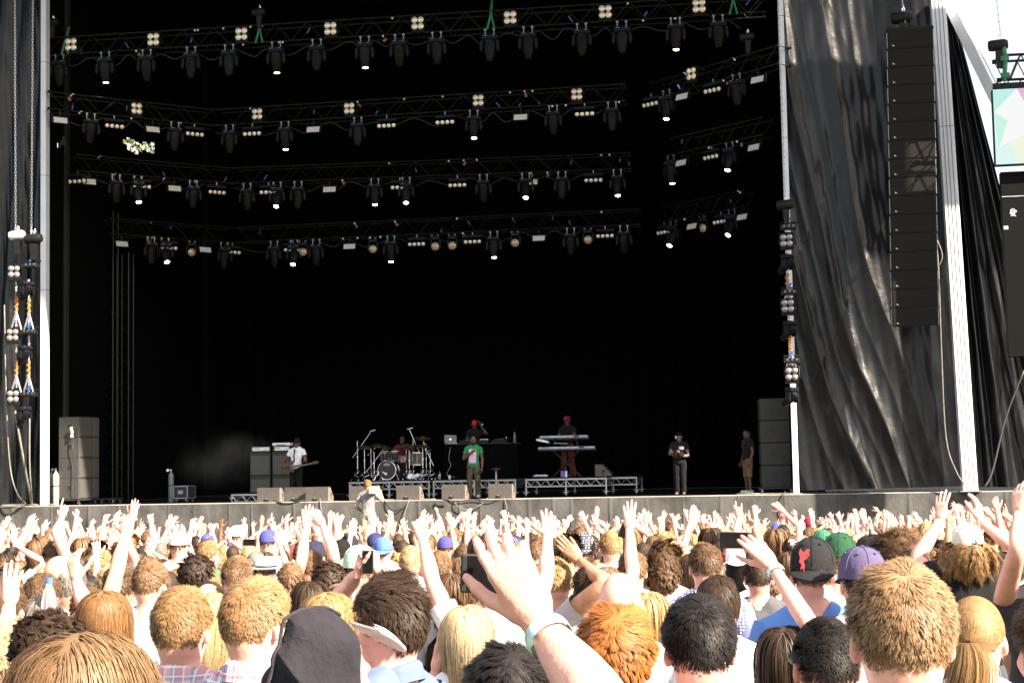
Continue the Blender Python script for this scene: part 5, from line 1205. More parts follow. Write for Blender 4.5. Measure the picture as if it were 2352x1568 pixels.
# ------------------------------------------------------------------ risers
def riser(x0, x1, Y0, D, h, label, units=2, dim=False):
    a, c = dk(x0, Y0), dk(x1, Y0); W = c[0] - a[0]; o = thing('drum_riser', label, 'riser', ((a[0] + c[0]) / 2, Y0, DZ), 0, 'aluminium risers on the stage')
    m = m_alu; b = MB(); b.box((0, D / 2, h - .02), (W, D, .04)); obj('top', b.mesh('top', m_deckin), o)
    b = MB()
    for y in (0, D):
        for z in (h - .06, h - .26): b.box((0, y, z), (W, .045, .05 if z > h - .1 else .035))
    for x in (-W / 2, W / 2):
        for z in (h - .06, h - .26): b.box((x, D / 2, z), (.045, D - .05, .045))
    obj('rail', b.mesh('rail', m), o)
    b = MB(); n = int(W / .26)
    for y in (0, D):
        for k in range(n):
            x = -W / 2 + W * k / n; b.cyl((x, y, h - .08), (x + W / n / 2, y, h - .245), .013, n=5); b.cyl((x + W / n / 2, y, h - .245), (x + W / n, y, h - .08), .013, n=5)
    for x in (-W / 2, W / 2):
        for k in range(6): y = D * k / 6; b.cyl((x, y, h - .08), (x, y + D / 12, h - .245), .013, n=5); b.cyl((x, y + D / 12, h - .245), (x, y + D / 6, h - .08), .013, n=5)
    obj('lattice', b.mesh('lattice', m), o)
    for k in range(units + 1):
        for y in (0, D):
            if h < .3 and k not in (0, units): continue
            b = MB(); b.cyl((0, 0, .1), (0, 0, h - .03), .032, n=8); g = obj('leg', b.mesh('leg', m, True), o, (-W / 2 + W * k / units, y + (.03 if y == 0 else -.03), 0))
            b = MB(); b.cyl((-.02, 0, .05), (.02, 0, .05), .05, n=12); b.box((0, 0, .1), (.09, .05, .03)); b.cyl((-.1, 0, .12), (.1, 0, .12), .012, n=6); obj('caster', b.mesh('caster', m_alu), g)
    return o
RZ = DZ + .55; YR = 45.3
riser(803, 985, YR, 2.2, .55, 'silver lattice riser carrying the drum kit'); riser(996, 1183, YR, 2.2, .55, 'silver lattice riser carrying the disc jockey table behind the singer'); riser(1208, 1392, YR, 2.2, .55, 'silver lattice riser carrying the keyboards')
riser(1392, 1462, YR + 1.6, 2.0, .55, 'dim riser standing back at the right of the keyboard riser', 1); riser(532, 600, 44.6, 1.2, .26, 'low silver riser left of the wedge monitors in the smoke', 1)

# ------------------------------------------------------------------ drum kit
def rz(x, Y, z=0.0): q = dk(x, Y, RZ + z); return q
m_shell = mat('drum_lacquer', (.03, .035, .06), .25, spec=.7); m_head = mat('drum_skin', (.75, .74, .72), .5); m_bhead = mat('black_drum_skin', (.012, .011, .013), .3, spec=.6); m_brass = mat('cymbal_bronze', (.2, .15, .07), .3, .9, var=.2, scale=30)
YD = 45.9
def drum(name, label, loc, r, h, axis, head_m=m_head, shell_m=m_shell):
    o = thing(name, label, 'drum', tuple(loc)); b = MB(); b.lathe([(r, -h / 2), (r, h / 2)], n=28, axis=axis); obj('shell', b.mesh('shell', shell_m, True), o)
    a = np.array(axis, float)
    for s in (-1, 1):
        b = MB(); b.lathe([(r + .004, -.018), (r + .012, -.014), (r + .012, .014), (r + .004, .018), (r - .012, .012)], a * s * h / 2, 28, axis, False)
        obj('hoop', b.mesh('hoop', m_chrome, True), o)
    b = MB(); b.lathe([(r - .004, .0), (.001, .001)], a * h / 2 + a * .003, 28, axis); obj('drum_skin', b.mesh('drum_skin', head_m), o)
    u = np.cross(a, (0, 1, .3)); 
    if np.linalg.norm(u) < .2: u = np.cross(a, (1, 0, 0))
    u /= np.linalg.norm(u); v = np.cross(a, u); b = MB()
    for k in range(8):
        t = 2 * PI * k / 8 + .2; q = (u * math.cos(t) + v * math.sin(t)) * (r + .014); b.cyl(q - a * h * .5, q + a * h * .5, .005, n=5); b.cyl(q - a * .02, q + a * .02, .014, n=6)
    obj('lug', b.mesh('lug', m_chrome, True), o); return o
bd = drum('bass_drum', 'black-headed bass drum with a white oval emblem, facing the crowd', rz(893, YD, .29), .275, .42, (0, -1, 0), m_bhead)
b = MB(); b.lathe([(.094, 0), (.094, .003)], n=24, axis=(0, -1, 0)); b.v = [(x, y - .215, z * .42 + .175) for x, y, z in b.v]; e = obj('emblem', b.mesh('emblem', m_plastw), bd)
b = MB(); b.lathe([(.084, 0), (.084, .004)], n=24, axis=(0, -1, 0)); b.v = [(x, y - .2165, z * .38 + .175) for x, y, z in b.v]; obj('emblem_field', b.mesh('emblem_field', m_bhead), e); text('MAPEX', .05, (0, -.222, .175), e, m_plastw)
b = MB(); b.box((-.08, -.222, -.07), (.12, .006, .035), roty(.5)); b.lathe([(.04, 0), (.04, .004)], (-.03, -.222, -.10), 12, (0, -1, 0)); obj('patch', b.mesh('patch', m_plastw), bd)
b = MB(); 
for s in (-1, 1): b.cyl((s * .24, -.15, .0), (s * .38, -.3, -.285), .012)
obj('spur', b.mesh('spur', m_chrome), bd)
for x, lab in ((885, 'left blue-black rack tom above the bass drum'), (908, 'right blue-black rack tom above the bass drum')): drum('tom_drum', lab, rz(x, YD - .05, .73), .13, .25, unit((0, -.25, 1)))
drum('snare_drum', 'slim snare drum right of the rack toms', rz(926, YD + .25, .62), .17, .12, unit((0, -.15, 1)), shell_m=m_chrome); drum('floor_tom', 'brownish floor tom at the right of the drum kit', rz(959, YD + .15, .62), .18, .36, (0, 0, 1), shell_m=mat('brown_drum_lacquer', (.1, .07, .04), .3))
def stand(x, Y, h, label, cym=None, boom=None, mic=None):
    name = 'cymbal_stand' if cym else 'microphone_stand'; o = thing(name, label, 'stand', tuple(rz(x, Y))); b = MB(); b.cyl((0, 0, .2), (0, 0, h * .6), .014); b.cyl((0, 0, h * .6), (0, 0, h), .010)
    for z in (.25, h * .6): b.cyl((0, 0, z - .02), (0, 0, z + .02), .024)
    if boom: b.cyl((boom[0], 0, boom[1] - .2), (boom[2], 0, boom[3]), .009)
    obj('pole', b.mesh('pole', m_chrome, True), o)
    for k in range(3):
        a = k * 2.094 + .5; b = MB(); b.cyl((0, 0, .34), (.26 * math.cos(a), .26 * math.sin(a), .01), .012); b.cyl((0, 0, .1), (.13 * math.cos(a), .13 * math.sin(a), .17), .008); b.cyl((.26 * math.cos(a), .26 * math.sin(a), .0), (.28 * math.cos(a), .28 * math.sin(a), .03), .02); obj('leg', b.mesh('leg', m_chrome, True), o)
    if cym:
        b = MB(); b.lathe([(.001, .03), (.03, .022), (.045, .008), (cym, -.02), (cym, -.023)], n=28); b.cyl((0, 0, 0), (0, 0, .06), .012); me = b.mesh('cymbal', m_brass, True); c = obj('cymbal', me, o, (0 if not boom else boom[2], 0, h if not boom else boom[3])); c.rotation_euler = (.25, .12, 0)
    if mic: b = MB(); b.cyl(np.array((boom[2], 0, boom[3])) - (.05, 0, .02), np.array((boom[2], 0, boom[3])) + (.12, 0, .02), .022, .03, n=10); obj('microphone', b.mesh('microphone', m_chrome, True), o)
stand(838, YD - .3, 1.0, 'cymbal stand at the far left of the drum kit', .22); stand(853, YD - .1, .95, 'cymbal stand second from the left of the drum kit', .2, (-.1, .95, .22, 1.05)); stand(860, YD - .35, .85, 'boom stand left of the bass drum', .18, (-.25, .45, .35, .98))
stand(941, YD - .3, .95, 'cymbal stand right of the bass drum', .22); stand(934, YD + .5, 1.05, 'cymbal stand behind the snare drum', .23); stand(972, YD - .2, 1.0, 'cymbal stand at the right end of the drum kit', .22); stand(980, YD + .3, 1.05, 'tall cymbal stand behind the floor tom', .24, (0, 1.0, -.1, 1.25))
stand(822, YD + .6, 1.2, 'tall microphone boom left of the drum kit', None, (-.15, .9, .45, 1.5), True); stand(950, YD + .9, 1.2, 'tall microphone boom behind the drummer', None, (.2, 1.0, -.12, 1.55), True); stand(989, YD + .1, .8, 'low microphone stand at the right of the drum kit', None, (.1, .6, -.1, .85), True)
sk_dark, sk_mid, sk_brown = (.05, .026, .016), (.14, .07, .042), (.07, .038, .023)
UPR = lambda a: a
DR = [((.185, -.01, 1.40), (.32, .12, 1.14), (.22, .38, 1.15), 'fist', 1, (0, 0, -1), (-.3, .9, .3)), ((-.185, -.01, 1.40), (-.32, .12, 1.14), (-.20, .36, 1.12), 'fist', -1, (0, 0, -1), (.3, .9, .3))]
person(tuple(dk(925, 46.75, RZ - .42)), 1.0, PI, 'drummer seated behind the drum kit in a dark red shirt with white lettering', sk_dark, (.14, .01, .014), None, DR, 1, legs=False, cap=None)
b = MB(); q = rz(926, 46.6, .78); b.box(q + (0, -.01, 0), (.5, .02, .02)); 
o = thing('drum_stool', 'round drum stool hidden behind the drum kit', 'stool', tuple(dk(925, 46.8, RZ))); b = MB(); b.lathe([(.16, .42), (.17, .45), (.17, .5), (.001, .52)], n=16); obj('seat', b.mesh('seat', m_rub, True), o); b = MB(); b.cyl((0, 0, .02), (0, 0, .43), .02); b.cyl((-.2, 0, .02), (.2, 0, .02), .015); b.cyl((0, -.2, .02), (0, .2, .02), .015); obj('pole', b.mesh('pole', m_chrome), o)
# towels and bottles on the risers
m_towel = mat('white_towel', (.8, .8, .82), .95, bump=.8, bscale=30)
def heap(loc, w, h, label, m=m_towel, name='towel', cat='towel'):
    s = Sdf((-w, -.2, 0), (w, .2, h * 1.8), .014); r_ = np.random.default_rng(int(w * 1000))
    for k in range(9): s.ell((r_.uniform(-w * .65, w * .65), r_.uniform(-.08, .08), h * .35 + r_.uniform(0, .5) * h), (.07 + .05 * r_.uniform(), .07, h * .35), .03, rotz(r_.uniform(0, 3)))
    V, Q = s.mesh(); o = obj(name, np_mesh(name, V, Q, mats=[m])); o.location = loc; return tag(o, label, cat)
heap(tuple(rz(950, 45.5, .0)), .30, .16, 'crumpled white towels on the drum riser, right of the bass drum')
m_pet, _nt, _N, _L, _b = newmat('clear_bottle_plastic'); _b.inputs['Transmission Weight'].default_value = .85; _b.inputs['Roughness'].default_value = .08; _b.inputs['Base Color'].default_value = (.85, .9, .95, 1); _b.inputs['IOR'].default_value = 1.2
def bottle(loc, label, h=.24, lab=None, capc=(.05, .15, .6), s=1.0):
    o = thing('water_bottle', label, 'bottle', tuple(loc)); o.scale = (s,) * 3; b = MB(); b.lathe([(.03, 0), (.034, .01), (.034, h * .3), (.031, h * .34), (.034, h * .38), (.034, h * .62), (.025, h * .78), (.013, h * .88), (.013, h * .93)], n=16); obj('body', b.mesh('body', m_pet, True), o)
    b = MB(); b.lathe([(.0155, h * .91), (.0155, h), (.001, h)], n=14); obj('bottle_cap', b.mesh('bottle_cap', mat('bottle_cap_blue', capc, .4)), o)
    if lab: b = MB(); b.lathe([(.0346, h * .4), (.0346, h * .58)], n=16); obj('paper_band', b.mesh('paper_band', mat('paper_band', lab, .6)), o)
    return o
bottle(rz(969, 45.4), 'water bottle beside the white towels on the drum riser', lab=(.6, .65, .75)); bottle(rz(998 + 12, 45.4), 'water bottle at the left end of the disc jockey riser', lab=(.6, .65, .75)); bottle(rz(1184, 46.4, 1.06), 'water bottle on the right end of the disc jockey table', s=1.3)
o = thing('paper_cup', 'small white cup on the disc jockey riser beside a water bottle', 'cup', tuple(rz(1033, 45.45))); b = MB(); b.lathe([(.03, 0), (.04, .12), (.036, .12), (.028, .01)], n=14); obj('cup', b.mesh('cup', m_plastw, True), o)

# ------------------------------------------------------------------ disc jockey table
tz = 1.05; a, c = rz(1022, 46.2), rz(1190, 46.2); W = c[0] - a[0]
o = thing('music_table', 'long table draped in black cloth carrying the disc jockey gear', 'table', ((a[0] + c[0]) / 2, 46.2, RZ)); b = MB(); b.box((0, .35, tz - .02), (W, .7, .04)); obj('tabletop', b.mesh('tabletop', m_rub), o)
b = MB(); n = 60
for k in range(n):
    x0_, x1_ = -W / 2 + W * k / n, -W / 2 + W * (k + 1) / n; y0_, y1_ = .03 * math.sin(k * 1.9) - .02, .03 * math.sin((k + 1) * 1.9) - .02
    b.add([(x0_, y0_, 0.02), (x1_, y1_, 0.02), (x1_, -.01, tz - .02), (x0_, -.01, tz - .02)], [(0, 1, 2, 3)])
obj('table_cloth', b.mesh('table_cloth', m_black), o)
o = thing('laptop', 'open silver laptop at the left end of the disc jockey table', 'laptop', tuple(rz(1040, 46.35, tz))); b = MB(); b.box((0, .05, .01), (.37, .25, .018), ch=.004); obj('base', b.mesh('base', m_alu), o)
b = MB(); b.box((-.03, -.09, .14), (.37, .012, .25), rotx(.22) @ roty(.06), ch=.004); l = obj('lid', b.mesh('lid', mat('laptop_lid', (.28, .28, .3), .4, .3)), o); b = MB(); b.lathe([(.024, 0), (.024, .004)], (-.03, -.098, .14), 14, (0, -1, .22)); b.box((-.025, -.10, .175), (.008, .004, .018), roty(.5)); obj('logo', b.mesh('logo', mat('lit_logo', (.9, .9, .9), .4, emit=(.9, .95, 1), estr=.8)), l)
for x, lab in ((1075, 'left turntable on the disc jockey table, behind the singer'), (1150, 'right turntable on the disc jockey table')):
    o = thing('turntable', lab, 'turntable', tuple(rz(x, 46.5, tz))); b = MB(); b.box((0, 0, .05), (.45, .36, .09), ch=.01); obj('base', b.mesh('base', m_fixd), o); b = MB(); b.lathe([(.15, .1), (.16, .12), (.01, .125)], n=24); obj('platter', b.mesh('platter', m_alu, True), o); b = MB(); b.cyl((.18, .12, .13), (.18, .12, .18), .02); b.cyl((.18, .12, .17), (.1, -.12, .14), .006); obj('tonearm', b.mesh('tonearm', m_alu), o)
o = thing('audio_mixer', 'black audio mixer between the two turntables', 'mixer', tuple(rz(1114, 46.5, tz))); b = MB(); b.box((0, 0, .05), (.3, .34, .10), ch=.01); obj('case', b.mesh('case', m_fixd), o); b = MB(); [b.cyl((-.1 + .05 * i, -.1 + .06 * j, .1), (-.1 + .05 * i, -.1 + .06 * j, .13), .01, n=6) for i in range(5) for j in range(4)]; obj('knob', b.mesh('knob', m_alu), o)
cable([rz(1036, 46.15, .95), rz(1032, 46.1, .6), rz(1036, 46.1, .4), rz(1027, 46.1, .12), rz(1045, 46.1, .05)], 'pale cable hanging in front of the black table, below the laptop', r=.012)
DJ = [((.185, -.01, 1.40), (.24, .06, 1.12), (.18, .33, 1.12), 'relaxed', 1, (0, 0, -1), None), ((-.185, -.01, 1.43), (-.38, .10, 1.34), (-.19, .13, 1.60), 'cup', -1, (1, 0, 0), (.2, 0, .9))]
def eyes(o, dark=True):
    m = mat('eye', (.08, .07, .06), .2); b = MB()
    for s_ in (-1, 1): b = MB(); b.lathe([(.0, -.011), (.010, -.005), (.0125, .0), (.010, .006), (.0, .011)], (s_ * .031, .089, 1.634), 8); obj('eye', b.mesh('eye', m, True), o)
red = (.42, .025, .02)
dj = person(tuple(dk(1092, 47.05, RZ)), 1.0, PI + .1, 'disc jockey in a red cap holding a headphone to the ear behind the table', sk_dark, (.002, .002, .002), ('crop', (.01, .009, .008)), DJ, 1, cap=('cap', red, False), trous=(.02, .02, .02)); eyes(dj)
o = thing('headphone', 'headphone held to the ear of the red-capped disc jockey', 'headphones', tuple(dk(1110, 46.95, RZ + 1.62))); b = MB(); b.lathe([(.04, -.02), (.045, 0), (.03, .025)], n=14, axis=(1, 0, 0)); obj('ear_cup', b.mesh('ear_cup', m_alu, True), o); b = MB(); b.tube([(0, 0, .03), (-.04, 0, .1), (-.12, 0, .13)], .008); obj('band', b.mesh('band', m_rub), o)

# ------------------------------------------------------------------ singer
SI = [((.185, -.005, 1.40), (.275, .03, 1.10), (.055, .185, 1.265), 'flat', 1, (0, -1, .1), (-.85, .06, .42)), ((-.185, -.01, 1.40), (-.245, -.03, 1.10), (-.255, .05, .855), 'relaxed', -1, (1, 0, 0), None)]
hs = (1139 - 996) * sc(1088, 44.15)
sg = person(tuple(dk(1088, 44.15)), hs / 1.75, PI, 'bald bearded singer in a green shirt with a pink print, hand on heart', sk_mid, (.03, .22, .085), None, SI, 1, trous_m=m_camo, stance=.05, tilt=(.03, 0)); eyes(sg)
s = Sdf((-.09, 0, 1.46), (.09, .14, 1.62), .006); s.ell((0, .028, 1.572), (.063, .07, .082), .02).ell((0, .066, 1.518), (.036, .033, .03), .02).ell((0, .06, 1.63), (.09, .2, .055), .006, sub=True).ell((0, .105, 1.555), (.018, .02, .008), .004, sub=True)
V, Q = s.mesh(); h = obj('beard', np_mesh('beard', V, Q, mats=[m_hair]), sg); h.color = (.015, .012, .01, 1)
b = MB(); nx_ = 8
m_print, nt, N, L_, b_ = newmat('shirt_print'); tc = N.new('ShaderNodeTexCoord'); sp = N.new('ShaderNodeSeparateXYZ'); L_.new(tc.outputs['Object'], sp.inputs['Vector']); mr = N.new('ShaderNodeMapRange'); mr.inputs['From Min'].default_value = .99; mr.inputs['From Max'].default_value = 1.36; L_.new(sp.outputs['Z'], mr.inputs['Value'])
nz_ = N.new('ShaderNodeTexNoise'); nz_.inputs['Scale'].default_value = 14; L_.new(tc.outputs['Object'], nz_.inputs['Vector']); ad = N.new('ShaderNodeMath'); ad.operation = 'MULTIPLY_ADD'; ad.inputs[1].default_value = .35; L_.new(nz_.outputs['Fac'], ad.inputs[0]); L_.new(mr.outputs['Result'], ad.inputs[2]); rp = N.new('ShaderNodeValToRGB')
for pos_, c_ in ((.35, (.6, .42, .65)), (.6, (.62, .42, .6)), (.75, (.8, .3, .42)), (.85, (.8, .72, .78))): e = rp.color_ramp.elements.new(pos_); e.color = (*c_, 1)
rp.color_ramp.elements[0].color = (.5, .35, .6, 1); rp.color_ramp.elements[-1].color = (.8, .76, .8, 1); L_.new(ad.outputs[0], rp.inputs['Fac']); L_.new(rp.outputs['Color'], b_.inputs['Base Color']); b_.inputs['Roughness'].default_value = .7
xs_ = np.linspace(-.10, .11, 9); zs_ = np.linspace(.985, 1.375, 13); gv = GARM[1][0][0]; PV = []
for z_ in zs_:
    for x_ in xs_:
        near_ = gv[(np.abs(gv[:, 0] - x_) < .02) & (np.abs(gv[:, 2] - z_) < .02) & (gv[:, 1] > 0)]; PV.append((x_, near_[:, 1].max() + .006 if len(near_) else .13, z_))
PV = np.array(PV); i, j = np.meshgrid(np.arange(12), np.arange(8), indexing='ij'); Qp = np.stack([i * 9 + j + 1, i * 9 + j, (i + 1) * 9 + j, (i + 1) * 9 + j + 1], -1).reshape(-1, 4)
shc = [c for c in sg.children if c.name.startswith('shirt')][0]; obj('shirt_print', np_mesh('shirt_print', PV, Qp, mats=[m_print]), shc)
for s_ in (-1, 1): b = MB(); b.box((s_ * .145, .06, .05), (.10, .29, .09), rotz(-s_ * .1), ch=.03); obj('shoe', b.mesh('shoe', m_shoe), sg)
o = thing('drinks_stand', 'thin wooden stand with a small dark round top, right of the singer', 'stand', tuple(dk(1140, 43.9))); b = MB(); b.cyl((0, 0, 0), (0, 0, .78), .025); obj('post', b.mesh('post', mat('pale_wood', (.42, .33, .26), .7)), o); b = MB(); b.lathe([(.13, .78), (.14, .80), (.12, .86), (.001, .86)], n=18); obj('top', b.mesh('top', m_fixd, True), o); b = MB(); b.lathe([(.17, 0), (.17, .02), (.03, .03)], n=18); obj('foot', b.mesh('foot', m_fixd, True), o)

# ------------------------------------------------------------------ bass player
YB = 44.9
BA = [((.185, -.01, 1.40), (.30, -.02, 1.13), (.16, .20, 1.02), 'cup', 1, (.2, -1, 0), (-.7, .2, -.5)), ((-.185, -.01, 1.40), (-.30, .02, 1.12), (-.34, .26, 1.06), 'grip', -1, (.3, -.6, .6), (-.5, .5, .2))]
bp = person(tuple(dk(679, YB)), 1.05, PI - .15, 'bass player in a loose white shirt and black cap, head bent', sk_mid, (.82, .82, .88), ('crop', (.01, .01, .01)), BA, 1, cap=('cap', (.012, .012, .014), False), trous=(.006, .0062, .007), stance=.04, tilt=(.06, 0))
hb = dk(679, YB); gx = thing('bass_guitar', 'brown electric bass guitar held by the man in the white shirt', 'guitar', (hb[0] - .12, YB - .30, DZ + .98)); gx.rotation_euler = (0, R(-8), R(-6))
m_wood = mat('brown_guitar_wood', (.085, .035, .016), .35, var=.3, scale=10, stretch=(1, 1, 6)); m_fret = mat('fretboard', (.16, .11, .08), .5)
body = [(-.30, .0), (-.29, .12), (-.2, .17), (-.06, .15), (.02, .12), (.12, .17), (.22, .20), (.2, .13), (.1, .06), (.09, -.05), (.16, -.13), (.12, -.17), (0, -.12), (-.1, -.13), (-.22, -.16), (-.29, -.11)]
b = MB(); b.prism(body, .045, (0, 0, 0)); obj('body', b.mesh('body', m_wood), gx); b = MB(); b.prism([(.05, .03), (.75, .024), (.75, -.024), (.05, -.03)], .03, (0, -.012, 0)); nk = obj('neck', b.mesh('neck', m_fret), gx)
b = MB(); b.prism([(.75, .024), (.80, .06), (.95, .045), (.96, -.02), (.8, -.035), (.75, -.024)], .02, (0, -.006, 0)); obj('headstock', b.mesh('headstock', m_wood), nk); b = MB()
for k in range(4): b.cyl((-.16, -.018, -.022 + .015 * k), (.78, -.018, -.02 + .0135 * k), .0018, n=4)
obj('strings', b.mesh('string', m_chrome), gx); b = MB(); b.box((-.08, -.01, 0), (.04, .02, .1)); b.box((.0, -.01, 0), (.04, .02, .1)); b.box((-.19, -.01, 0), (.06, .02, .09)); [b.cyl((-.2 + .05 * k, -.0, -.11), (-.2 + .05 * k, -.02, -.11), .012) for k in range(3)]; obj('pickup', b.mesh('pickup', m_rub), gx)
b = MB(); b.tube(smooth_path([(-.28, .06, .05), (-.16, .5, .35), (.0, .45, .5), (.16, .25, .49), (.19, .06, .3), (.21, .02, .19)], 16), .022); obj('guitar_strap', b.mesh('guitar_strap', m_rub, True), gx)
b = MB(); b.lathe([(.036, -.02), (.037, 0), (.036, .02)], n=12); 
o = thing('wristband', 'red wristband on the bass player', 'wristband', tuple(dk(668, YB - .2, DZ + 1.02))); obj('band', b.mesh('band', mat('red_band', (.7, .04, .05), .6), True), o); o.rotation_euler = (0, 1.0, 0)

# ------------------------------------------------------------------ keyboards
YK = 45.75
m_key = mat('keyboard_silver', (.36, .40, .5), .4, .2); m_keyd = mat('keyboard_dark', (.07, .075, .08), .5)
for (x0, x1, z, txt, lab, d) in ((1240, 1352, 1.17, 'YAMAHA', 'upper silver keyboard on the stand', .30), (1237, 1369, .84, 'YAMAHA', 'lower and longer silver keyboard on the stand', .36)):
    a, c = rz(x0, YK), rz(x1, YK); W = c[0] - a[0]; o = thing('music_keyboard', lab, 'keyboard', ((a[0] + c[0]) / 2, YK + (.12 if z > 1 else 0), RZ + z)); o.rotation_euler = (R(-8), 0, 0)
    b = MB(); b.box((0, d / 2, 0), (W, d, .10), ch=.012); obj('case', b.mesh('case', m_keyd), o); b = MB(); b.box((0, -.004, .02), (W - .03, .012, .05)); f = obj('rear_panel', b.mesh('rear_panel', m_key), o)
    text(txt, .05, (-W * .36, -.0115, .02), f, m_rub); text('MOTIF', .04, (W * .1, -.0115, .02), f, m_rub); b = MB(); b.box((W * .26, -.011, .02), (.16, .004, .04)); obj('mark', b.mesh('mark', m_rub), f)
    b = MB(); b.box((0, d - .09, .055), (W - .2, .13, .012)); obj('keys', b.mesh('key', m_plastw), o)
o = thing('keyboard_stand', 'dark crossed keyboard stand under the two silver keyboards', 'stand', tuple(rz(1303, YK + .2))); b = MB()
for y in (-.15, .15): b.cyl((-.4, y, .02), (.4, y, .78), .02); b.cyl((.4, y, .02), (-.4, y, .78), .02); b.cyl((-.36, y, .78), (-.30, y, 1.12), .015); b.cyl((.36, y, .78), (.30, y, 1.12), .015)
for x in (-.4, .4): b.cyl((x, -.3, .02), (x, .3, .02), .02); b.cyl((x, -.25, .78), (x, .25, .78), .02); b.cyl((x * .8, -.2, 1.12), (x * .8, .2, 1.12), .015)
obj('frame', b.mesh('frame', m_fixd), o)
o = thing('binder', 'open white binder of sheets at the left of the keyboards', 'binder', tuple(rz(1249, YK - .1, 1.07))); b = MB(); b.box((-.02, 0, 0), (.34, .26, .035), roty(.25), ch=.004); b.box((.02, 0, -.03), (.36, .28, .012), roty(.2)); obj('cover', b.mesh('cover', m_plastw), o); b = MB(); b.box((.02, .0, .02), (.3, .24, .02), roty(.28)); obj('pages', b.mesh('page', mat('paper', (.6, .6, .58), .8)), o)
b = MB(); b.box(rz(1290, YK + .1, .99), (.4, .2, .012), roty(.08)); tag(b.build('sheet_music', mat('sheet_paper', (.55, .55, .55), .8)), 'single sheet lying between the two keyboards', 'sheet')
KB = [((.185, -.01, 1.40), (.27, .08, 1.13), (.17, .36, 1.16), 'relaxed', 1, (0, 0, -1), (0, 1, 0)), ((-.185, -.01, 1.40), (-.27, .08, 1.13), (-.17, .36, 1.16), 'relaxed', -1, (0, 0, -1), (0, 1, 0))]
kb = person(tuple(dk(1306, 46.75, RZ)), 1.03, PI - .35, 'keyboard player in a dark red cap and red trousers behind the keyboards', sk_brown, (.002, .0025, .0025), ('crop', (.012, .01, .008)), KB, 1, cap=('cap', (.16, .012, .018), False), trous=(.14, .016, .014), stance=.09); eyes(kb)
kc = [c for c in kb.children if c.name.startswith('cap')][0]; text('P', .07, (0.01, .108, 1.70), kc, m_plastw, rot=(PI / 2 + .25, 0, PI))
heap(tuple(rz(1243, 45.5)), .22, .07, 'white and blue cloth bundle on the left of the keyboard riser', m=mat('white_blue_cloth', (.45, .55, .75), .9, var=.6, scale=9), name='cloth_bundle', cat='cloth')
bottle(rz(1225, 45.45, .035), 'blue-capped bottle lying by the cloth bundle on the keyboard riser').rotation_euler = (0, PI / 2, .2)
o = thing('drink_box', 'small blue box with a white stripe on the keyboard riser', 'box', tuple(rz(1297, 45.45))); b = MB(); b.box((0, 0, .09), (.2, .12, .18), ch=.004); obj('carton', b.mesh('carton', mat('blue_box', (.12, .12, .42), .6)), o); b = MB(); b.box((.06, -.062, .09), (.04, .004, .178)); obj('stripe', b.mesh('stripe', m_plastw), o)

# ------------------------------------------------------------------ crew on the right
CA = [((.185, -.01, 1.40), (.26, .10, 1.14), (.05, .30, 1.20), 'grip', 1, (0, .3, -1), (-.6, .5, .2)), ((-.185, -.01, 1.40), (-.25, .10, 1.10), (.02, .27, 1.06), 'cup', -1, (0, 0, 1), (.9, .2, .1))]
cp = person(tuple(dk(1563, 44.7)), (1131 - 987) * sc(1563, 44.7) / 1.76, PI - .1, 'camera operator in black with pale headphones, looking down at a camcorder', (.2, .11, .075), (.005, .005, .006), ('crop', (.015, .012, .01)), CA, 1, cap=('cap', (.004, .004, .004), True), trous=(.003, .003, .004)); eyes(cp)
cpl = np.array(cp.location); 
o = thing('camcorder', 'grey camcorder held at chest height by the operator in black', 'camera', tuple(cpl + (0.0, -.31, 1.14)), .3); b = MB(); b.box((0, 0, .0), (.26, .14, .14), ch=.015); b.cyl((0, -.07, 0), (0, -.2, 0), .05, n=14); b.box((.0, 0, .12), (.2, .04, .03)); b.box((.08, 0, .09), (.03, .03, .06)); b.box((-.08, 0, .09), (.03, .03, .06)); obj('body', b.mesh('body', m_fix), o); b = MB(); b.box((.06, -.02, .17), (.14, .1, .09), ch=.01); obj('viewfinder', b.mesh('viewfinder', mat('camera_grey', (.2, .23, .28), .4)), o)
o = thing('headphone', 'pale headphones worn by the camera operator in black', 'headphones', tuple(cpl + (-.085, 0, 1.62))); b = MB(); b.lathe([(.03, -.03), (.045, -.02), (.045, .01), (.03, .02)], n=14, axis=(1, 0, 0)); obj('ear_cup', b.mesh('ear_cup', m_plastw, True), o)
b = MB(); b.tube([(0, 0, .03), (.02, 0, .11), (.09, 0, .155), (.16, 0, .11), (.17, 0, .02)], .01); obj('band', b.mesh('band', m_rub), o)
mn = person(tuple(dk(1719, 44.5)), 1.04, PI / 2 + .5, 'crew member in a black shirt and tan shorts standing by the right subwoofers', (.09, .05, .032), (.004, .004, .004), ('short', (.02, .015, .01)), None, 1, trous=(.13, .085, .05), zend=.48)
for s_ in (-1, 1): b = MB(); b.box((s_ * .1, .04, .05), (.10, .29, .09), ch=.03); obj('shoe', b.mesh('shoe', m_shoe), mn)

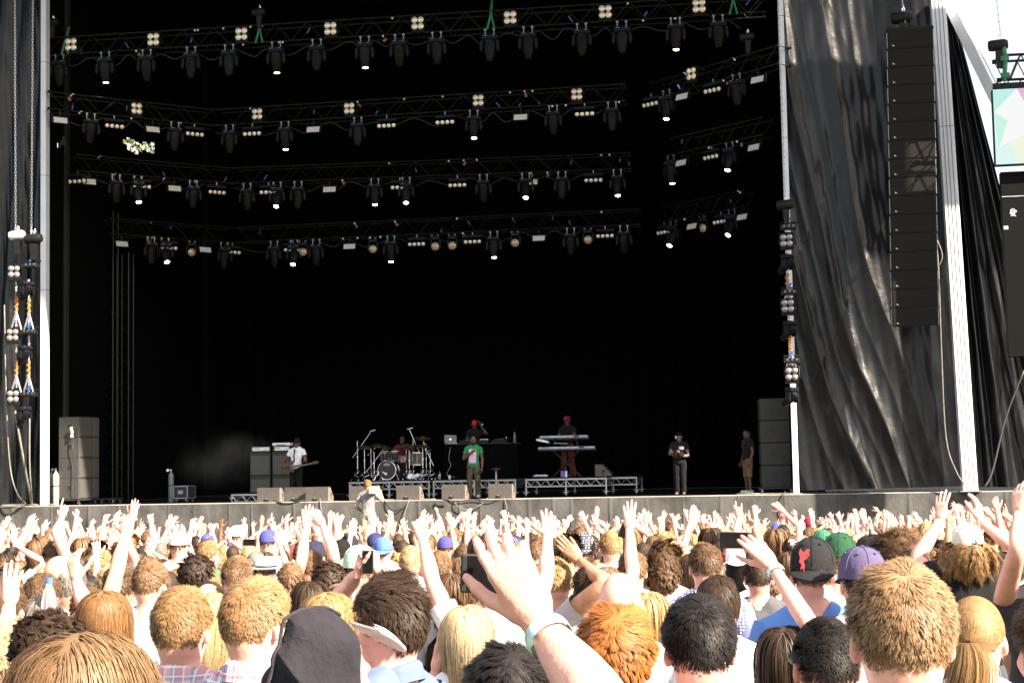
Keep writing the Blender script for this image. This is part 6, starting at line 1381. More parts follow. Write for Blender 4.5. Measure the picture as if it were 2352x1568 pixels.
# ------------------------------------------------------------------ camera operator in the pit
YP = 38.9; q = at(845, 1102, YP); hgt = 1.84; zf = q[2] - hgt
o = thing('camera_platform', 'low pit platform under the camera operator, hidden by the crowd', 'platform', (q[0], YP, ground_z(YP))); b = MB(); hh = zf - ground_z(YP); b.box((0, 0, hh - .03), (1.4, 1.2, .06)); obj('top', b.mesh('top', m_deckin), o)
for sx in (-1, 1):
    for sy in (-1, 1): b = MB(); b.cyl((sx * .62, sy * .52, 0), (sx * .62, sy * .52, hh - .06), .03); obj('leg', b.mesh('leg', m_alu, True), o)
PA_ = [((.185, -.01, 1.42), (.36, .02, 1.25), (.26, .16, 1.48), 'grip', 1, (-1, 0, 0), (-.1, .5, .7)), ((-.185, -.01, 1.40), (-.30, -.04, 1.12), (-.22, .16, 1.0), 'relaxed', -1, (1, 0, 0), None)]
pc = person((q[0], YP, zf), hgt / 1.755, -.1, 'pit camera operator in a grey shirt filming the stage with a shoulder camera', (.45, .27, .19), (.22, .215, .225), ('short', (.30, .15, .05)), PA_, 1, trous=(.5, .42, .28))
cm = thing('video_camera', 'big pale broadcast camera on the shoulder of the pit operator', 'camera', tuple(np.array(pc.location) + (.19, .08, 1.53)), -.1); b = MB(); b.box((0, -.05, .05), (.17, .42, .20), ch=.02); obj('body', b.mesh('body', mat('camera_beige', (.42, .43, .40), .5)), cm)
b = MB(); b.cyl((0, .16, .06), (0, .36, .06), .06, .075, n=16); obj('lens_barrel', b.mesh('lens_barrel', m_fixd, True), cm); b = MB(); b.box((0, -.33, .04), (.13, .14, .17), ch=.015); obj('battery', b.mesh('battery', mat('battery_grey', (.3, .3, .3), .5)), cm); b = MB(); b.box((0, .05, .2), (.04, .3, .03)); b.box((0, -.08, .17), (.04, .03, .07)); b.box((0, .17, .17), (.04, .03, .07)); obj('grip', b.mesh('grip', m_fixd), cm); b = MB(); b.box((.12, .1, .12), (.1, .12, .06), ch=.01); obj('viewfinder', b.mesh('viewfinder', m_fixd), cm)
cable([np.array(pc.location) + v for v in ((.1, -.2, 1.5), (-.05, -.2, 1.3), (-.05, -.22, 1.0), (-.02, -.25, .6), (-.05, -.3, .0))], 'cable hanging down the back of the pit camera operator', r=.009)
o = thing('headphone', 'dark headset worn by the pit camera operator', 'headphones', tuple(np.array(pc.location) + (.09, 0, 1.62))); b = MB(); b.lathe([(.03, -.02), (.045, -.01), (.045, .02), (.03, .03)], n=14, axis=(1, 0, 0)); b2 = b; obj('ear_cup', b.mesh('ear_cup', m_rub, True), o); b = MB(); b.tube([(0, 0, .03), (-.02, 0, .11), (-.09, 0, .14), (-.16, 0, .11), (-.18, 0, .02)], .012); obj('band', b.mesh('band', m_rub), o)

# ------------------------------------------------------------------ thin smoke by the bass amplifiers
m_smoke = bpy.data.materials.new('smoke'); m_smoke.use_nodes = True; nt = m_smoke.node_tree; N = nt.nodes; N.remove(N['Principled BSDF']); pv = N.new('ShaderNodeVolumePrincipled'); nt.links.new(pv.outputs['Volume'], N['Material Output'].inputs['Volume'])
pv.inputs['Color'].default_value = (.85, .85, .82, 1); tc = N.new('ShaderNodeTexCoord'); nz = N.new('ShaderNodeTexNoise'); nz.inputs['Scale'].default_value = .9; nz.inputs['Detail'].default_value = 4; nt.links.new(tc.outputs['Object'], nz.inputs['Vector']); mr = N.new('ShaderNodeMapRange'); mr.inputs['From Min'].default_value = .42; mr.inputs['From Max'].default_value = .75; mr.inputs['To Max'].default_value = .17; nt.links.new(nz.outputs['Fac'], mr.inputs['Value'])
ln = N.new('ShaderNodeVectorMath'); ln.operation = 'LENGTH'; sv = N.new('ShaderNodeVectorMath'); sv.operation = 'MULTIPLY'; sv.inputs[1].default_value = (1, 1, 2); nt.links.new(tc.outputs['Object'], sv.inputs[0]); nt.links.new(sv.outputs['Vector'], ln.inputs[0]); m2 = N.new('ShaderNodeMapRange'); m2.inputs['From Min'].default_value = .2; m2.inputs['From Max'].default_value = 2.3; m2.interpolation_type = 'SMOOTHSTEP'; m2.inputs['To Min'].default_value = 1; m2.inputs['To Max'].default_value = 0; nt.links.new(ln.outputs['Value'], m2.inputs['Value']); mu = N.new('ShaderNodeMath'); mu.operation = 'MULTIPLY'; nt.links.new(mr.outputs['Result'], mu.inputs[0]); nt.links.new(m2.outputs['Result'], mu.inputs[1]); nt.links.new(mu.outputs[0], pv.inputs['Density'])
b = MB(); b.lathe([(.001, -1.1)] + [(2.6 * math.sin(t), -1.3 * math.cos(t) if t > 1.2 else -.5 - .6 * math.cos(t)) for t in np.linspace(.2, 2.94, 10)] + [(.001, 1.32)], n=20)
sm = b.build('smoke', m_smoke, None, True, tuple(dk(520, 47.2, DZ + 1.25))); sm['kind'] = 'stuff'; sm['label'] = 'thin grey smoke drifting beside the bass amplifiers'; m_smoke.cycles.volume_step_rate = 4 if hasattr(m_smoke, 'cycles') and hasattr(m_smoke.cycles, 'volume_step_rate') else 1
# ------------------------------------------------------------------ the crowd
BLOND, LBLOND, LBROWN, BROWN, DBROWN, BLACK, GINGER, GREY, PLAT, STRAW = (.36, .225, .10), (.50, .36, .19), (.18, .105, .053), (.105, .060, .031), (.042, .025, .015), (.014, .011, .010), (.34, .125, .032), (.17, .15, .13), (.52, .41, .25), (.25, .145, .062)
FAIR, TAN, MIDS, DARK = (.66, .345, .275), (.54, .275, .19), (.38, .2, .12), (.10, .052, .03)
HWID = dict(short=.188, crop=.174, tousled=.205, quiff=.20, curly=.218, afro=.29, long=.198, wavy=.205, bob=.20, pony=.18, bun=.18, sleek=.184, balding=.16, mop=.22, bald=.155, cap=.178, hood=.22, fedora=.30)
HTOP = dict(short=.018, crop=.010, tousled=.035, quiff=.05, curly=.06, afro=.10, long=.018, wavy=.02, bob=.018, pony=.014, bun=.014, sleek=.02, balding=.012, mop=.03, bald=0, cap=.03, hood=.035, fedora=.1)
PLACED = []     # (x, y, d) of those placed, with their picture boxes
def spot(x, y, kind, wpx=None, d=None):
    hw, ht = HWID[kind], 1.747 + HTOP[kind]; s = 1.0
    for _ in range(6):
        dd = d if d else F * hw * s / wpx; p = atd(x, y, dd); s = min(1.1, max(.9, (p[2] - ground_z(p[1])) / ht))
    return np.array((p[0], p[1], p[2] - ht * s)), s, dd
def to_local(p, loc, s, rz): return rotz(-rz) @ (np.asarray(p) - loc) / s
def upv(side, a=22, f=18, bend=25, pose='open', palm=(0, 1, 0), f2=12, hd=None):
    S = np.array((side * .18, -.005, 1.43)); a, f, f2 = R(a), R(f), R(f2); u = unit((side * math.sin(a), math.sin(f), math.cos(a))); E = S + .29 * u
    g = unit((side * math.sin(a - R(bend)), math.sin(f + f2), math.cos(a - R(bend)))); W = E + .25 * g
    return (tuple(S.round(3)), tuple(E.round(3)), tuple(W.round(3)), pose, side, palm, hd)
dn = lambda side: (*DOWN[side], 'relaxed', side, (-side, 0, 0), None)
def clap(h=.0, w=.03, f=.18):
    out = []
    for s in (-1, 1):
        S = (s * .18, -.005, 1.43); E = (s * .33, .12 + f * .3, 1.60 + h * .5); W = (s * w, f, 1.78 + h); out.append((S, E, W, 'flat', s, (-s, .1, 0), (-.12 * s, .1, 1)))
    return out
def hero(x, y, w_, kind, col, yaw=0, skin=FAIR, shirt=(.6, .6, .6), label='', lod=None, wom=0, skind='tee', cap=None, arms=None, parms=None, d=None, seed=0, shirt_m=None, tilt=(0, 0), trous=(.05, .06, .09), group=None):
    hk = cap[0] if cap and cap[0] in ('fedora',) else 'cap' if cap else kind
    loc, s, dd = spot(x, y, hk, w_, d); rz = YAW * .6 + R(yaw)
    if lod is None: lod = 2 if (w_ or 0) > 88 or dd < 4.2 else 1 if dd < 14 else 0
    A = arms
    if parms:
        A = []
        done = set()
        for side, (ex, ey, ed), (wx, wy, wd), pose, palm, hdir in parms:
            E, W = to_local(atd(ex, ey, ed), loc, s, rz), to_local(atd(wx, wy, wd), loc, s, rz); S = np.array((side * .18, -.005, 1.43)); done.add(side)
            pl = rotz(-rz) @ np.array(palm, float); hd_ = None
            if hdir is not None: hd_ = tuple((rotz(-rz) @ (RIGHT * hdir[0] + UP * hdir[1] + FWD * hdir[2])).round(4))
            A.append((tuple(S), tuple(E.round(4)), tuple(W.round(4)), pose, side, tuple(pl.round(4)), hd_))
        for sd_ in (-1, 1):
            if sd_ not in done: A.append(dn(sd_))
    hair = None if kind in ('bald', 'hood') else (kind, col)
    if cap and kind in ('short', 'tousled', 'quiff', 'curly'): hair = ('crop' if kind != 'curly' else 'mop', col)
    o = person(tuple(loc), s, rz, label, skin, shirt, hair, A, lod, wom, skind, trous, cap, group, seed, shirt_m, None, None, tilt)
    PLACED.append((loc[0], loc[1], dd, x, y)); return o
def child(o, k): return [c for c in o.children if c.name.split('.')[0] == k][0]

# ---- nearest rows
hero(195, 1428, 300, 'long', LBROWN, 0, FAIR, (.1, .1, .12), 'woman with long light brown hair parted at the crown, nearest at the lower left', wom=1, seed=1)
hero(112, 1388, 150, 'curly', DBROWN, 8, FAIR, (.1, .1, .12), 'man with dark brown curls behind the light brown parted hair', lod=2)
hero(18, 1418, 120, 'tousled', LBLOND, 0, FAIR, (.5, .5, .55), 'person with straw-blond hair cut by the left picture edge, beside dark curls', seed=1)
hero(420, 1344, 138, 'short', STRAW, -6, FAIR, (.6, .5, .5), 'man with cropped golden-brown hair in a pink plaid shirt', skind='collar', shirt_m=m_plaid1)
hero(480, 1352, 110, 'wavy', LBLOND, 0, FAIR, (.7, .7, .7), 'woman with long wavy pale blond hair behind the pink plaid shirt', wom=1)
o = hero(590, 1322, 150, 'short', (.31, .175, .08), -28, FAIR, (.6, .6, .65), 'strawberry-blond man in dark sunglasses and a plaid shirt with red collar', skind='collar', shirt_m=m_plaid2, seed=2)
obj('sunglasses', glasses_mesh(m_glass), o)
m_hoodie = objcol_mat('hoodie_fleece', .95, .08, .25, 7, bump=.7, bscale=28, sheen=.05)
# hooded person
o = hero(758, 1412, 212, 'hood', BLACK, -52, FAIR, (.045, .045, .055), 'person with a dark hood pulled up over a white cap, nearest at the bottom', skind='long', lod=1)
s_ = Sdf((-.24, -.26, 1.30), (.24, .2, 1.84), .009); s_.ell(HC + (0, -.025, .0), (.098, .120, .118), .03).ell((0, -.035, 1.72), (.028, .06, .075), .06).ell((0, -.03, 1.55), (.105, .115, .12), .05).cone((0, -.045, 1.50), (0, -.04, 1.41), .11, .14, .05).ell((0, .125, 1.62), (.075, .12, .115), .02, sub=True)
V, Q = s_.mesh(); V = relax(V, Q, 2, .5); yz = np.stack([V[:, 1] + .02, V[:, 2] - 1.62], -1)
V = V + .005 * np.exp(-(V[:, :1] / .010) ** 2) * np.concatenate([np.zeros((len(V), 1)), yz / (np.linalg.norm(yz, axis=1)[:, None] + 1e-6)], 1)
V = V + .009 * np.sin(V @ np.array([[20., 30, 9], [22, 18, 23], [40, 25, 30]])) + .007 * (np.clip(1.68 - V[:, 2:], 0, .2) / .2) * np.sin(9 * np.arctan2(V[:, :1], -V[:, 1:2] + .0) + 14 * V[:, 2:]) * np.sign(V * (1, 1, 0)) + .004 * np.sin(V @ np.array([[50., 20, 39], [12, 68, 43], [30, 45, 60]]))
hoodV = V; h = obj('hood', np_mesh('hood', V, Q, mats=[m_hoodie]), o); h.color = (.021, .0195, .025, 1)
sp_ = []
for a_ in np.linspace(R(75), R(262), 30):
    r_ = hoodV[(np.abs(hoodV[:, 0]) < .02)]; q_ = r_[:, 1:] - np.array((-.02, 1.60)); aa = np.arctan2(q_[:, 1], q_[:, 0]) % (2 * PI); k_ = np.abs(aa - a_) < .1
    if k_.any(): rr_ = np.linalg.norm(q_[k_], axis=1).max(); sp_.append((0, -.02 + rr_ * math.cos(a_), 1.60 + rr_ * math.sin(a_)))
V_, Q_ = sweep(smooth_path(sp_, 40), np.full(40, .0045), 6); k_ = obj('seam', np_mesh('seam', V_, Q_, mats=[m_hoodie]), h); k_.color = (.035, .034, .04, 1)
b_ = obj('brim', brim_mesh(m_cap), o); b_.color = (.8, .82, .85, 1); b_.scale = (.75, .92, 1); b_.location = (0, -.50, .22); b_.rotation_euler = (R(-20), 0, 0)
hero(892, 1312, 150, 'quiff', DBROWN, 64, FAIR, (.10, .14, .30), 'man with a big dark brown quiff in a blue denim shirt, face turned left', skind='collar')
hero(1070, 1382, 122, 'bob', PLAT, 6, FAIR, (.7, .7, .75), 'woman with a platinum blond bob holding a hand to the ear', wom=1, arms=[((-.18, -.005, 1.42), (-.25, .1, 1.24), (-.115, .04, 1.50), 'flat', -1, (1, 0, 0), (.1, 0, 1)), dn(1)])
hero(1160, 1462, 190, 'tousled', BLACK, 10, FAIR, (.55, .56, .62), 'person with tousled black hair cut off by the bottom edge, below the raised phone', seed=2)
hero(1412, 1374, 190, 'tousled', GINGER, -5, FAIR, (.6, .6, .65), 'person with bright ginger tousled hair at the bottom', seed=3)
hero(1423, 1314, 97, 'bald', BLACK, 0, FAIR, (.6, .6, .6), 'bald man with a pale shaven head behind the ginger hair')
hero(1602, 1362, 172, 'short', BLACK, 4, FAIR, (.08, .08, .085), 'man with short black hair and bare shoulders in a grey vest at the bottom', skind='tank', seed=4)
hero(1645, 1312, 108, 'sleek', DBROWN, 6, FAIR, (.7, .7, .7), 'person with sleek dark brown hair behind the black-haired man in a vest', lod=2)
o = hero(1893, 1414, 150, 'crop', BLACK, 4, TAN, (.5, .5, .5), 'man with cropped jet-black hair and glasses, left of the big blond head', seed=1); obj('glasses', glasses_mesh(m_rub), o)
hero(2061, 1283, 245, 'short', (.26, .158, .082), 0, FAIR, (.65, .65, .68), 'broad man with short light brown hair and red ears, largest head at the right', seed=5)
hero(2238, 1362, 142, 'pony', STRAW, -22, FAIR, (.7, .72, .75), 'woman with golden hair tied in a low ponytail at the right', wom=1)
hero(2425, 1350, 200, 'short', BROWN, 10, FAIR, (.55, .56, .72), 'person in a lilac-white shirt cut by the right picture edge')
o = hero(1865, 1229, 103, 'crop', BROWN, -8, FAIR, (.10, .22, .55), 'man in a backwards black cap with a red bird emblem and a blue shirt', cap=('cap', (.018, .018, .02), True))
m_red = mat('red_thread', (.32, .04, .045), .8)
bird = [(0, .0), (.012, .008), (.022, .024), (.016, .028), (.02, .04), (.012, .044), (.004, .036), (-.002, .03), (-.014, .044), (-.018, .028), (-.012, .012), (-.014, -.004), (-.004, -.012), (-.008, -.03), (.0, -.022), (.004, -.034), (.006, -.014)]
b = MB(); b.prism([(p_[0] * 1.15, p_[1] * 1.15) for p_ in bird], -.004, (0, 0, 0)); e = obj('emblem', b.mesh('emblem', m_red), child(o, 'cap'), (-.034, -.112, 1.682)); e.rotation_euler = (R(-18), 0, R(-20))
hero(1977, 1250, 106, 'crop', DBROWN, 6, FAIR, (.7, .7, .7), 'person in a faded purple cap beside the black bird-emblem cap', cap=('cap', (.085, .07, .14), False))
hero(1927, 1219, 78, 'short', LBROWN, -10, FAIR, (.6, .6, .6), 'person in a dark green cap behind the purple cap', cap=('cap', (.018, .062, .034), False), lod=1)
o = hero(2220, 1198, 88, 'mop', STRAW, -6, FAIR, (.006, .0065, .0075), 'sandy-curled person in a cream cap and black shirt, both hands raised', lod=2, arms=[((-.18, 0, 1.43), (-.27, .17, 1.56), (-.125, .25, 1.775), 'open', -1, (.5, .8, 0), (.15, .1, 1)), ((.18, 0, 1.43), (.34, .12, 1.57), (.10, .22, 1.77), 'relaxed', 1, (-.8, .5, 0), (-.05, .12, 1))])
h0 = child(o, 'hair'); h0.data = hair_mesh('mop', 2, 0, True)
c_ = obj('cap', cap_mesh('cap', m_cap), o); c_.color = (.66, .61, .54, 1); bb = obj('brim', brim_mesh(m_cap), c_); bb.color = (.66, .61, .54, 1)
b = MB(); b.prism([(.03 * math.cos(t), .042 * math.sin(t)) for t in np.linspace(0, PI, 12)], -.004, (.012, -.112, 1.652)); so = obj('strap_opening', b.mesh('strap_opening', m_rub), c_); b = MB(); b.box((.03, -.119, 1.655), (.085, .006, .014), roty(.18)); obj('strap', b.mesh('strap', m_fixd), so)
hero(2092, 1257, 70, 'long', LBROWN, 0, FAIR, (.6, .6, .6), 'woman with straight light brown hair just behind the broad light-haired man', wom=1)
hero(2063, 1208, 92, 'afro', BROWN, 0, FAIR, (.5, .5, .5), 'person with a big round mass of brown frizzy hair at the right', d=10.5)
hero(1994, 1227, 62, 'short', BLACK, 0, FAIR, (.4, .4, .4), 'person in a plain black backwards cap between the green and purple caps', cap=('cap', (.015, .015, .016), True))
hero(240, 1348, 104, 'long', (.24, .125, .052), 4, FAIR, (.6, .6, .62), 'woman with long straight copper-blond hair at the left', wom=1, seed=1)
hero(275, 1288, 78, 'tousled', BROWN, 6, FAIR, (.5, .52, .55), 'man with tousled brown hair behind the copper-blond woman')
hero(346, 1284, 80, 'short', LBROWN, -8, FAIR, (.55, .55, .6), 'man with short two-toned brown hair beside the copper-blond woman', seed=3)
hero(452, 1265, 74, 'curly', DBROWN, -10, FAIR, (.7, .7, .7), 'man with a dark curly mop and a red ear, left of the buzz-cut head')
hero(545, 1274, 70, 'crop', LBROWN, -5, FAIR, (.7, .7, .72), 'man with thin light buzz-cut hair below the white hat')
hero(612, 1260, 78, 'short', GREY, 0, FAIR, (.7, .7, .7), 'person in a white brimmed hat with a dark band', cap=('fedora', (.75, .73, .70)))
hero(98, 1313, 84, 'short', BROWN, -8, FAIR, (.5, .5, .5), 'man with smooth brown hair behind the upright water bottle', seed=2)
hero(98, 1362, 88, 'long', GREY, 2, FAIR, (.6, .6, .6), 'person with long ash-grey hair just below the water bottle', wom=1)
hero(136, 1276, 66, 'bald', BROWN, 0, TAN, (.6, .58, .58), 'bald man at the left, farther of two bald heads'); hero(162, 1296, 66, 'balding', GREY, 4, TAN, (.6, .58, .58), 'balding man with grey fringe at the left, beside a raised hand', arms=[dn(-1), upv(1, 10, 25, 5, 'claw')])
hero(668, 1287, 64, 'tousled', LBROWN, 4, FAIR, (.6, .6, .6), 'man with spiky light brown hair left of dark curls', seed=1); hero(757, 1283, 74, 'curly', DBROWN, -4, FAIR, (.65, .65, .68), 'man with dark curly hair left of the phone held upright')
hero(722, 1239, 50, 'short', DBROWN, -4, FAIR, (.03, .03, .03), 'man in a backwards navy cap and black shirt', cap=('cap', (.025, .028, .05), True))
hero(712, 1326, 86, 'long', DBROWN, 6, FAIR, (.3, .3, .3), 'woman with dark brown hair beside the blond hair parting, left of the quiff', wom=1); hero(752, 1350, 112, 'long', BLOND, 0, FAIR, (.6, .6, .6), 'woman with honey-blond long hair above the dark hood', wom=1, seed=1)
o = hero(828, 1248, 50, 'short', BROWN, -10, FAIR, (.7, .7, .7), 'person in a mint green cap raising a phone upright', cap=('cap', (.32, .50, .40), False), parms=[(-1, (800, 1345, 8.6), (822, 1315, 8.4), 'grip', (1, .3, 0), (.15, 1, 0)), (1, (885, 1345, 8.6), (868, 1312, 8.4), 'grip', (-1, .3, 0), (-.25, 1, 0))], d=9.0)
hero(943, 1252, 52, 'crop', LBLOND, 0, FAIR, (.65, .65, .7), 'man with thin pale blond hair in a small-checked shirt', shirt_m=m_check, skind='collar'); hero(1008, 1263, 60, 'short', LBROWN, 6, FAIR, (.5, .5, .55), 'man with short chestnut hair right of the checked shirt', seed=4)
hero(1040, 1308, 82, 'long', BROWN, 0, FAIR, (.4, .4, .4), 'woman with long brown hair left of the big raised phone', wom=1); hero(1006, 1345, 78, 'wavy', (.5, .30, .11), 0, FAIR, (.5, .5, .5), 'woman with wavy golden hair behind the quiff', wom=1, seed=1)
hero(1276, 1280, 78, 'short', BLOND, 14, FAIR, (.7, .7, .7), 'blond man right of the hand with the big phone, ear showing', seed=1)
hero(1340, 1220, 52, 'short', BROWN, -10, FAIR, (.5, .15, .15), 'person in a navy cap with yellow polka dots', cap=('cap', (1, 1, 1), True, m_dots))
hero(1402, 1218, 56, 'short', BLOND, 6, FAIR, (.7, .7, .7), 'blond-haired man right of the polka-dot cap', seed=2)
hero(1405, 1270, 44, 'long', BROWN, 0, FAIR, (.4, .4, .4), 'woman in a small purple cap above the bald man', wom=1, cap=('cap', (.16, .07, .32), False)); hero(1395, 1295, 62, 'long', (.2, .13, .09), 0, FAIR, (.5, .5, .5), 'woman with ash-brown hair behind the bald man', wom=1, seed=1)
hero(1521, 1273, 76, 'curly', BROWN, 0, FAIR, (.55, .56, .6), 'man with tight brown curls in front of the swept-back brown hair', seed=1); hero(1521, 1236, 74, 'quiff', BROWN, 0, FAIR, (.5, .5, .5), 'man with swept-up brown hair behind the tight brown curls', seed=1)
hero(1618, 1244, 80, 'short', BROWN, 5, FAIR, (.3, .33, .45), 'man with neat brown hair in a dotted shirt, left of the raised phone', shirt_m=dots('dotted_cloth', (.10, .12, .25), (.7, .7, .75), 60))
hero(1688, 1252, 46, 'long', BLACK, 0, FAIR, (.5, .5, .5), 'woman in a white cap with long black hair under the raised phone', wom=1, cap=('cap', (.78, .78, .8), True))
hero(1742, 1276, 70, 'short', DBROWN, -8, FAIR, (.08, .08, .09), 'man with dark brown hair and bare shoulders behind the phone hand', skind='tank', seed=3)
hero(1488, 1352, 84, 'long', BLOND, -6, FAIR, (.6, .6, .6), 'woman with straight blond hair between bald and black-haired heads', wom=1, seed=1)
# the two raised phones and their holders
wr = (1240, 1436, 2.30)
o = hero(1500, 1640, None, 'tousled', BROWN, 10, FAIR, (.4, .4, .45), 'person below the picture whose near hand holds up a black phone', d=2.25, lod=2, parms=[(1, (1400, 1640, 2.12), wr, 'hold', (0, 1, 0), (-.46, .88, .12))])
def band(px_, e_, m, label, r=.034, w=.022, d=None):
    a, c = atd(*px_), atd(*e_); ax = unit(c - a); o = thing('wristband', label, 'wristband', tuple(a + ax * .03)); b = MB(); b.lathe([(r, -w / 2), (r + .0015, 0), (r, w / 2)], n=20, axis=ax, caps=False); b.lathe([(r - .002, -w / 2), (r - .002, w / 2)], n=20, axis=ax, caps=False); obj('band', b.mesh('band', m, True), o); return o
m_mint = mat('mint_printed_band', (.45, .68, .60), .5, var=.5, scale=40)
band(wr, (1400, 1640, 2.12), m_mint, 'mint and white wristband on the hand holding the big phone', r=.034)
def phone(x, y, d, L, W, tilt, label, yaw=0.0, lens=True):
    p = atd(x, y, d); o = thing('mobile_phone', label, 'phone', tuple(p)); o.matrix_world = Matrix.Translation(p) @ Matrix(np.stack([RIGHT, FWD, UP], 1).tolist()).to_4x4() @ Matrix.Rotation(yaw, 4, 'Z') @ Matrix.Rotation(tilt, 4, 'Y')
    b = MB(); b.box((0, 0, 0), (L, .009, W), ch=.003); obj('case', b.mesh('case', m_rub), o); b = MB(); b.box((0, -.0048, 0), (L * .80, .001, W * .92)); obj('display', b.mesh('display', mat('dark_glass', (.006, .006, .007), .12, spec=.25)), o)
    if lens: b = MB(); b.lathe([(.0055, 0), (.0055, .001)], (-L * .45, -.0045, 0), 12, (0, -1, 0)); obj('button', b.mesh('button', m_fixd, True), o)
    return o
phone(1138, 1318, 2.42, .108, .060, R(2), 'black phone held level in the big near hand')
hero(1800, 1428, None, 'long', DBROWN, -4, FAIR, (.6, .6, .6), 'woman with long dark hair holding up a phone in one hand at the right', wom=1, d=5.3, lod=1, parms=[(1, (1868, 1452, 5.2), (1776, 1302, 5.55), 'hold', (-.2, 1, 0), (-.62, .75, .1))])
phone(1685, 1240, 5.75, .125, .062, R(1), 'black phone held level near the right mast, its screen facing the crowd')
band((1776, 1302, 5.55), (1868, 1452, 5.2), mat('white_paper_band', (.5, .7, .75), .5), 'pale paper wristband on the arm with the right-hand phone', r=.03)
phone(845, 1290, 8.35, .062, .125, 0, 'black phone held upright by the person in the mint cap'); phone(573, 1245, 14.5, .125, .062, 0, 'small dark phone held level left of the blue cap', lens=False); phone(1432, 1178 + 40, 12, .06, .11, R(20), 'dark phone held slanted behind the polka-dot cap', lens=False)
q_ = atd(113, 1326, 6.6); bt = bottle(q_ - (0, 0, .27), 'upright clear water bottle with a blue cap at the left', .27, s=1.0)
bt2 = bottle(atd(1797, 1168, 22) - (0, 0, .25), 'clear bottle with a red paper band held up below the right mast', .26, lab=(.7, .06, .08), s=1.0)
# further raised arms that stand out
hero(1452, 1262, 66, 'short', LBROWN, 0, FAIR, (.5, .5, .5), 'person with one straight arm and spread hand reaching highest in the middle', parms=[(-1, (1452, 1322, 9.6), (1446, 1216, 9.9), 'open', (0, 1, 0), (0, 1, .1))], d=9.8)
hero(1352, 1296, 72, 'short', DBROWN, 0, MIDS, (.4, .4, .45), 'person with a flat hand raised aslant and a yellow wristband', d=8.4, parms=[(-1, (1386, 1338, 8.2), (1332, 1288, 8.5), 'flat', (0, 1, 0), (-.7, .7, .1))])
hero(12, 1330, 90, 'short', BROWN, 0, FAIR, (.3, .3, .35), 'person at the left edge raising an open hand beside the bottle', d=7.0, parms=[(1, (14, 1470, 6.3), (20, 1392, 6.4), 'open', (0, 1, 0), (.08, 1, .1))])
hero(205, 1345, 84, 'short', BROWN, 0, FAIR, (.65, .6, .6), 'person raising a curled hand with a thin bracelet, left of centre-left curls', d=7.6, parms=[(-1, (200, 1400, 7.2), (176, 1335, 7.3), 'claw', (.3, 1, 0), (-.2, 1, .1))])
hero(716, 1262, 52, 'short', LBROWN, 0, FAIR, (.7, .7, .72), 'person stretching both arms up below the bass player, one palm spread wide', d=11.5, parms=[(-1, (692, 1288, 11.3), (702, 1216, 11.6), 'open', (0, 1, 0), (.05, 1, .1)), (1, (764, 1262, 11.3), (742, 1208, 11.6), 'cup', (-.2, 1, 0), (-.5, .85, 0))])
hero(280, 1235, 42, 'tousled', LBROWN, 0, FAIR, (.7, .7, .72), 'person in white with one long arm up, splayed hand highest at the left', d=14.5, parms=[(1, (290, 1240, 14.2), (303, 1192, 14.5), 'open', (0, 1, 0), (.2, 1, .1))])
hero(125, 1240, 44, 'short', BROWN, 0, FAIR, (.6, .6, .65), 'person pointing one finger up in front of the left mast', d=14, parms=[(1, (130, 1225, 13.8), (141, 1190, 14.2), 'point', (0, 1, 0), (.2, 1, .1))])
hero(2378, 1232, 90, 'short', DBROWN, 0, FAIR, (.03, .03, .035), 'person at the right edge with a bare arm and hand raised', skind='tank', d=8.6, parms=[(-1, (2336, 1262, 8.1), (2340, 1178, 8.3), 'relaxed', (.6, .8, 0), (.05, 1, .15))])
hero(1700, 1222, 40, 'short', BROWN, 0, FAIR, (.6, .6, .6), 'person making a horned hand sign with two raised fingers, middle right', d=16, parms=[(1, (1692, 1225, 15.8), (1697, 1190, 16), 'horns', (0, 1, 0), (0, 1, .1))])
for x, y, w_, c_, k_, lab in ((617, 1214, 40, (.06, .07, .35), False, 'person in a bright blue cap below the bass player'), (802, 1224, 40, (.02, .022, .04), False, 'person in a dark navy cap left of the pit camera operator'), (785, 1236, 42, (.012, .012, .012), True, 'person in a black cap beside the dark navy cap'),
                         (863, 1221, 38, (.03, .035, .10), False, 'person in a navy cap below the pit camera operator'), (881, 1231, 42, (.08, .16, .5), True, 'person in a bright blue cap worn backwards'), (1022, 1229, 38, (.07, .06, .24), False, 'person in a violet-blue cap left of centre'), (1857, 1186, 26, (.25, .02, .04), False, 'person in a dark red cap near the right mast'),
                         (412, 1218, 44, (.72, .7, .72), False, 'person in a white cap below the gas cylinder'), (415, 1262, 36, (.3, .42, .6), True, 'person in a pale blue cap worn backwards behind dark curls'), (1888, 1213, 44, (.04, .16, .09), False, 'person in a green cap left of the dark green cap'), (545, 1205, 34, (.75, .7, .76), False, 'person in a pale pink cap left of the bright blue cap')):
    hero(x, y, w_, 'short', BROWN, random.uniform(-10, 10), FAIR, random.choice([(.6, .6, .6), (.1, .1, .1), (.3, .3, .4)]), lab, cap=('cap', c_, k_))
# the hand-held camera above the front rows
o = thing('stills_camera', 'black stills camera with a lens held up in front of the skirt', 'camera', tuple(at(1000, 1163, 37.4)), .2); b = MB(); b.box((0, 0, 0), (.15, .07, .10), ch=.01); b.box((0, 0, .06), (.06, .06, .04), ch=.008); obj('body', b.mesh('body', m_fixd), o); b = MB(); b.cyl((.08, -.02, .0), (.2, -.06, .0), .035, .042, n=14); obj('lens_barrel', b.mesh('lens_barrel', m_fixd, True), o)
hero(1000, 1196, None, 'short', BROWN, 0, FAIR, (.1, .1, .1), 'front-row photographer holding a camera up against the skirt', d=38.2, parms=[(1, (1012, 1196, 37.6), (1004, 1178, 37.9), 'grip', (-1, 0, 0), (0, 1, 0))])

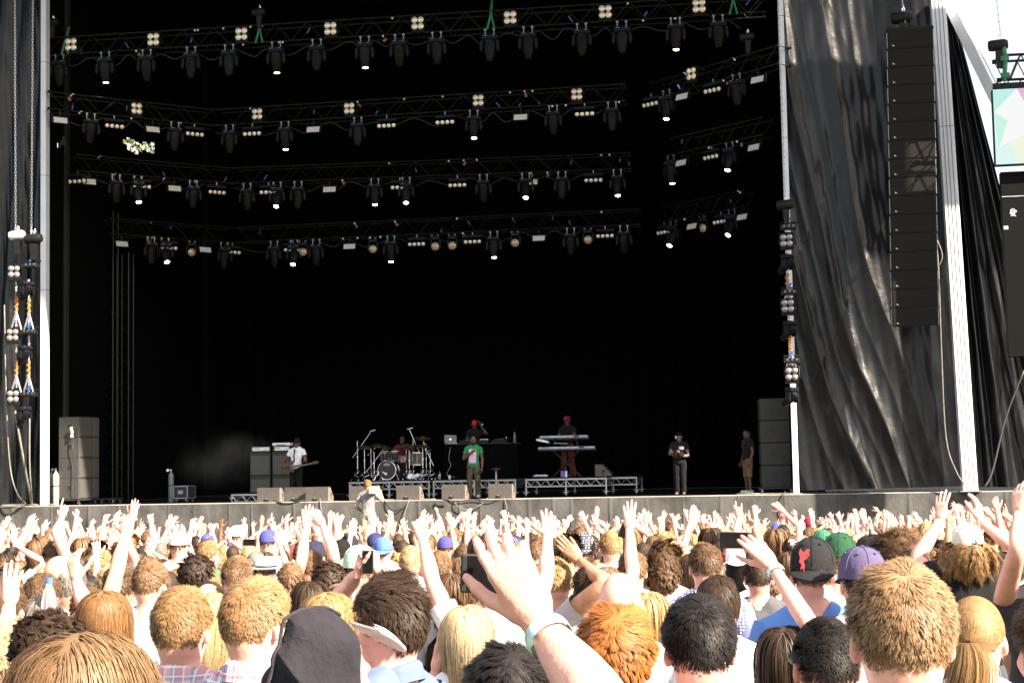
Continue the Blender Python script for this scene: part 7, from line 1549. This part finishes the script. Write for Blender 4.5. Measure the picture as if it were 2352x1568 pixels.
# ---- the rest, generated: nearest ones as people of their own
LM = [(0, 'left edge'), (100, 'left mast'), (180, 'left subwoofers'), (300, 'dark truss tower'), (393, 'dim gas cylinder'), (430, 'flight case'), (500, 'low silver riser'), (600, 'left bass stack'), (680, 'bass player'), (735, 'headstock'), (790, 'drum riser'), (845, 'pit camera'),
      (893, 'bass drum'), (955, 'white towels'), (1000, 'stills camera'), (1040, 'laptop'), (1088, 'singer'), (1150, 'wooden stand'), (1210, 'keyboard riser'), (1260, 'binder'), (1306, 'keyboard player'), (1386, 'dim monitor'), (1450, 'dim riser'), (1563, 'camcorder'), (1640, 'dark gap'), (1719, 'tan shorts'), (1780, 'shaded subwoofers'), (1830, 'right mast'), (1900, 'scrim folds'),
      (1990, 'big scrim'), (2090, 'line array'), (2160, 'pale rope'), (2227, 'thick white mast'), (2300, 'dark screen')]
HN = {'short': 'short', 'tousled': 'tousled', 'curly': 'curly', 'crop': 'cropped', 'quiff': 'swept-up', 'long': 'straight', 'wavy': 'wavy', 'pony': 'tied-back', 'bun': 'bunned', 'bob': 'bobbed', 'balding': 'thinning', 'sleek': 'sleek', 'afro': 'frizzy'}
CN = [('blond', BLOND), ('pale blond', LBLOND), ('light brown', LBROWN), ('brown', BROWN), ('dark brown', DBROWN), ('black', BLACK), ('sandy', STRAW), ('grey', GREY), ('ginger', GINGER)]
SN = [('white', (.75, .75, .76)), ('grey', (.3, .3, .31)), ('black', (.02, .02, .022)), ('pale blue', (.4, .52, .7)), ('blue', (.06, .12, .4)), ('pink', (.65, .38, .42)), ('cream', (.65, .6, .48)), ('red', (.4, .04, .05)), ('green', (.05, .2, .09)), ('lilac', (.45, .4, .6)), ('plaid', None), ('checked', None)]
rc = np.random.default_rng(11)
ARMSETS = [('', None)] * 1
for k in range(5): ARMSETS.append((', clapping overhead', clap(rc.uniform(-.08, .12), rc.uniform(.02, .06), rc.uniform(.1, .25))))
for k in range(6): ARMSETS.append((', both hands up', [upv(-1, rc.uniform(8, 35), rc.uniform(10, 30), rc.uniform(10, 45), rc.choice(['open', 'relaxed', 'soft', 'cup', 'loose'])), upv(1, rc.uniform(8, 35), rc.uniform(10, 30), rc.uniform(10, 45), rc.choice(['open', 'soft', 'loose']))]))
for k in range(4): ARMSETS.append((', left hand up', [upv(-1, rc.uniform(5, 30), rc.uniform(5, 30), rc.uniform(0, 35), rc.choice(['open', 'relaxed', 'claw', 'point'])), dn(1)]))
for k in range(4): ARMSETS.append((', right hand up', [dn(-1), upv(1, rc.uniform(5, 30), rc.uniform(5, 30), rc.uniform(0, 35), rc.choice(['open', 'relaxed', 'peace', 'flat']))]))
pts = []
dpt = 7.6
while dpt < 36.5:
    half = .345 * dpt + 2.2; step = .54 if dpt < 16 else .56; n = int(2 * half / step); o_ = rc.uniform(0, step)
    for k in range(n):
        lat = -half + k * step + o_ + rc.uniform(-.14, .14); dd = dpt + rc.uniform(-.28, .28); p = CAM + dd * (FWD - UP * 0) + lat * RIGHT; p = np.array((p[0], p[1])); pts.append((dd, p))
    dpt += .62 if dpt < 16 else .68
pts.sort(key=lambda q: q[0])
used = set(); n_ind = sum(1 for o in COL.objects if o.name.split('.')[0] == 'person'); far = []
def roll_look():
    wom = rc.random() < .42
    hk = rc.choice(['long', 'wavy', 'pony', 'bun', 'bob']) if wom else rc.choice(['short', 'tousled', 'curly', 'crop', 'quiff', 'short', 'balding', 'sleek', 'tousled'])
    ci = rc.choice(9, p=[.11, .05, .20, .25, .18, .09, .07, .03, .02]); si = rc.choice(12, p=[.30, .13, .12, .09, .06, .06, .08, .03, .03, .05, .03, .02]); return int(wom), hk, ci, si
for dd, p in pts:
    gz_ = ground_z(p[1]); ht = rc.normal(1.70, .08); ht = min(1.86, max(1.54, ht))
    if p[1] > 38.5: continue
    top = np.array((p[0], p[1], gz_ + ht)); x_, y_, _d = px(top)
    if any((a - p[0]) ** 2 + (b - p[1]) ** 2 < .16 for a, b, *_ in PLACED): continue
    if any(e[2] > dd + .2 and e[2] < 20 and abs(e[3] - x_) < 3600 / dd * .16 and y_ < e[4] + 3600 / e[2] * .2 for e in PLACED) : 
        ht -= .12; top[2] -= .12
        if dd < 14: continue
    if not (-40 < x_ < 2392):
        if -330 < x_ < 2680: far.append((p, gz_, ht, 0 if rc.random() > .4 else int(rc.integers(1, len(ARMSETS))), dd))
        continue
    if (2120 < x_ < 2330 and dd < 10.5): continue
    front = min(1.0, dd / 30.0); ap = .08 if dd < 13 else .15 if dd < 19 else .30 + .14 * front
    ai = 0 if rc.random() > ap else int(rc.integers(1, len(ARMSETS)))
    if n_ind < 300:
        for _try in range(60):
            wom, hk, ci, si = roll_look(); lm = min(LM, key=lambda q: abs(q[0] - x_))[1]
            where = 'near' if dd < 11 else 'middle' if dd < 16 else 'farther'
            lab = f'person, {HN[hk]} {CN[ci][0]} hair, {SN[si][0]} shirt{ARMSETS[ai][0]}, {where} crowd below {lm}'
            if lab not in used and len(lab.split()) <= 16: break
        used.add(lab); s = ht / (1.747 + HTOP[hk]); sk = [FAIR, FAIR, FAIR, TAN, TAN, MIDS, DARK][rc.choice(7, p=[.34, .2, .2, .12, .07, .05, .02])]; j = rc.uniform(.8, 1.25)
        sm = {10: m_plaid2, 11: m_check}.get(si)
        person((p[0], p[1], gz_), s, YAW * .6 + rc.normal(0, .25), lab, sk, SN[si][1] or (1, 1, 1), (hk, tuple(c * j for c in CN[ci][1])), ARMSETS[ai][1], 1 if dd < 11 else 0, wom, rc.choice(['tee', 'tee', 'tee', 'tank', 'collar']), group=None, seed=int(rc.integers(0, 2)), shirt_m=sm, tilt=(rc.normal(0, .03), rc.normal(0, .03)))
        n_ind += 1; PLACED.append((p[0], p[1], dd, x_, y_))
    else: far.append((p, gz_, ht, ai, dd))
# ---- beyond: one mass of people
fs_ = Sdf((-.27, -.2, 1.05), (.27, .2, 1.78), .021); torso(fs_); fs_.cone((0, -.018, 1.60), (0, -.03, 1.44), .056, .064, .03).ell(HC, HR, .01).ell((0, .028, 1.58), (.058, .066, .078), .03)
for x in (-1, 1): fs_.ell((x * .080, -.008, 1.612), (.014, .02, .031), .008)
fV, fQ = fs_.mesh(); gs_ = Sdf((-.29, -.22, 1.03), (.29, .22, 1.56), .03); torso(gs_, .012); gs_.cone((0, -.02, 1.66), (0, -.022, 1.40), .07, .064, .008, sub=True); gV, gQ = gs_.mesh()
fh = {p_: hand(p_, .0105) for p_ in ('open', 'relaxed', 'flat', 'cup', 'claw', 'point', 'peace', 'soft', 'loose')}
FH = {}
for hk in ('short', 'tousled', 'curly', 'long', 'pony'):
    rg = np.random.default_rng(5); C, r_ = strands(hk, 130, rg, 4); V1, Q1, a1 = ribbons(C, r_, .011, rg); V2, Q2 = cap_shell({'short': .010, 'tousled': .02, 'curly': .032, 'long': .014, 'pony': .01}[hk], 9, .08); V_, Q_ = join([(V1, Q1), (V2, Q2)]); FH[hk] = (V_, Q_, np.concatenate([.55 + .9 * a1, np.full(len(V2), .8)]))
PV, PQ, PC, off = [], [], [], 0
def put(V, Q, col, A, t):
    global off
    V = V @ A.T + t; PV.append(V.astype(np.float32)); PQ.append(np.asarray(Q) + off); off += len(V); c = np.asarray(col, float); PC.append(np.tile(c, (len(V), 1)) if c.ndim == 1 else c)
for p, gz_, ht, ai, dd in far:
    wom, hk, ci, si = roll_look(); hk = {'long': 'long', 'wavy': 'long', 'bob': 'long', 'pony': 'pony', 'bun': 'pony', 'curly': 'curly', 'tousled': 'tousled', 'quiff': 'tousled'}.get(hk, 'short')
    s = ht / 1.76; A = rotz(YAW * .6 + rc.normal(0, .3)) * s; t = np.array((p[0], p[1], gz_)); sk = np.array([FAIR, TAN, MIDS, DARK][rc.choice(4, p=[.68, .22, .07, .03])]) * rc.uniform(.85, 1.15)
    put(fV, fQ, sk, A, t); put(gV, gQ, np.array(SN[si][1] or (.5, .45, .5)), A, t)
    if rc.random() < .12: 
        c_ = np.array([(.7, .7, .7), (.02, .02, .03), (.06, .07, .3), (.3, .04, .05), (.1, .3, .2)][rc.integers(0, 5)]); V2, Q2 = cap_shell(.015, 9, .12); put(V2, Q2, c_, A, t)
    else: V_, Q_, m_ = FH[hk]; put(V_, Q_, np.array(CN[ci][1])[None] * m_[:, None] * rc.uniform(.8, 1.2), A, t)
    if ARMSETS[ai][1]:
        for S, E, W, pose, side, palm, hd in ARMSETS[ai][1]:
            if W[2] < 1.2: continue
            j = rc.normal(0, .035, 3); S, E, W = np.array(S), np.array(E) + j * .5, np.array(W) + j; P = smooth_path([S, (S + E) / 2, E, (E + W) / 2, W], 7); put(*sweep(P, np.array([.055, .05, .045, .042, .04, .033, .028]) * (.86 if wom else 1), 6), sk, A, t)
            if pose not in fh: pose = 'relaxed'
            V_, Q_ = fh[pose]; 
            if side > 0: V_ = V_ * (-1, 1, 1); Q_ = Q_[:, ::-1]
            z = unit(hd if hd is not None else W - E) + rc.normal(0, .12, 3); z = unit(z); y = np.array(palm, float); y = unit(y - z * (y @ z)); xx = np.cross(y, z); put(V_ @ np.stack([xx, y, z]) + W, Q_, sk, A, t)
            put(*sleeve(S, E, .5, 0, .016), np.array(SN[si][1] or (.5, .45, .5)), A, t)
PV = np.concatenate(PV); PQ = np.concatenate(PQ); PC = np.concatenate(PC)
m_crowd, nt, N, L_, b_ = newmat('crowd_surface'); a_ = N.new('ShaderNodeVertexColor'); a_.layer_name = 'Col'; L_.new(a_.outputs['Color'], b_.inputs['Base Color']); b_.inputs['Roughness'].default_value = .65; b_.inputs['Specular IOR Level'].default_value = .3
o = obj('crowd', np_mesh('crowd', PV, PQ, mats=[m_crowd], attr={'Col': np.concatenate([PC, np.ones((len(PC), 1))], 1)})); tag(o, 'dense far rows of people with raised hands, packed up to the stage', 'crowd', kind='stuff')
print('people', n_ind, 'far', len(far), 'verts', len(PV))
bpy.context.view_layer.update()
